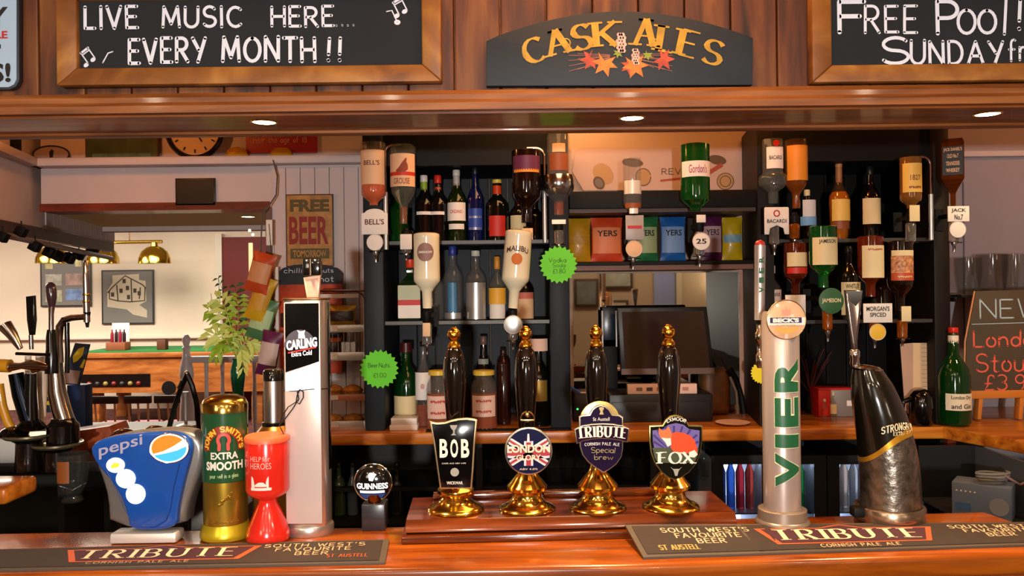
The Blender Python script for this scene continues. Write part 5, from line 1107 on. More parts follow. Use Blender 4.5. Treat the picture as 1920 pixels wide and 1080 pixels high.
runner('dark rubber bar runner with a maroon panel, on the left half of the bar', surfL, 0, [('T', 'TRIBUTE', .43, .715, .36, .74), ('C', 'CORNISH PALE ALE', .455, .64, .14, .22)]+side(.765)+[('O', 'ST AUSTELL', .89, .965, .22, .34)]+side(.06)+[('O', 'ST AUSTELL', .20, .27, .25, .36)])
runner('dark rubber bar runner with a maroon panel, on the right half of the bar', surfR, 0, [('T', 'TRIBUTE', .31, .62, .36, .72), ('C', 'CORNISH PALE ALE', .39, .56, .10, .20)]+side(.07)+[('Y', 'ST AUSTELL', .045, .13, .16, .30)]+side(.70)+[('O', 'ST AUSTELL', .86, .94, .25, .36)])
# ================= LEFT OF THE BACK BAR =================
# price stars
def star(label, px, py, r, D, rows, m_, n=22, ry=None, grp='hand-written price stars'):
    k = K(px, py, D); s = k.s; t = thing('price_star', label, 'price card', k.b, grp); R = r*s
    P = [((R if j % 2 == 0 else R*.86)*cos(pi*j/n+.05), (R if j % 2 == 0 else R*.86)*sin(pi*j/n+.05)) for j in range(2*n)]
    MB().prism(P, 0, .0012).build('card', m_, t, smooth=0)
    m = MB()
    for tx, x0, x1, y0, y1 in rows: m.strokes(tx, x0*R, x1*R, y0*R, y1*R, -.0008, .1, gap=.2, jit=.03)
    if rows: m.build('lettering', INK, t, smooth=0)
    return t
NG = mat('fluorescent_green_card', '5cc41c', .6, emit=.12)
star('fluorescent green star card reading Beer Nuts £1.00 beside the pastry rack', 711, 692, 37, 2.985, [('Beer', -.55, -.08, .08, .3), ('Nuts', .0, .52, .08, .3), ('£1.00', -.3, .35, -.42, -.2)], NG)
star('fluorescent green star card reading Vodka Soda £1.80, under the silvery bulb bottle', 1047, 496, 36, 2.86, [('Vodka', -.5, .4, .12, .34), ('Soda', -.3, .35, -.14, .06), ('£1.80', -.3, .35, -.45, -.22)], NG)
star('yellow star card half hidden behind the silver tower', 1428, 699, 21, 2.98, [], mat('fluorescent_yellow_card', 'e6d21c', .6, emit=.1))
# FREE BEER sign
def plaque(name, label, cat, x0, x1, y0, y1, D, m_, t=.006, b=.001, group=None, edge=None, em=None):
    k = K((x0+x1)/2, y1, D); th = thing(name, label, cat, k.b, group); hw = (x1-x0)/2*k.s; H = (y1-y0)*k.s
    MB().box(-hw, hw, 0, t, 0, H, b).build('panel' if not edge else 'frame', em or m_, th)
    if edge: MB().box(-hw+edge*k.s, hw-edge*k.s, -.0012, .003, edge*k.s, H-edge*k.s).build('panel', m_, th, smooth=0)
    return th, k, hw, H
TAN = mat('worn_tan_tin', 'b5813f', .55, noise=.35, nscale=25)
t, k, hw, H = plaque('tin_sign', 'tan tin sign reading FREE BEER TOMORROW on the white panelled wall', 'sign', 537, 626, 364, 500, 3.395, TAN, edge=2, em=mat('dark_tin_edge', '3c2818', .5))
u = lambda x: (x-581.5)*k.s; v = lambda y: (500-y)*k.s
MB().text('FREE', u(545), u(619), v(397), v(374), -.0022, bold=.05).build('top_lettering', mat('olive_brown_print', '5a4a1c', .6), t, smooth=0)
MB().text('BEER', u(543), u(617), v(458), v(406), -.0022, bold=.03).build('main_lettering', mat('dark_red_print', '8a2418', .6), t, smooth=0)
MB().rect(u(545), u(618), v(485), v(466), -.0022).build('band', mat('olive_brown_print', '5a4a1c', .6), t, smooth=0)
MB().text('TOMORROW', u(550), u(613), v(482), v(469), -.003, bold=.03).build('band_lettering', TAN, t, smooth=0)
# chalk header card with red body
k = K(582, 700, 3.36); s = k.s; t = thing('snack_display', 'arched display card with chalked black header and orange-red body below the tin sign', 'display card', k.b)
P = k.pp([(520, 700), (641, 700), (642, 512), (632, 503), (612, 497), (580, 495), (550, 497), (530, 503), (520, 512)]); MB().prism(P, 0, .02, b=.001).build('card', mat('flame_orange_print', 'b8401c', .6, noise=.6, nscale=14), t)
P = k.pp([(520, 534), (642, 532), (642, 512), (632, 503), (612, 497), (580, 495), (550, 497), (530, 503), (520, 512)]); h = MB().prism(P, -.003, 0).build('header', mat('chalkboard_black', '20252a', .7), t)
m = MB(); a, b = k.p(533, 512), k.p(566, 503); m.strokes('chilli', a[0], b[0], a[1], b[1], -.0035, .12, gap=.2); a, b = k.p(600, 511), k.p(625, 503); m.strokes('nuts', a[0], b[0], a[1], b[1], -.0035, .12, gap=.2); a, b = k.p(600, 528), k.p(626, 518); m.strokes('hot', a[0], b[0], a[1], b[1], -.0035, .12, gap=.2); m.build('lettering', CHALK, h, smooth=0)
for j, (x, y) in enumerate(((540, 600), (550, 650), (628, 620))): a, b = k.p(x, y); MB().box(a-.03, a+.03, -.008, 0, b-.03, b+.03, .004).build('snack_packet', mat('dark_packet', '2c1810', .4), t)
# white shelf post left of it
MB().box(W(522, 600, 3.33).x-.008, W(522, 600, 3.33).x+.004, 3.32, 3.335, ZC, W(520, 500, 3.3).z).build('x', WHITE).name = 'trim_12'
bpy.data.objects['trim_12']['kind'] = S
# pastry rack
k = K(648, 806, 3.1, z=ZC); s = k.s; t = thing('pastry_rack', 'chrome wire rack with three price-ticketed shelves for snacks and pastries', 'display rack', k.b)
q = lambda y: k.p(648, y)[1]; xl, xr = k.p(600, 700)[0], k.p(684, 700)[0]; ROD = CHROME
for y_ in (0, .15):
    MB().tube([(xr, y_, 0), (xr, y_, q(562)), (xr-.008, y_, q(552)), (xr-.025, y_, q(546)), (xl, y_, q(545))], .004, 8).build('side_rod', ROD, t)
MB().tube([(xl, 0, q(545)), (xl, 0, 0)], .004, 8).build('side_rod', ROD, t)
MB().box(xl, xr-.02, .0, .004, q(559), q(551), .001).build('top_ticket', mat('pale_ticket', 'cdbfb4', .5), t)
shelves = []
for j, (y, h_, lbl) in enumerate(((616, 14, 1), (668, 16, 1), (745, 12, 2), (800, 22, 1))):
    sh_ = MB().box(xl, xr, 0, .15, q(y)-.004, q(y)).build('shelf', mat('grey_rack_shelf', '8c8480', .4, .5), t)
    MB().box(xl, xr, -.004, 0, q(y+h_*.5), q(y-h_*.5), .001).build('ticket_rail', mat('clear_ticket_rail', 'b0a69e', .3, .2) if lbl == 1 else mat('copper_rail', 'a8603c', .4), sh_)
    MB().box(-.02+xl+.03, xl+.07, -.0055, -.004, q(y+h_*.35), q(y-h_*.35)).build('ticket', mat('pale_ticket', 'cdbfb4', .5), sh_, smooth=0)
m = MB(); 
for j in range(5): m.tube([(xl+.05+j*.022, 0, q(665)), (xl+.05+j*.022, 0, q(625))], .0012, 5)
m.build('wire_guard', ROD, t, kind='stuff')
# snacks on the rack
def snackbag(label, px, py, w_, h_, D, m_, z=None, tilt=0, group=None, band=None, bandm=None, txt=None, tm=None, name='crisp_packet', cat='crisp packet', rz=0):
    k = K(px, py, D, z); s = k.s; t = thing(name, label, cat, k.b, group); nx, nz = 10, 12; Wd, Hd = w_*s/2, h_*s
    def sh(u, v, sg):
        puff = .020*(1-abs(u)**2.6)*max(0, (1-abs(2*v-1)**3.0)); cr = .0012*sin(v*23+u*7)*(1-abs(2*v-1)**6)
        wd = Wd*(1-.10*(1-abs(2*v-1)**4)*1.0)
        return Vector((u*wd, sg*(puff+cr), v*Hd))
    m = MB(); vs = []; fs = []
    for sg in (-1, 1):
        o = len(vs)
        for i in range(nx+1):
            for j in range(nz+1): vs.append(sh(2*i/nx-1, j/nz, sg))
        for i in range(nx):
            for j in range(nz): a = o+i*(nz+1)+j; fs.append((a, a+nz+1, a+nz+2, a+1))
    m.add(vs, fs); body = m.build('bag', m_, t, smooth=60)
    fr = lambda x, z: (x, sh(max(-1, min(1, x/Wd)), z/Hd, -1).y-.0012, z)
    if band:
        mm = MB()
        xx = Wd*.9; a, b = band[0]*Hd, band[1]*Hd; nn = 8
        for i in range(nn):
            for j in range(6):
                x0, x1 = -xx+2*xx*i/nn*.93+.0*xx, -xx+2*xx*(i+1)/nn*.93; z0_, z1_ = a+(b-a)*j/6, a+(b-a)*(j+1)/6
                mm.add([fr(*p) for p in ((x0+xx*.06, z0_), (x1+xx*.06, z0_), (x1+xx*.06, z1_), (x0+xx*.06, z1_))], [(0, 1, 2, 3)])
        bn = mm.build('print_panel', bandm, t)
        if txt: MB().text(txt, -Wd*.6, Wd*.6, b-(b-a)*.35, b-(b-a)*.12, warp=lambda x, z: (lambda p: (p[0], p[1]-.0012, p[2]))(fr(x, z)), bold=.02, step=.005).build('lettering', tm or INK, bn, smooth=0)
    t.rotation_euler = (0, tilt, rz); return t
foil = lambda n, c: mat(n, c, .38, noise=.15, nscale=25, coat=.2)
def pastry(label, px, y, r, D, z):
    k = K(px, y, D, z); s = k.s; t = thing('pastry', label, 'pastry', k.b, 'golden pastries on the rack')
    m = MB(); m.lathe([(.6*r*s, 0), (.95*r*s, .3*r*s), (1.0*r*s, .5*r*s), (.8*r*s, .8*r*s), (.35*r*s, 1.0*r*s), (0, 1.02*r*s)], 18); m.build('crust', mat('golden_crust', 'c07a2c', .6, noise=.5, nscale=60, bump=.6), t)
    m = MB(); m.tube([(r*s*.99*cos(a*pi/12), r*s*.99*sin(a*pi/12), .48*r*s+.001*sin(a*4)) for a in range(24)], .0035, 6, True); m.build('crimp', mat('brown_crimp', '9a5418', .6), t)
    return t
zz = lambda y: W(648, y, 3.1).z
pastry('golden round pastry on the third rack shelf, left', 624, 745, 20, 3.16, zz(745)+.0005); pastry('golden round pastry on the third rack shelf, right', 661, 745, 19, 3.16, zz(745)+.0005)
pastry('golden round pastry on the bottom rack shelf, left', 626, 800, 18, 3.16, zz(800)+.0005); pastry('golden round pastry on the bottom rack shelf, right', 663, 800, 19, 3.16, zz(800)+.0005)
k_ = mat('gold_foil_bag', 'b08428', .35, .5, noise=.4, nscale=30)
snackbag('gold foil snack bag on the top rack shelf', 640, 616, 56, 42, 3.16, k_, z=zz(616)+.0005, band=(.3, .75), bandm=mat('dark_packet', '2c1810', .4), group='snacks on the rack')
snackbag('dark orange-topped snack packet on the second rack shelf', 625, 668, 34, 34, 3.16, mat('dark_packet', '2c1810', .4), z=zz(668)+.0005, band=(.75, .95), bandm=mat('orange_foil', 'b8501c', .4), group='snacks on the rack')
m = MB(); 
t = thing('card_box_stack', 'stack of small white cards behind the second rack ticket', 'cards', (W(655, 668, 3.18).x, 3.18, zz(668)+.0005))
for j in range(3): MB().box(-.03+j*.02, -.012+j*.02, -.02, .02, 0, .05, .001).build('card', PAPER, t)
# hanging strip of crisps by the opening
k = K(508, 392, 3.3); 
o = MB(); pts = [(512, 300, 3.35), (520, 330, 3.33), (518, 365, 3.32), (505, 385, 3.3), (492, 400, 3.28), (490, 440, 3.26), (488, 520, 3.26), (486, 640, 3.26)]
o.tube([W(*p)-k.b for p in pts], .003, 6); t = thing('hanging_strip', 'thin cable and clip strip hanging at the edge of the opening, holding the crisp packets', 'strip', k.b)
o.build('strip', mat('grey_cable', '5c5048', .6), t)
MB().box(-.012, .014, -.03, -.027, W(505, 460, 3.27).z-k.b.z, W(505, 412, 3.27).z-k.b.z, .001).build('price_tag', PAPER, t)
for lb, x, y, w_, h_, tl, mm, bd, D in (('orange crisp packet, topmost on the hanging strip', 478, 548, 46, 76, .28, foil('orange_foil_bag', 'c0481c'), mat('peach_print', 'c98a58', .5), 3.2), ('yellow crisp packet, second down on the hanging strip', 474, 600, 40, 84, .36, foil('yellow_foil_bag', 'd0a21c'), mat('mustard_print', 'c8942a', .5), 3.22), ('pale green crisp packet, third down on the hanging strip', 480, 636, 46, 78, .3, foil('green_foil_bag', '4c7a4c'), mat('pale_green_print', '9aa884', .5), 3.24), ('purple crisp packet with a pale panel, lowest on the hanging strip', 497, 704, 40, 84, .2, foil('purple_foil_bag', '5c1c44'), mat('mauve_print', 'c0a8a0', .5), 3.18)):
    snackbag(lb, x, y, w_, h_, D, mm, tilt=tl, band=(.25, .75), bandm=bd, group='crisp packets on the hanging strip')
m = MB(); t = thing('fairy_lights', 'string of small lit bulbs hanging beside the crisp strip', 'lights', W(506, 560, 3.25))
pts = [(504, 420), (508, 470), (503, 520), (507, 560), (502, 600), (507, 650), (500, 700)]; b0 = t.location.copy()
MB().tube([W(x, y, 3.25)-b0 for x, y in pts], .0012, 5).build('wire', CORD, t)
for j, (x, y) in enumerate(((468, 432), (474, 440), (500, 500), (503, 524), (504, 562), (500, 612), (500, 628))): MB().ball(W(x, y, 3.24)-b0, .006, n=8).build('bulb', mat('warm_bulb', 'ffe9b0', .4, emit=3), t)
MB().box(*(lambda a, b: (a.x-b0.x, a.x-b0.x+.016, 0, .01, b.z-b0.z, a.z-b0.z))(W(464, 455, 3.24), W(464, 510, 3.24)), .002).build('lit_tube', mat('warm_tube', 'f0d8a0', .4, emit=.9), t)
# things on and above the header wall
D = 3.40
t, k, hw, H = plaque('tin_sign', 'dark green and rust painted sign on the wall ledge left of the clock', 'sign', 160, 297, 248, 306, 3.41, mat('worn_green_tin', '3a4a2c', .6, noise=.6, nscale=12), edge=2, em=mat('rust_edge', '4a1c10', .6))
MB().rect(-hw*.8, hw*.8, H*.1, H*.32, -.002).build('pale_band', mat('faded_teal_print', '50705c', .7, noise=.5, nscale=20), t, smooth=0)
k = K(367, 245, 3.41); t = thing('wall_clock', 'round wall clock with black rim, its top hidden by the canopy', 'clock', k.b); R = 50*k.s
MB().disc(0, -.01, 0, R, t=.03, n=40).build('dial', mat('aged_dial', 'd8b48c', .5), t); MB().ring(0, -.012, 0, R*1.02, .011, n=44).build('rim', BLACK, t)
for j in range(12): a = j*pi/6; MB().box(-.003, .003, -.0125, -.010, R*.72, R*.85, M=Matrix.Rotation(a, 4, 'Y')).build('hour_mark', INK, t, smooth=0)
for a, l in ((2.6, .5), (-.9, .68)): MB().box(-.0025, .0025, -.015, -.013, 0, R*l, M=Matrix.Rotation(a, 4, 'Y')).build('clock_hand', INK, t, smooth=0)
t, k, hw, H = plaque('notice', 'red notice about serving persons under the age of 18 at the top of the wall', 'sign', 461, 595, 222, 287, 3.405, mat('notice_red', '9a2018', .5))
MB().strokes('under the age of 18', -hw*.85, hw*.7, H*.30, H*.46, -.002, .14, gap=.22).build('lettering', mat('salmon_white_print', 'd88a78', .6), t, smooth=0)
MB().strokes('not be served to', -hw*.8, hw*.55, H*.62, H*.78, -.002, .14, gap=.22).build('top_lettering', mat('salmon_white_print', 'd88a78', .6), t, smooth=0)
for lb, px in (('yellow dome light on the wall ledge, left of the pair', 444), ('yellow dome light on the wall ledge, right of the pair', 527)):
    k = K(px, 300, 3.385); t = thing('dome_light', lb, 'light', k.b, 'yellow dome lights')
    MB().lathe([(22*k.s, 0), (22*k.s, .022), (20*k.s, .026)], 24, sy=.4).build('base', mat('dull_yellow', 'b8962a', .4), t); MB().lathe([(20*k.s, .024), (19*k.s, .036), (13*k.s, .05), (0, .056)], 24, sy=.4).build('dome', mat('amber_dome', 'c8901c', .25, trans=.2), t)
k = K(97, 305, 3.41); t = thing('oval_plaque', 'oval dark-rimmed plaque high on the wall at the left', 'plaque', k.b); P = [(34*k.s*cos(a*pi/18), 15*k.s+16*k.s*sin(a*pi/18)) for a in range(36)]
MB().prism(P, -.004, .006).build('oval_face', mat('mauve_white', 'a08c8c', .6), t); MB().tube([(a, -.004, b) for a, b in P], .0035, 6, True).build('rim', INK, t); MB().flat([[(-.006, .02), (.008, .022), (.012, .05), (.002, .056), (-.008, .045)]], -.005).build('figure_mark', INK, t, smooth=0)
t, k, hw, H = plaque('framed_plaque', 'small black framed plaque on the white header above the opening', 'plaque', 329, 404, 334, 385, 3.425, mat('black_plaque_face', '17140f', .4), edge=3, em=mat('dark_bronze_frame', '2c2418', .4, .4))
MB().ring(0, -.002, H/2, 1, .0008, n=4) if 0 else None
m = MB(); m.tube([(-hw*.84, -.0015, H*.12), (hw*.84, -.0015, H*.12), (hw*.84, -.0015, H*.88), (-hw*.84, -.0015, H*.88)], .0008, 4, True); m.build('gilt_line', mat('dull_gilt', '6a5a38', .4, .6), t, smooth=0)
t, k, hw, H = plaque('speaker_box', 'small dark box high at the far left edge', 'speaker', -12, 9, 258, 290, 3.0, MATT, t=.04)
t.location.x = -2.0; t.location.y = 3.2; t.location.z = 2.2005
# recessed downlight in the deep soffit
t = thing('downlight', 'small round downlight in the soffit beyond the opening', 'light', (W(465, 403, 3.9).x, 3.9, hz+.009)); MB().lathe([(.03, -.003), (.03, .0)], 20).build('lens', mat('far_lens', 'fff0cf', .5, emit=10), t); MB().tube([(.034*cos(a*pi/10), .034*sin(a*pi/10), -.001) for a in range(20)], .003, 6, True).build('bezel', BRASS, t)
# stage lights under the beam
t = thing('light_rail', 'white rail under the dark beam carrying small black spotlights', 'rail', W(100, 470, 3.4)); b0 = t.location.copy()
pa, pb = W(-20, 428, 2.9), W(200, 478, 4.5)
MB().tube([pa-b0+Vector((.03, 0, -.02)), pb-b0+Vector((.03, 0, -.02))], .012, 8).build('rail', mat('greyish_white_rail', '8c8484', .5), t)
XW = lambda y: -1.70-(y-1.9)*.2228+.03
for j, (px, py, D) in enumerate(((5, 444, 2.9), (40, 434, 3.0), (66, 462, 3.25), (93, 473, 3.5), (109, 480, 3.7), (130, 484, 3.9), (148, 477, 4.1), (173, 470, 4.4))):
    p = W(px, py, D); q_ = thing('spotlight', 'black spotlight hanging under the dark beam, %s from the left of eight' % ('first', 'second', 'third', 'fourth', 'fifth', 'sixth', 'seventh', 'eighth')[j], 'spotlight', p, 'black spotlights under the beam')
    r = 9*D/F; h = thing
    MB().box(-r, r, -r*.9, r*.9, -r, r, .2*r, M=Matrix.Rotation(.5, 4, 'Y')).build('lamp_housing', MATT, q_); MB().tube([(0, 0, r*.8), (0, 0, r*2.2)], .0025, 6).build('hanger', MATT, q_)
    f_ = p.y; u_ = (f_-pa.y)/(pb.y-pa.y)
# ---- far room ----
def fy(px, py, D): return W(px, py, D)
DT = 9.7
xl, xr = W(140, 700, DT).x, W(505, 700, DT).x; xc = (xl+xr)/2; hw = (xr-xl)/2
PW = wood('pool_table_wood', '80451c', 'a05c28', 'b87238', (1, 5, 5), .4, .3, nscale=3)
t = thing('pool_table', 'long wooden pool table with green cloth in the far room', 'pool table', (xc, 10.2, 0)); zt = W(300, 659, DT).z
MB().box(-hw, hw, -.5, .5, zt-.075, zt-.012, .01).build('cushion_rail', PW, t); MB().box(-hw+.06, hw-.06, -.44, .44, zt-.014, zt+.004).build('cloth', mat('green_baize', '2c7a3c', .9), t)
MB().box(-hw+.03, hw-.03, -.47, .47, zt-.5, zt-.075).build('body', PW, t, smooth=0)
x0 = W(150, 715, DT).x-xc; x1 = W(280, 715, DT).x-xc; z0 = W(210, 726, DT).z; z1 = W(210, 702, DT).z
sl = MB().box(x0, x1, -.478, -.465, z0, z1).build('ball_window', mat('window_dark', '120c0a', .2), t, smooth=0)
for j in range(7): MB().ball((x0+.1+j*.1, -.48, z0+.04), .03, n=10).build('pool_ball', mat('ball_%d' % (j % 3), ('7a1c18', '2a2a2a', '8a7a3a')[j % 3], .2), sl)
a, b = W(315, 728, DT).x-xc, W(315, 728, DT).z; MB().disc(a, -.482, b, .085, t=.01).build('ball_return', MATT, t)
for sx in (-1, 1):
    for sy in (-1, 1): MB().box(sx*(hw-.18)-.07, sx*(hw-.18)+.07, sy*.35-.07, sy*.35+.07, 0, zt-.5, .01).build('leg', PW, t)
# pool table lamp bar
t = thing('pool_table_lamp', 'brass bar with three domed shades hanging over the pool table', 'light', W(195, 455, 10.2)); b0 = t.location.copy()
pa, pb = W(60, 457, 10.2)-b0, W(304, 453, 10.2)-b0; MB().tube([pa, pb], .022, 10).build('bar', mat('aged_brass', 'b8963c', .25, .9), t)
for px in (150, 243): p = W(px, 454, 10.2)-b0; MB().tube([p, (p.x, 0, 2.99-b0.z)], .006, 6).build('hanger', BRASS, t)
for px in (98, 193, 290):
    p = W(px, 494, 10.2)-b0; R = 29*10.2/F
    sh_ = MB().lathe([(R, 0), (R*.97, R*.35), (R*.8, R*.75), (R*.5, R*1.02), (R*.22, R*1.12), (R*.2, R*1.35), (.0, R*1.36)], 28, c=tuple(p)).build('dome_shade', mat('shade_brass', 'd8bc4c', .16, 1), t)
    MB().ball((p.x, p.y, p.z+R*.45), .06, n=12).build('bulb', mat('hot_bulb', 'fff0cf', .4, emit=12), t)
# framed pictures on the far wall
def pic(label, x0, x1, y0, y1, D=11.17):
    return plaque('framed_picture', label, 'picture', x0, x1, y0, y1, D, mat('grey_mount', '7c7a76', .7), t=.02, edge=3, em=mat('dark_picture_frame', '3c3a38', .5), group='framed pictures on the far wall')
t, k, hw, H = pic('framed picture of a gabled pub building on grey mount in the far room', 191, 289, 506, 608); s = k.s
u = lambda x: (x-240)*s; v = lambda y: (608-y)*s
fl_ = lambda L: [(u(x), v(y)) for x, y in L]
MB().flat([fl_([(202, 545), (212, 530), (212, 516), (262, 514), (262, 525), (274, 527), (275, 565), (262, 572), (276, 582), (276, 596), (250, 590), (238, 580), (202, 575)])], -.003).build('paper_patch', mat('cream_sketch_paper', 'cdc0a8', .8), t, smooth=0)
m = MB(); wp = lambda a, b: (a, -.005, b)
for L_ in ([(203, 548), (212, 538), (236, 517), (268, 534), (274, 540)], [(206, 545), (206, 560), (222, 564), (245, 566), (272, 564), (273, 540)], [(220, 535), (222, 562)], [(247, 525), (248, 565)], [(262, 560), (264, 540)]): m.stroke(fl_(L_), 2.2*s, wp)
m.build('sketch_line', mat('sepia_line', '4c4238', .8), t, smooth=0)
m = MB()
for x, y in ((228, 545), (240, 540), (254, 545), (262, 550), (212, 552), (234, 527), (242, 557)): m.flat([fl_([(x-3, y-4), (x+3, y-4), (x+3, y+4), (x-3, y+4)])], -.006)
m.build('sketch_window', mat('sepia_line', '4c4238', .8), t, smooth=0, kind='stuff')
t, k, hw, H = pic('grey mounted multi-photo frame behind the brass lamp in the far room', 76, 171, 478, 575); u = lambda x: (x-123.5)*k.s; v = lambda y: (575-y)*k.s
for x0, x1, y0, y1, c in ((86, 117, 514, 535, 'b8b4a8'), (124, 155, 513, 535, 'a88c84'), (86, 117, 544, 566, 'b8b49c'), (124, 156, 542, 563, '7c98c8'), (86, 100, 488, 504, 'c8bc88'), (142, 154, 484, 500, 'd8cc98')): MB().box(u(x0), u(x1), -.006, -.001, v(y1), v(y0)).build('photo', mat('photo_'+c, c, .5, noise=.5, nscale=8), t, smooth=0)
# items on the pool table / ledge
def simple(name, label, cat, loc, parts, group=None, rz=0):
    t = thing(name, label, cat, loc, group, rz)
    for nm, mb, mm in parts: mb.build(nm, mm, t)
    return t
ztp = zt+.0045
p = W(222, 657, 9.95); simple('wooden_box', 'small wooden tray box with bottles standing on the pool table', 'box', (p.x, 9.95, ztp), [('tray', MB().box(-.12, .12, -.08, .08, 0, .1, .01), mat('box_wood', '8a4a2c', .6))])
for j in range(4): simple('sauce_bottle', 'little %s sauce bottle in the wooden tray on the pool table, %s from the left' % (('red', 'dark')[j % 2], ('first', 'second', 'third', 'fourth')[j]), 'bottle', (p.x-.075+j*.05, 9.95, ztp+.101), [('bottle_body', MB().lathe([(.018, 0), (.02, .01), (.02, .1), (.008, .13), (.008, .16)], 10), mat('sauce_%d' % (j % 2), ('8a1c2c', '2a1418')[j % 2], .3)), ('cap', MB().lathe([(.01, .155), (.01, .18)], 10), PAPER)], 'sauce bottles in the tray')
p = W(223, 650, 10.1); simple('menu_card', 'white menu card standing behind the tray on the pool table', 'card', (p.x, 10.15, ztp), [('card', MB().box(-.11, .11, 0, .006, 0, .33, .002), PAPER), ('printed_square', MB().box(-.06, .04, -.002, 0, .1, .22), mat('mauve_print2', '8a7a8c', .6))])
p = W(305, 657, 9.95); simple('plant_pot', 'small brown square pot on the pool table', 'pot', (p.x, 9.95, ztp), [('pot', MB().box(-.055, .055, -.05, .05, 0, .13, .01), mat('brown_pot', '5c3018', .6)), ('soil', MB().box(-.045, .045, -.04, .04, .12, .135), mat('soil', '2a1a10', .9))])
# stools and a padded bench under the table
RS = mat('rose_fabric', 'a06068', .8, noise=.4, nscale=20); PSW = mat('pale_stool_wood', 'c89868', .5)
for j, px in enumerate((200, 262, 318)):
    p = W(px, 792, 7.0); t = thing('dining_chair', 'pale wooden spindle-back chair with a rose seat before the pool table, %s of three' % ('leftmost', 'middle', 'rightmost')[j], 'chair', (p.x, 7.1, 0), 'chairs by the pool table')
    MB().box(-.12, .12, -.12, .12, .43, .48, .02).build('seat', RS, t)
    for a_, b_ in ((.1, .1), (-.1, .1), (.1, -.1), (-.1, -.1)): MB().tube([(a_*1.1, b_*1.1, 0), (a_*.9, b_*.9, .44)], .016, 8).build('leg', PSW, t)
    for a_ in (-.08, 0, .08): MB().tube([(a_, -.11, .46), (a_*1.1, -.13, .68)], .01, 8).build('back_spindle', PSW, t)
    MB().box(-.12, .12, -.145, -.115, .66, .73, .01).build('top_rail', mat('dark_chair_rail', '2a1810', .4), t)
# balustrade with newel
WG = mat('white_gloss_newel', 'd2c8c4', .35, coat=.3); DN = 6.0
zr = W(420, 672, DN).z
t = thing('balustrade', 'white painted balustrade with turned newel post beyond the opening', 'balustrade', (W(351, 800, DN).x, DN, 0)); bx = t.location.x
zf = lambda y: W(351, y, DN).z; s = DN/F
MB().lathe([(13*s, 0), (13*s, zf(770)), (11*s, zf(750)), (11*s, zf(712)), (13*s, zf(705)), (12*s, zf(690)), (8*s, zf(672)), (6*s, zf(658)), (8*s, zf(652)), (5*s, zf(648)), (7*s, zf(640)), (7.5*s, zf(634)), (4*s, zf(628)), (0, zf(626))], 18).build('newel_post', WG, t)
xe = W(505, 672, DN).x-bx
MB().box(.03, xe, -.03, .03, zr-.03, zr+.02, .01).build('handrail', WG, t); MB().box(.03, xe, -.02, .02, .12, .16).build('bottom_rail', WG, t)
for px in (387, 417, 447, 477, 500): x = W(px, 700, DN).x-bx; MB().lathe([(.014, .16), (.014, .35), (.02, .42), (.012, .5), (.02, .75), (.013, .95), (.016, zr-.03)], 10, c=(x, 0, 0)).build('baluster', WG, t)
# black folding stand with chrome clip
k = K(347, 806, 3.6); t = thing('folding_stand', 'black A-shaped folding stand with a chrome clip, in front of the white newel post', 'stand', k.b)
for L_ in ([(352, 700), (340, 725), (328, 762), (316, 806)], [(350, 700), (360, 722), (368, 752), (374, 806)]): MB().tube([(*[k.p(*q_)[0]], 0, k.p(*q_)[1]) for q_ in L_], 5*k.s, 8).build('leg', BLACK, t)
a, b = k.p(350, 700); MB().ball((a, 0, b), 5*k.s, n=10).build('knob', CHROME, t); MB().tube([(k.p(345, 712)[0], -.02, k.p(345, 712)[1]), (k.p(338, 727)[0], -.02, k.p(338, 727)[1])], 3.4*k.s, 8).build('clip', CHROME, t)
MB().lathe([(20*k.s, 0), (18*k.s, .02), (3*k.s, .03), (3*k.s, k.p(350, 745)[1]), (6*k.s, k.p(350, 735)[1])], 14, c=(0, 0.01, 0)).build('centre_post', mat('pale_stand_post', 'b0aaa4', .4, .4), t)
# low back cabinet (glass washer) that these stand on
LC_ = mat('black_cabinet', '0d0b0b', .35)
t = thing('low_cabinet', 'low black cabinet behind the drinks dispenser and left towers', 'cabinet', (-1.25, 2.75, 0))
zq = W(250, 806, 3.0).z
MB().box(-.12, .19, .1, 1.0, 0, .78, .004).build('carcass', LC_, t); MB().box(-.11, .22, .09, .1, .1, .74, .002).build('door', DARKW, t)
bpy.data.objects['folding_stand'].location.z = k.b.z
MB().box(-.85, -.12, .5, 1.1, 0, k.b.z-.0005, .004).build('rear_cabinet', LC_, t); ZF_ = k.b.z
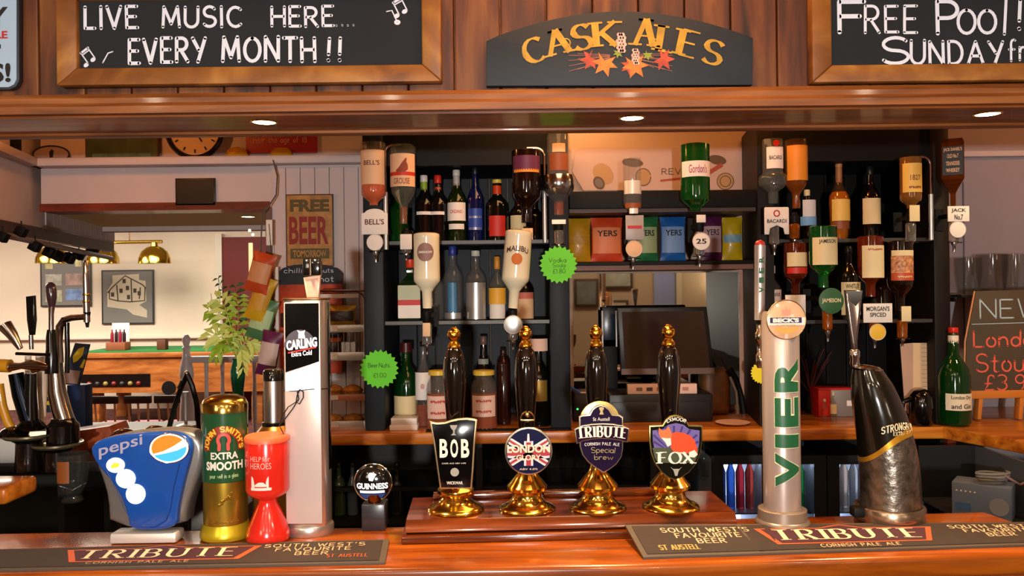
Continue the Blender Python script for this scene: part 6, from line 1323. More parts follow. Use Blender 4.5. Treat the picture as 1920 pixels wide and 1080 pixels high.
# plant in green vase
k = K(447, 800, 3.55); s = k.s; t = thing('potted_plant', 'bright green palm in a green glass vase beside the hanging crisps', 'plant', (k.b.x, 3.55, k.b.z)); q = lambda y: k.p(447, y)[1]
MB().lathe([(14*s, 0), (11*s, q(760)), (10*s, q(735)), (13*s, q(710)), (14*s, q(695)), (11*s, q(684)), (9*s, q(676)), (11*s, q(672))], 22).build('vase', mat('vase_green', '0c5a3c', .12, coat=.8), t)
LM1 = mat('lime_leaf', 'a4c830', .45, noise=.2, nscale=15); LM2 = mat('pale_lime_leaf', 'dce878', .45); LM3 = mat('dark_leaf', '3c5a1c', .5)
def frond(base, tip, droop, n, L, mm):
    m = MB(); B_, T_ = Vector(base), Vector(tip); P = []
    for i in range(n+1): u = i/n; p = B_.lerp(T_, u); p.z += droop*sin(pi*u*.9)*.5; P.append(p)
    m.tube(P, [.0022*(1-.7*i/n) for i in range(n+1)], 5)
    for i in range(2, n+1):
        d = (P[i]-P[i-1]).normalized()
        for sg in (-1, 1):
            side_ = Vector((d.z*sg, random.uniform(-.6, .6), -d.x*sg)); dr = (d*.75+side_*.8+Vector((0, 0, -.35))).normalized(); l = L*(1.25-abs(i/n-.55)); w_ = l*.17; c = P[i]; pr = Vector((dr.z, random.uniform(-.4, .4), -dr.x)).normalized()
            mid = c+dr*l*.5; e = c+dr*l+Vector((0, 0, -l*.25)); m.add([c, mid+pr*w_, e, mid-pr*w_], [(0, 1, 2), (0, 2, 3)])
    return m.build('frond', mm, t, smooth=0)
top_ = (0, 0, q(676))
for (x, y, dy), dr, L_, mm in (((384, 590, .05), .07, .05, LM1), ((408, 570, .0), .08, .055, LM2), ((392, 640, 0), .06, .055, LM2), ((455, 562, -.05), .04, .045, LM1), ((482, 655, -.05), .06, .05, LM2), ((420, 672, -.1), .07, .045, LM1), ((470, 696, -.1), .09, .045, LM2), ((424, 540, .12), .02, .05, LM3), ((386, 528, .15), .05, .03, LM3)):
    px, pz = k.p(x, y); frond(top_, (px, dy, pz), dr*2, 9, L_*1.3, mm)
for x, y in ((386, 550), (400, 520), (408, 515)): px, pz = k.p(x, y); MB().tube([(px*.8, .05, q(676)+.05), (px, .06, pz)], .0012, 5).build('stalk', LM3, t)
# blue leaflet rack with yellow blobs
k = K(138, 772, 3.3); t = thing('leaflet_holder', 'dark blue leaflet stand with yellow spots behind the chrome fonts', 'leaflet stand', k.b)
NB = mat('navy_leaflet', '27334c', .5)
c = MB().prism(k.pp([(117, 720), (150, 722), (170, 645), (143, 643)]), -.01, .0).build('slanted_card', NB, t)
for L_ in ([(139, 668), (150, 653), (161, 650), (158, 665), (148, 676), (140, 680)], [(152, 688), (160, 673), (163, 675), (158, 690)], [(122, 690), (130, 672), (133, 676), (128, 688)]): MB().flat([k.pp(L_)], -.011).build('yellow_spot', mat('yellow_spot_print', 'dcc42c', .5), c, smooth=0)
MB().flat([k.pp([(118, 718), (148, 719), (153, 695), (124, 692)])], -.011).build('text_block', mat('rose_text_print', '9c8078', .6), c, smooth=0)
MB().box(k.p(117, 0)[0], k.p(151, 0)[0], 0, .06, ZF_-k.b.z, k.p(138, 722)[1], .002).build('stand_box', mat('royal_navy', '142c5c', .5), t)
MB().box(k.p(72, 0)[0], k.p(98, 0)[0], -.01, .04, 0, k.p(138, 720)[1], .002).build('side_box', NB, t)
for y in (740, 755): a, b = k.p(85, y); MB().box(a-.02, a+.025, -.013, -.01, b-.008, b+.008).build('yellow_strip', _M['yellow_spot_print'], t, smooth=0)

# ================= LEFT TAP CLUSTER =================
DL = 2.3; sL = DL/F
CH2 = mat('tap_chrome', 'bfb6ae', .14, 1)
zsh = W(60, 862, DL).z
t = thing('side_counter', 'dark side counter at the left edge with a wooden nosing, standing under the tap fonts', 'counter', (-1.45, 2.3, 0))
MB().box(-.35, .10, -.12, .35, 0, .78, .004).build('cabinet', LC_, t); MB().box(-.6, .30, .4, .44, 0, zsh-.06, .004).build('back_panel', mat('olive_black_panel', '1e2018', .5), t); MB().box(-.35, .36, .1, .5, zsh-.06, zsh-.03, .004).build('shelf', DARKW, t); MB().box(-.34, -.32, -.1, .33, .78, zsh-.06).build('support', DARKW, t, smooth=0); MB().box(.08, .1, .1, .33, .78, zsh-.06).build('support', DARKW, t, smooth=0)
MB().box(-.35, W(38, 900, 2.1).x+1.45, -.26, -.12, W(20, 946, 2.05).z, W(20, 912, 2.05).z, .012, seg=3).build('wood_nosing', BCW, t)
a = W(158, 790, 2.6); t2 = thing('wooden_tray', 'orange-brown wooden tray behind the chrome fonts', 'tray', (a.x, 2.62, zsh-.0295)); MB().prism([(-.12, 0), (.05, 0), (.11, .055), (.10, .08), (-.12, .05)], -.06, .06, b=.004).build('tray_body', wood('tray_wood', '6a2a12', '8c3c1a', 'a85428', (3, 3, 3), .4, .2), t2)
def font_disc(label, px, py, r, z=None):
    k = K(px, py, DL); t = thing('drip_tray', label, 'drip tray', k.b, 'round drip trays'); 
    MB().lathe([(0, -.006), (r*sL*.9, -.006), (r*sL, 0), (r*sL, .005), (r*sL*.94, .006), (r*sL*.9, .002), (0, .002)], 36).build('dish', mat('olive_steel_dish', '8c8468', .25, .8), t)
    MB().lathe([(.012, k.off), (.012, -.006)], 12).build('pillar', CH2, t) if 0 else None
    m = MB(); m.lathe([(r*sL*.55, zsh-.03-k.b.z), (r*sL*.5, -.02), (r*sL*.8, -.006)], 24); m.build('pedestal', BLACK, t); return t
font_disc('round drip tray under the black lever taps at the left edge', 55, 816, 46); font_disc('round drip tray under the tall curved chrome font', 108, 833, 44)
# curved chrome font with swan neck
k = K(118, 790, DL); P3 = lambda L_: [(k.p(x, y)[0], dy, k.p(x, y)[1]) for x, y, dy in L_]
t = thing('beer_font', 'tall curved chrome beer font with a side arm and upright chrome handle at the left', 'beer tap', (k.b.x, DL, k.b.z))
MB().lathe([(28*sL, -.07), (28*sL, -.01), (22*sL, .0), (20*sL, .01)], 28).build('base', BLACK, t)
MB().tube(P3([(122, 790, 0), (114, 765, 0), (107, 735, 0), (104, 700, 0), (103, 670, 0)]), [17*sL, 17*sL, 16*sL, 14*sL, 13*sL], 18).build('curved_column', CH2, t)
MB().tube(P3([(112, 680, 0), (110, 640, 0), (112, 612, 0), (120, 600, 0), (134, 596, 0), (160, 594, 0)]), [7*sL, 7*sL, 7*sL, 6.5*sL, 6*sL, 5.5*sL], 14).build('swan_arm', CH2, t)
MB().tube(P3([(163, 604, 0), (162, 570, 0), (161, 520, 0), (161, 492, 0), (161, 488, 0)]), [6*sL, 6*sL, 5.5*sL, 4.5*sL, 3*sL], 14).build('upright_handle', CH2, t)
MB().tube(P3([(163, 585, 0), (163, 598, 0), (164, 614, 0)]), [6.5*sL, 5*sL, 2.5*sL], 12).build('black_nozzle', MATT, t)
m = MB(); 
for y in (553, 566): a, b = k.p(162, y); m.lathe([(7*sL, -.002), (7.6*sL, 0), (7*sL, .004)], 14, c=(a, 0, b))
m.build('grip_ring', BRASS, t)
MB().tube(P3([(122, 605, .01), (122, 625, .01), (123, 660, .01), (122, 700, .01)]), 4.5*sL, 10).build('black_pipe', BLACK, t)
k = K(97, 700, DL-.06); s = k.s; t = thing('beer_tap', 'beer tap with a dark ball-topped lever and black collar at the left', 'beer tap', k.b); q = lambda x, y, d=0: (k.p(x, y)[0], d, k.p(x, y)[1])
MB().tube([q(97, 700), q(97, 672), q(97, 655), q(96, 632), q(96, 618)], [12*s, 12*s, 10*s, 9*s, 7*s], 14).build('black_collar', BLACK, t)
MB().tube([q(96, 618), q(96, 590), q(97, 570)], [4.5*s, 4.5*s, 6*s], 12).build('lever_stem', CH2, t); MB().tube([q(97, 575), q(97, 558), q(96, 545), q(95, 534), q(95, 529)], [6*s, 9*s, 9.5*s, 8*s, 3*s], 14).build('ball_grip', mat('plum_black_grip', '3a2428', .15, coat=.8), t)
MB().tube([q(97, 690), q(75, 690, -.0), q(60, 694, 0)], 6*s, 12).build('tap_body', CH2, t)
k = K(58, 700, DL-.08); s = k.s; t = thing('beer_tap', 'beer tap with a flat black paddle handle at the left', 'beer tap', k.b)
MB().prism(k.pp([(50, 556), (66, 554), (68, 600), (65, 628), (56, 628), (52, 600)]), -.006, .006, b=.003).build('paddle_handle', BLACK, t)
MB().tube([q(58, 628) for q in [lambda x, y: (k.p(x, y)[0], 0, k.p(x, y)[1])]]+[(k.p(59, 655)[0], 0, k.p(59, 655)[1])], 4*s, 10).build('stem', CH2, t)
m = MB(); m.tube([(k.p(18, 688)[0], 0, k.p(18, 688)[1]), (k.p(40, 686)[0], 0, k.p(40, 686)[1]), (k.p(60, 684)[0], 0, k.p(60, 684)[1]), (k.p(92, 688)[0], 0, k.p(92, 688)[1])], [9*s, 6*s, 10*s, 6*s], 14); m.build('tap_body', CH2, t)
m = MB(); m.tube([(k.p(30, 663)[0], 0, k.p(30, 663)[1]), (k.p(92, 665)[0], 0, k.p(92, 665)[1])], 3*s, 8); m.build('black_cross_bar', BLACK, t)
MB().tube([(k.p(-10, 685)[0], 0, k.p(-10, 685)[1]), (k.p(19, 686)[0], 0, k.p(19, 686)[1])], 12.5*s, 18).build('ochre_handle', mat('ochre_handle', 'c88a1c', .35, coat=.4), t)
MB().tube([(k.p(0, 610)[0], .02, k.p(0, 610)[1]), (k.p(14, 628)[0], .02, k.p(14, 628)[1]), (k.p(30, 655)[0], .02, k.p(30, 655)[1])], [13*s, 10*s, 5*s], 12).build('bright_spout', CH2, t)
for lb, L_, rr_, mm in (('dark chrome beer font leaning at the left edge', [(30, 700), (38, 740), (50, 775), (58, 800)], (13, 14, 15, 16), mat('blue_black_chrome', '2c3444', .12, 1)), ('black beer font beside the paddle tap', [(58, 700), (57, 740), (58, 800)], (10, 11, 14), BLACK), ('ochre curved pipe at the left edge of the bar', [(-2, 720), (4, 760), (14, 790), (26, 812)], (8, 8, 8, 8), mat('ochre_handle', 'c88a1c', .35, coat=.4))):
    k = K(L_[-1][0], L_[-1][1], DL-.02); t = thing('beer_font', lb, 'beer tap', k.b); MB().tube([(k.p(x, y)[0], 0, k.p(x, y)[1]) for x, y in L_], [r*sL for r in rr_], 16).build('column', mm, t); MB().lathe([(24*sL, -.008), (26*sL, 0), (20*sL, .012), (rr_[-1]*sL, .02)], 20).build('base', BLACK, t)
for lb, L_ in (('pale cone-shaped funnel left of the curved font', [(62, 695), (92, 668), (80, 780), (68, 782)]), ('second pale cone between the dark fonts', [(33, 670), (48, 668), (54, 775), (46, 778)])):
    k = K(L_[2][0], L_[2][1], DL+.06); t = thing('paper_cone', lb, 'cone', k.b, 'pale cones between the fonts'); w0 = (L_[1][0]-L_[0][0])/2*.75*sL
    MB().lathe([(5*sL, -.02), (6*sL, 0), (w0, k.p(0, L_[1][1])[1])], 18).build('cone', mat('pale_cone', 'd8c8b4', .5), t)
# beer glass below, and dark round heads added in place of a reflection
k = K(136, 940, 2.25); s = k.s; t = thing('beer_glass', 'empty stemmed beer glass hanging in the dark below the fonts', 'glass', k.b)
MB().lathe([(18*s, 0), (19*s, .004), (14*s, .018), (24*s, .045), (29*s, .09), (28*s, .135), (27*s, .135), (28*s, .09), (23*s, .047), (0, .03)], 28).build('bowl', CLEAR, t); MB().rect(-14*s, 10*s, .06, .12, warp=cyl(29*s+.001)).build('amber_print', mat('amber_glass_print', '8a4a1c', .5), t)
for lb, px, py, c in (('dark round stand-in for a reflection, with a red badge, over the blue dispenser', 232, 812, 'a8322c'), ('dark round stand-in for a reflection over the middle of the blue dispenser', 290, 806, '3a2a24'), ('dark round stand-in for a reflection, with a gold badge, over the blue dispenser', 347, 806, 'b89a4c')):
    k = K(px, py, 2.0); k2 = K(px, 990, 2.0); s = k.s; t = thing('beer_tap', lb, 'beer tap', (k.b.x, 2.0, .9), 'reflection stand-ins behind the dispenser'); h = k.b.z-.9
    MB().ball((0, 0, h-.012), .032, (1, .8, .75), 18).build('round_head', mat('dark_brown_gloss', '2a1612', .2, coat=.6), t); MB().disc(0, -.027, h-.010, .02, .012, t=.003).build('badge', mat('badge_'+c, c, .4), t); MB().lathe([(.03, 0), (.02, .02), (.012, .05), (.012, h-.03)], 14).build('stem', BLACK, t)
t = thing('back_shelf', 'black under-bar shelf behind the left towers', 'shelf', (-.9, 2.0, 0)); MB().box(-.5, .55, -.07, .08, .86, .8995, .003).build('board', LC_, t)
for x in (-.48, .52): MB().box(x, x+.02, -.06, .07, 0, .86).build('support', LC_, t, smooth=0)
# ================= MIDDLE: posters, crisps, till =================
k = K(1240, 357, 3.38); s = k.s; t = thing('drinks_poster', 'pale poster with drinks cartoons standing on the box shelf', 'poster', k.b)
MB().prism(k.pp([(1080, 277), (1397, 276), (1402, 356), (1094, 357), (1073, 322)]), 0, .004).build('sheet', mat('mauve_white_sheet', 'b89c90', .7), t, smooth=0)
k2 = k; wp = lambda a, b: (a, -.0012, b)
def fl_(L_, y=-.001, nm='print', mm=None): MB().flat([k.pp(L_)], y).build(nm, mm, t, smooth=0)
BR = mat('brown_cartoon', '5c4630', .7); TN = mat('tan_cartoon', 'a8845c', .7)
def oval(cx, cy, rx, ry, a=0, n=20): return [(cx+rx*cos(2*pi*j/n)*cos(a)-ry*sin(2*pi*j/n)*sin(a), cy+rx*cos(2*pi*j/n)*sin(a)+ry*sin(2*pi*j/n)*cos(a)) for j in range(n)]
fl_(oval(1131, 326, 22, 17, .8), nm='can_shape', mm=TN); fl_(oval(1123, 343, 13, 10, 1.0), -.0016, 'can_end', BR); fl_(oval(1123, 343, 9, 7, 1.0), -.002, 'can_hole', mat('grey_cartoon', '6a6460', .7))
fl_(oval(1186, 305, 20, 8, .1), nm='hat_shape', mm=BR); fl_(oval(1206, 332, 14, 16), -.0014, 'face_shape', TN); fl_(oval(1360, 340, 16, 16), -.001, 'coin_shape', TN); fl_(oval(1345, 300, 17, 9, .2), -.001, 'cap_shape', BR); fl_([(1325, 322), (1352, 305), (1356, 312), (1330, 328)], -.0014, 'red_band', mat('brick_cartoon', '9a4434', .7))
m = MB()
for r in (15.5, 10): m.stroke([k.p(*p_) for p_ in oval(1360, 340, r, r)+[oval(1360, 340, r, r)[0]]], 1.6*s, wp)
m.stroke([k.p(*p_) for p_ in oval(1206, 332, 14, 16)], 1.6*s, lambda a, b: (a, -.002, b)); m.build('outline', BR, t, smooth=0)
m = MB(); a, b = k.p(1241, 327), k.p(1276, 316); m.strokes('REV', a[0], b[0], a[1], b[1], -.0014, .14); m.build('lettering', BR, t, smooth=0)
fl_([(1238, 341), (1282, 336), (1282, 332), (1238, 337)], -.001, 'red_rule', mat('brick_cartoon', '9a4434', .7))
zsn = zc_+.0005
for lb, px, w_, c, pc, h_, tx in (('yellow crisp packet, leftmost on the shelf', 1086, 46, 'b8860e', 'a87a1c', 83, ''), ('orange crisp packet on the shelf', 1138, 62, 'c8401a', 'd87848', 84, 'YERS'), ('green crisp packet behind the middle optic', 1213, 44, '1f6638', '96a270', 84, 'YERS'), ('blue crisp packet on the shelf', 1262, 50, '14549c', '6c8cb8', 84, 'YERS'), ('purple crisp packet beside the green gin optic', 1335, 40, '4a1038', 'b08a8c', 84, 'YERS'), ('yellow crisp packet with a blue band, rightmost on the shelf', 1373, 40, 'b89a10', '6c90a0', 82, '')):
    snackbag(lb, px, 490, w_, h_, 3.14, foil('foil_'+c, c), z=zsn, band=((.2, .78) if tx else (.42, .6)), bandm=mat('panel_'+pc, pc, .5), txt=tx or None, group='crisp packets on the shelf')
# till: screen seen from behind, drawer, label strip
k = K(1240, 795, 3.12, z=ZC+.0005); t = thing('till', 'wide black cash drawer on the back counter under the till screen', 'till', k.b); hw = 97*k.s
MB().box(-hw, hw, 0, .2, 0, .108, .004).build('drawer_body', mat('black_till_plastic', '14110f', .4), t); MB().box(-hw+.01, hw-.01, -.003, 0, .01, .08, .002).build('drawer_front', mat('black_till_plastic', '14110f', .4), t)
kk = K(1242, 742, 3.13, z=k.b.z+.1085); t = thing('price_strip', 'long white printed card strip lying on the cash drawer', 'card', kk.b); MB().box(-65*kk.s, 65*kk.s, 0, .03, 0, .038, .001).build('strip', PINKP, t)
for x, c in ((-.09, '7a6a64'), (-.05, '50403c'), (-.01, 'a06a4c'), (.09, 'b0806c')): MB().box(x-.012, x+.012, -.001, 0, .012, .026).build('printed_mark', mat('mark_'+c, c, .6), t, smooth=0)
k = K(1242, 742, 3.22, z=ZC+.1095); s = k.s; t = thing('till_screen', 'black till screen on a stand, leaning back above the cash drawer', 'till screen', k.b); q = lambda x, y: k.p(x, y)
P = k.pp([(1156, 577), (1322, 575), (1336, 698), (1163, 700)]); MB().prism(P, -.03, 0, b=.003).build('housing', mat('black_till_plastic', '14110f', .4), t)
MB().prism(inset(P, .016), -.0325, -.028).build('screen_glass', mat('screen_reflection_brown', '2a150c', .12, coat=.9), t); MB().prism(k.pp([(1163, 690), (1335, 688), (1336, 699), (1163, 701)]), -.034, -.02).build('lower_bezel', mat('taupe_bezel', '5c463a', .5), t)  # brown of the screen stands for a reflection in the dark glass
MB().box(-.03, .03, -.02, .0, .0, k.p(0, 698)[1], .004).build('neck', MATT, t); MB().box(-.09, .09, -.05, .04, 0, .012, .003).build('foot', MATT, t)
k = K(1145, 740, 3.33, z=ZC+.0005); t = thing('card_terminal', 'tall dark blue panel with white side rims behind the third pump', 'panel', k.b); P = k.pp([(1131, 650), (1157, 650), (1155, 577), (1131, 577)])
MB().prism(P, 0, .02, b=.001).build('panel', mat('dark_navy_panel', '0e1828', .25), t); 
for x in (1130, 1156): a, b = k.p(x, 650); MB().box(a-.003, a+.003, -.003, .02, b, b+.15, .001).build('side_rim', PAPER, t)
MB().box(-.03, .03, .0, .02, 0, k.p(0, 650)[1], .001).build('stand', MATT, t)
# clutter behind third pump
k = K(1092, 740, 3.15, z=ZC+.0005); t = thing('cash_box', 'dark red-black box with a green indicator behind the third pump', 'box', k.b); MB().box(-.035, .1, 0, .12, 0, .115, .005).build('box_body', mat('dark_maroon_box', '200c0c', .4), t); MB().ball((-.02, -.002, .05), .004, n=8).build('indicator', mat('green_led', '30e860', .4, emit=3), t)
k = K(1088, 735, 3.1, z=ZC+.116); t = thing('pen', 'blue and white pen lying on the dark box', 'pen', k.b); MB().tube([(-.04, 0, .03), (.0, .0, .006)], .004, 8).build('barrel', mat('pen_blue', '3c6ad8', .3), t); MB().tube([(0, 0, .006), (.03, .0, .005)], .003, 8).build('tip', PINKP, t)
k = K(1340, 740, 3.2, z=ZC+.1095); 
t = thing('hand_bag', 'brown bag on the counter at the right of the till', 'bag', (W(1345, 740, 3.3).x, 3.3, ZC+.0005)); MB().box(-.07, .05, -.04, .06, 0, .19, .03, seg=4).build('bag_body', mat('tan_leather', '6a4018', .5, noise=.3), t); MB().tube([(-.05, 0, .18), (-.03, 0, .23), (.02, 0, .23), (.04, 0, .18)], .005, 8).build('strap', mat('dark_strap', '2a1a10', .5), t)
t = thing('phone_handset', 'dark curved handset leaning right of the till', 'telephone', (W(1395, 790, 3.25).x, 3.25, ZC+.0005)); MB().tube([(.0, 0, .0+.01), (-.01, 0, .08), (-.03, 0, .15), (-.06, 0, .19)], [.014, .011, .011, .016], 10).build('handset', MATT, t); MB().tube([(-.03, -.02, .01), (-.035, -.02, .1), (-.06, -.02, .16)], .005, 8).build('cable', mat('grey_cable2', '8c8680', .5), t)
simple('till_roll', 'flat pale dish on the counter edge at the right of the till', 'dish', (W(1375, 800, 3.05).x, 3.06, ZC+.0005), [('dish', MB().lathe([(.05, 0), (.065, .008), (.06, .008), (.045, .003), (0, .003)], 24), PINKP)])
# counter-edge drip mats and paper
simple('paper_stack', 'stack of white papers at the left foot of the slate bay', 'papers', (W(757, 800, 2.99).x, 3.03, ZC+.0005), [('sheets', MB().box(-.055, .05, -.03, .05, 0, .02, .002), PAPER), ('top_sheet', MB().box(-.05, .048, -.028, .048, .02, .045, .002), WHITE)])
t = thing('drip_mat', 'black dimpled rubber mat along the edge of the back counter', 'mat', (W(930, 806, 2.96).x, 2.975, ZC+.0003)); MB().box(-.26, .28, -.015, .02, 0, .005, .001).build('mat_base', MATT, t)
m = MB()
for j in range(34): m.lathe([(.005, .005), (.004, .009), (0, .009)], 8, c=(-.24+j*.0152, -.006, 0))
m.build('dimple', MATT, t, kind='stuff')
# ================= RIGHT =================
k = K(1568, 785, 3.2, z=ZC+.0005); t = thing('gift_box', 'red and silver gift box on the back counter behind the silver tower', 'box', k.b); s = k.s
MB().box(-33*s, -10*s, 0, .1, 0, 50*s, .002).build('red_side', mat('scarlet_card', 'c8201c', .5), t); MB().box(-10*s, 34*s, 0, .1, 0, 50*s, .002).build('silver_side', mat('silver_card', '8c8480', .4, .3), t); MB().box(20*s, 32*s, -.001, 0, 20*s, 30*s).build('white_mark', PAPER, t, smooth=0); MB().box(-33*s, 34*s, 0, .1, 50*s, 53*s, .001).build('red_lid', mat('scarlet_card', 'c8201c', .5), t)
bottle('miniature clear bottle in front of the red gift box', 1562, 735, 785, 13, 3.1, 'spirit', 'e0d8cc', 'f0e8d8', .12, z=ZC, tr=.8, group='miniature bottles', lab=[(757, 775, 1.1, LC)], name='miniature_bottle')
bottle('second miniature clear bottle left of the first, by the gift box', 1546, 748, 785, 12, 3.1, 'spirit', 'd8b8a8', 'c8b8a8', .12, z=ZC, tr=.8, group='miniature bottles', lab=[(765, 778, 1.1, LR)], name='miniature_bottle')
t = thing('dried_flowers', 'dark red dried sprigs standing behind the gift box', 'plant', (W(1520, 785, 3.3).x, 3.3, ZC+.0005)); MB().lathe([(.02, 0), (.026, .03), (.014, .08), (.018, .09)], 14).build('pot', MATT, t)
for j in range(9): a = random.uniform(-.9, .9); L_ = random.uniform(.12, .2); MB().tube([(0, 0, .08), (sin(a)*L_*.5, 0, .08+cos(a)*L_*.6), (sin(a)*L_, random.uniform(-.03, .03), .08+cos(a)*L_)], .002, 5).build('sprig', mat('dry_red', '5c1c18', .7), t)
# menu holder, round black object
k = K(1722, 784, 3.06, z=ZC+.0005); s = k.s; t = thing('menu_card', 'pinkish paper menu stand on the right back counter', 'menu', k.b)
MB().prism(k.pp([(1712, 783), (1755, 783), (1755, 643), (1712, 643)]), 0, .003).build('right_leaf', mat('warm_paper', 'e0bc94', .8), t, smooth=0); MB().prism(k.pp([(1712, 783), (1697, 770), (1688, 645), (1712, 643)]), .0, .003).build('left_leaf', mat('shaded_paper', 'c09a84', .8), t, smooth=0)  # left leaf coloured darker to stand for its shaded side
m = MB()
for j in range(13): m.rect(k.p(1720, 0)[0], k.p(1720+random.randint(18, 30), 0)[0], k.p(0, 665+j*8)[1], k.p(0, 664+j*8)[1], -.0006)
m.build('text_line', mat('faint_ink', 'a8907c', .8), t, smooth=0, kind='stuff')
k = K(1728, 786, 2.99, z=ZC+.0005); s = k.s; t = thing('black_jug', 'small shiny black jug in front of the menu stand', 'jug', k.b); MB().lathe([(17*s, 0), (21*s, 8*s), (22*s, 35*s), (20*s, 55*s), (14*s, 64*s), (6*s, 68*s), (0, 68*s)], 24).build('jug_body', BLACK, t); MB().tube([(-18*s, 0, 50*s), (-34*s, 0, 44*s), (-38*s, 0, 28*s), (-30*s, 0, 22*s)], 5*s, 8).build('spout_arm', BLACK, t)
bottle('large green gin bottle with a red stopper and a hand-written white label, right counter', 1789, 614, 786, 58, 2.99, 'round', '0a4a14', 'd02818', .08, z=ZC, tr=.6, group='gin bottle', lab=[(735, 766, 1.0, mat('handwritten_label', 'e8d8b8', .7), 'London Dry|and Gin', INK)], neckcap=(.84, .92, 'e8dcc0'), capw=1.0)
# chalk price board
k = K(1868, 785, 3.06, z=ZC+.0005); s = k.s; t = thing('price_chalkboard', 'brown chalk price board on wooden feet reading NEW, at the right edge', 'sign', k.b)
P = k.pp([(1810, 735), (1812, 640), (1830, 546), (1960, 542), (1960, 730)]); MB().prism(P, 0, .012, b=.001).build('slate', mat('brown_slate', '4c3f2e', .75, noise=.15, nscale=8), t)
MB().prism(k.pp([(1806, 748), (1965, 744), (1965, 730), (1806, 733)]), -.006, .02, b=.002).build('bottom_rail', mat('orange_pine', 'c8782c', .4), t)
MB().tube([(k.p(1829, 546)[0], .006, k.p(1829, 546)[1]), (k.p(1811, 640)[0], .006, k.p(1811, 640)[1]), (k.p(1809, 735)[0], .006, k.p(1809, 735)[1])], .004, 6).build('side_rail', mat('orange_pine', 'c8782c', .4), t)
for x in (1838, 1915): MB().prism(k.pp([(x-6, 786), (x+1, 786), (x+5, 745), (x-3, 745)]), -.004, .03, b=.002).build('foot', mat('orange_pine', 'c8782c', .4), t)
def cw(tx, x0, x1, yb, yt, mm, nm, pen=.09): a, b = k.p(x0, yb), k.p(x1, yt); MB().strokes(tx, a[0], b[0], a[1], b[1], -.001, pen, jit=.02, gap=.2).build(nm, mm, t, smooth=0)
CB = mat('pale_blue_chalk', 'a8bcc4', .85); CR_ = mat('coral_chalk', 'e0604c', .85)
cw('NEW', 1838, 1950, 596, 560, CB, 'blue_lettering', .08); a, b = k.p(1822, 608), k.p(1960, 604); MB().stroke; m = MB(); m.stroke([a, b], .0028, lambda x, z: (x, -.001, z)); m.build('underline', CB, t, smooth=0)
cw('London', 1826, 1958, 650, 620, CR_, 'coral_lettering', .12); cw('Stout', 1830, 1938, 697, 663, CR_, 'coral_lettering', .1); cw('£3.90', 1845, 1946, 731, 702, CR_, 'coral_lettering', .1)
# wine glasses hanging at right
k = K(1850, 478, 2.75); t = thing('glass_rack', 'dark overhead rack the wine glasses hang from at the right edge', 'rack', (W(1880, 478, 2.75).x, 2.75, W(1860, 478, 2.75).z-.055)); b0 = t.location.copy()
for lb, px, w_, y0, y1, D in (('large clear glass standing upside down at the right, nearest the bay', 1815, 48, 480, 548, 3.25), ('large clear glass hanging behind the chalk price board, middle', 1860, 54, 478, 552, 3.3), ('large clear glass hanging at the right edge of the picture', 1903, 46, 476, 550, 3.25)):
    k = K(px, y1, D, z=W(1860, 551, 3.25).z+.0005); s = k.s; q_ = thing('beer_glass', lb, 'glass', k.b, 'clear glasses on the high shelf'); h = (y1-y0)*s
    MB().lathe([(w_*.36*s, 0), (w_*.40*s, .002), (w_*.5*s, h*.6), (w_*.5*s, h), (w_*.47*s, h), (w_*.465*s, h*.6), (w_*.36*s, .008), (0, .008)], 28).build('bowl', CLEAR, q_)
sx = W(1860, 551, 3.25)
MB().box(W(1790, 551, 3.2).x-b0.x, 2.5-b0.x, .4, .665, sx.z-.012-b0.z, sx.z-b0.z, .002).build('glass_shelf', mat('dark_glass_shelf', '2a2624', .1, coat=.5), t)
t['label'] = 'dark narrow shelf holding the clear glasses at the right, above the chalk board'; t.name = 'glass_shelf'
MB().box(W(1800, 480, 3.2).x-b0.x, W(1804, 480, 3.2).x-b0.x, .5, .665, sx.z-.03-b0.z, sx.z-b0.z-.012).build('bracket', MATT, t)
# return counter: printer box, cable coil, grey side shelf
t = thing('open_shelf', 'grey-sided open shelf unit under the return of the back counter', 'shelf', (1.72, 2.5, .0)); k = K(1850, 960, 2.6)
xx0, xx1 = W(1790, 900, 2.62).x-1.72, W(1905, 900, 2.62).x-1.72
MB().box(xx0, xx1+.02, .05, .36, .8605, .868).build('base_board', mat('grey_board', '242426', .5), t, smooth=0); MB().box(xx1+.0, xx1+.012, .05, .36, .868, ZC-.05).build('side_panel', mat('grey_metal_side', '484c52', .5), t, smooth=0)
MB().box(xx0, xx1, .35, .36, .868, ZC-.05).build('back_panel', mat('dark_back_panel', '16171a', .5), t, smooth=0)
k = K(1840, 965, 2.58, z=.8685); s = k.s; t = thing('receipt_printer', 'pale blue-grey electronic box with buttons under the return counter', 'machine', k.b, rz=radians(-38)); BG = mat('blue_grey_plastic', '6c7c94', .4)
MB().box(-.085, .085, 0, .1, 0, .11, .005).build('case', BG, t)
for j in range(5): MB().ball((-.07+j*.013, -.001, .082), .003, n=8).build('button', mat('pale_button', 'e8d8cc', .3), t)
MB().disc(.05, -.003, .045, .028, t=.004).build('round_dial', mat('pale_grey_dial', '8c949c', .4), t); MB().box(-.075, -.03, -.002, 0, .02, .045).build('blue_panel', mat('mid_blue_panel', '466a98', .4), t, smooth=0)
t = thing('cable_coil', 'coil of grey cable lying on the blue-grey box', 'cable', (k.b.x+.05, 2.60, .8685+.111)); m = MB(); m.tube([((.045+.006*sin(j*.9))*cos(j*.42), (.03+.004*cos(j*.7))*sin(j*.42), .008+.0012*j*.5) for j in range(46)], .0045, 8); m.build('coil', mat('grey_cable_coil', '7c7870', .6), t); MB().tube([(.02, -.03, .03), (.05, -.04, .01), (.07, -.03, .0), (.085, -.04, .012)], .004, 8).build('plug_lead', mat('reddish_lead', '8c6a60', .6), t)
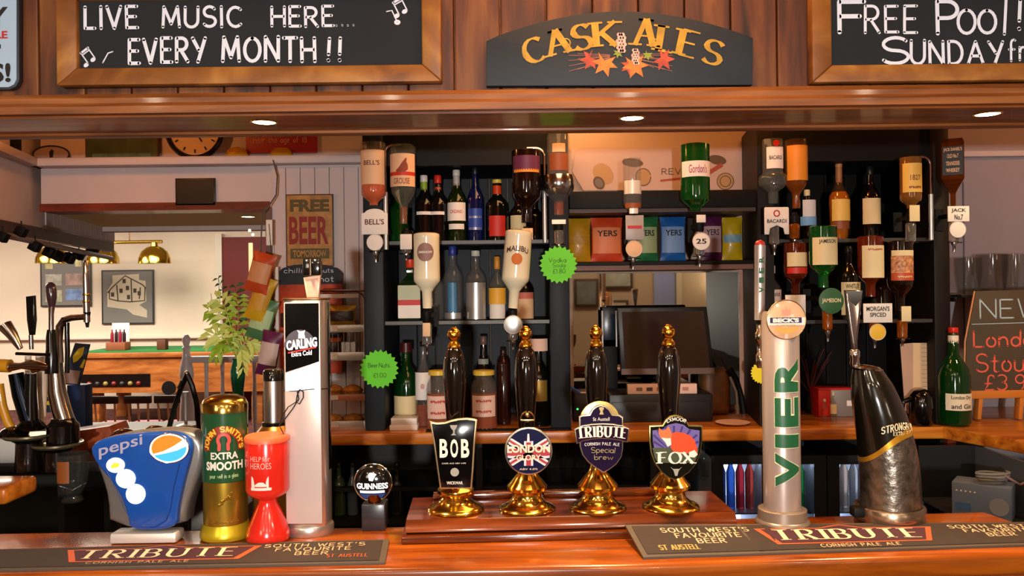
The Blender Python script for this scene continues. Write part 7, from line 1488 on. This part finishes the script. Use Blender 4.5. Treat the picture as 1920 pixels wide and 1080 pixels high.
# fridges under the counter
GLOW = lambda n, c, e: mat(n, c, .6, emit=e)
def fridge(label, x0, x1, lit, grp='bottle fridges'):
    Dd = 3.03; a, b = W(x0, 900, Dd).x, W(x1, 900, Dd).x; t = thing('bottle_fridge', label, 'fridge', ((a+b)/2, Dd, 0), grp); hw = (b-a)/2; z1 = W((x0+x1)/2, 868, Dd).z
    MB().box(-hw-.01, hw+.01, .29, .31, .02, z1+.02).build('back_panel', GLOW('fridge_glow_back', 'cfdcf4', 2.6), t, smooth=0)  # back panel glows to stand for the lit interior
    for sg in (-1, 1): MB().box(min(sg*hw, sg*(hw+.02)), max(sg*hw, sg*(hw+.02)), 0, .31, 0, z1+.02).build('side_panel', mat('pale_fridge_lining', 'ccd4e0', .5), t, smooth=0)
    MB().box(-hw-.02, hw+.02, 0, .31, z1, z1+.03).build('top_panel', CAB, t, smooth=0); 
    for sg in (-1, 1): MB().box(min(sg*hw, sg*(hw+.045)), max(sg*hw, sg*(hw+.045)), -.006, -.0005, 0, z1+.03).build('door_frame', CAB, t, smooth=0)
    MB().box(-hw, hw, -.006, -.0005, z1-.004, z1+.03).build('door_frame', CAB, t, smooth=0)
    for z in (.45, .76): MB().box(-hw, hw, .03, .29, z-.006, z).build('wire_shelf', mat('fridge_shelf', '9aa0a8', .4, .5), t, smooth=0)
    MB().box(-hw, hw, .02, .03, z1-.004, z1+.0).build('light_strip', GLOW('fridge_tube', 'e4ecff', 6), t, smooth=0)
    f = MB().box(-hw, hw, -.004, .0, .02, z1, .001).build('door_glass', mat('fridge_door_glass', 'eef4f8', .02, trans=1), t, smooth=0)
    return t, a, b, z1
cols = ['2c54a8', '3a6ac8', 'c8303c', 'd84a3c', 'b8c8d8', '1c8c3c', 'e0d8d0', 'd8b8a0', 'c8402c']
bi = 0
for lb, x0, x1, cs in (('lit bottle fridge left of the silver tower', 1356, 1428, (0, 1, 2, 3)), ('lit bottle fridge just right of the silver tower', 1492, 1526, (4, 5)), ('lit bottle fridge left of the curved black tower', 1573, 1630, (6, 7, 6)), ('narrow lit bottle fridge right of the curved black tower', 1700, 1732, (4, 1))):
    t, a, b, z1 = fridge(lb, x0, x1, 1); n = len(cs); pl = {'2c54a8': 'deep blue', '3a6ac8': 'blue', 'c8303c': 'red', 'd84a3c': 'orange-red', 'b8c8d8': 'pale', '1c8c3c': 'green', 'e0d8d0': 'white', 'd8b8a0': 'peach'}
    for j, c in enumerate(cs):
        x = a+(b-a)*(j+.5)/n; r = (b-a)/n*.46
        q_ = thing('chilled_bottle', '%s chilled bottle, number %s from the left in the %s' % (pl[cols[c]], ('one', 'two', 'three', 'four')[j], lb.replace('lit bottle ', '')), 'bottle', (x, 3.13, .7605), 'chilled bottles in the fridges')
        q_['label'] = ('%s bottle, %s in the %s' % (pl[cols[c]], ('first', 'second', 'third', 'fourth')[j], lb))
        MB().lathe([(r, 0), (r*1.05, .14), (r*.55, .165), (r*.5, .18)], 14).build('bottle_body', mat('chilled_'+cols[c], cols[c], .15, trans=.6, coat=.5), q_); MB().lathe([(r*.48, .177), (r*.48, .189)], 10).build('cap', mat('cap_'+cols[c], cols[c], .3), q_)
# glasses on the dark shelf behind the pumps
for j, px in enumerate((880, 905, 930, 955, 1040, 1065, 1090, 1180, 1205, 1230, 1300, 1320)):
    k = K(px, 935, 3.13, z=.8755); s = k.s
    q_ = thing('wine_glass', 'upturned clear glass in the dark under the back counter, %s from the left of twelve' % ('first', 'second', 'third', 'fourth', 'fifth', 'sixth', 'seventh', 'eighth', 'ninth', 'tenth', 'eleventh', 'twelfth')[j], 'glass', (W(px, 900, 3.13+.06*(j % 2)).x, 3.13+.06*(j % 2), .8755), 'glasses under the back counter')
    MB().lathe([(.03, 0), (.036, .04), (.03, .075), (.006, .088), (.004, .13), (.028, .135), (.028, .138), (0, .14)], 20).build('bowl', CLEAR, q_)
for lb, px, c, w_ in (('pale green bottle low in the dark left of the round badge tap', 636, '4c6a3c', 26), ('grey-blue bottle low in the dark behind the round badge tap', 662, '6c7c88', 20), ('dark bottle low in the dark right of the round badge tap', 745, '2a3230', 26)):
    bottle(lb, px, 868, 985, w_, 3.1, 'wine', c, '1a1a18', .08, z=.76, tr=.5, group='bottles under the back counter')
sh_ = MB().box(-.69, -.14, .08, .4, .735, .7595).build('low_shelf', CAB, bpy.data.objects['back_counter'], smooth=0)
MB().box(-.12, .51, .39, .398, .88, 1.05).build('glass_back_panel', CAB, bpy.data.objects['back_counter'], smooth=0)
# ================= CUSTOMER SIDE (seen in the mirror and in reflections) =================
CY = -2.39
def mir(px, py):  # where the mirror shows it on the customer wall
    tot = 3.405+(3.405-CY); v = W(px, py, tot); return v.x, v.z
def cpic(label, x0, x1, y0, y1, c):
    (a, z1), (b, z0) = mir(x0, y0), mir(x1, y1); t = thing('framed_picture', label, 'picture', ((a+b)/2, CY, z0), 'pictures reflected in the mirror'); hw = (b-a)/2; H = z1-z0
    MB().box(-hw, hw, 0, .03, 0, H, .004).build('frame', mat('brown_picture_frame', '4c3624', .5), t); MB().box(-hw+.03, hw-.03, .03, .034, .03, H-.03).build('print', mat('print_'+c, c, .6, noise=.3, nscale=6), t, smooth=0); return t
cpic('framed pale print on the customer wall, seen in the mirror', 1125, 1186, 506, 541, 'b8b4a4'); cpic('grey notice on the customer wall, seen in the mirror', 1076, 1122, 523, 575, '7c7e7a'); cpic('small framed print low on the customer wall, seen in the mirror', 1130, 1178, 563, 590, 'c8b898')
for lb, px in (('left lit wall lamp reflected at the right of the mirror', 1354), ('right lit wall lamp reflected at the right of the mirror', 1395)):
    x, z = mir(px, 528); t = thing('wall_lamp', lb, 'light', (x, CY, z-.15), 'wall lamps reflected in the mirror')
    MB().lathe([(.07, .06), (.085, .1), (.085, .26), (.06, .34), (.02, .36)], 20, c=(0, .12, 0)).build('shade', mat('lit_white_shade', 'fff4e0', .4, emit=9), t); MB().tube([(0, .0, .0), (0, .08, -.03), (0, .12, .06)], .012, 8).build('arm', BRASS, t); MB().box(-.04, .04, 0, .02, -.06, .08, .006).build('wall_plate', MATT, t)
    m = MB()
    for j in range(14): a = random.uniform(-.14, .14); zz_ = random.uniform(-.1, .05); m.ball((a, .08, zz_), .03, n=6)
    m.build('dark_garland', mat('dark_garland', '1c2a1c', .8), t, kind='stuff')
x0, z1 = mir(1245, 500); x1, z0 = mir(1290, 575)
t = thing('hanging_banner', 'blue-white papers beside a pale post on the customer side, seen in the mirror', 'banner', (x0, CY, z0-.1)); MB().box(-.12, .12, 0, .02, 0, .5).build('paper', mat('blue_white_paper', '9aa4d0', .7), t, smooth=0); MB().box(.13, .19, 0, .06, -.6, .6).build('pale_post', mat('pale_cream_post', 'd8c8a8', .6), t, smooth=0)
# bright customer-side windows: what the brass and varnish mirror
for n_, (x, y_, rz) in enumerate(((-2.6, CY+.0, 0), (2.9, CY, 0))): pass
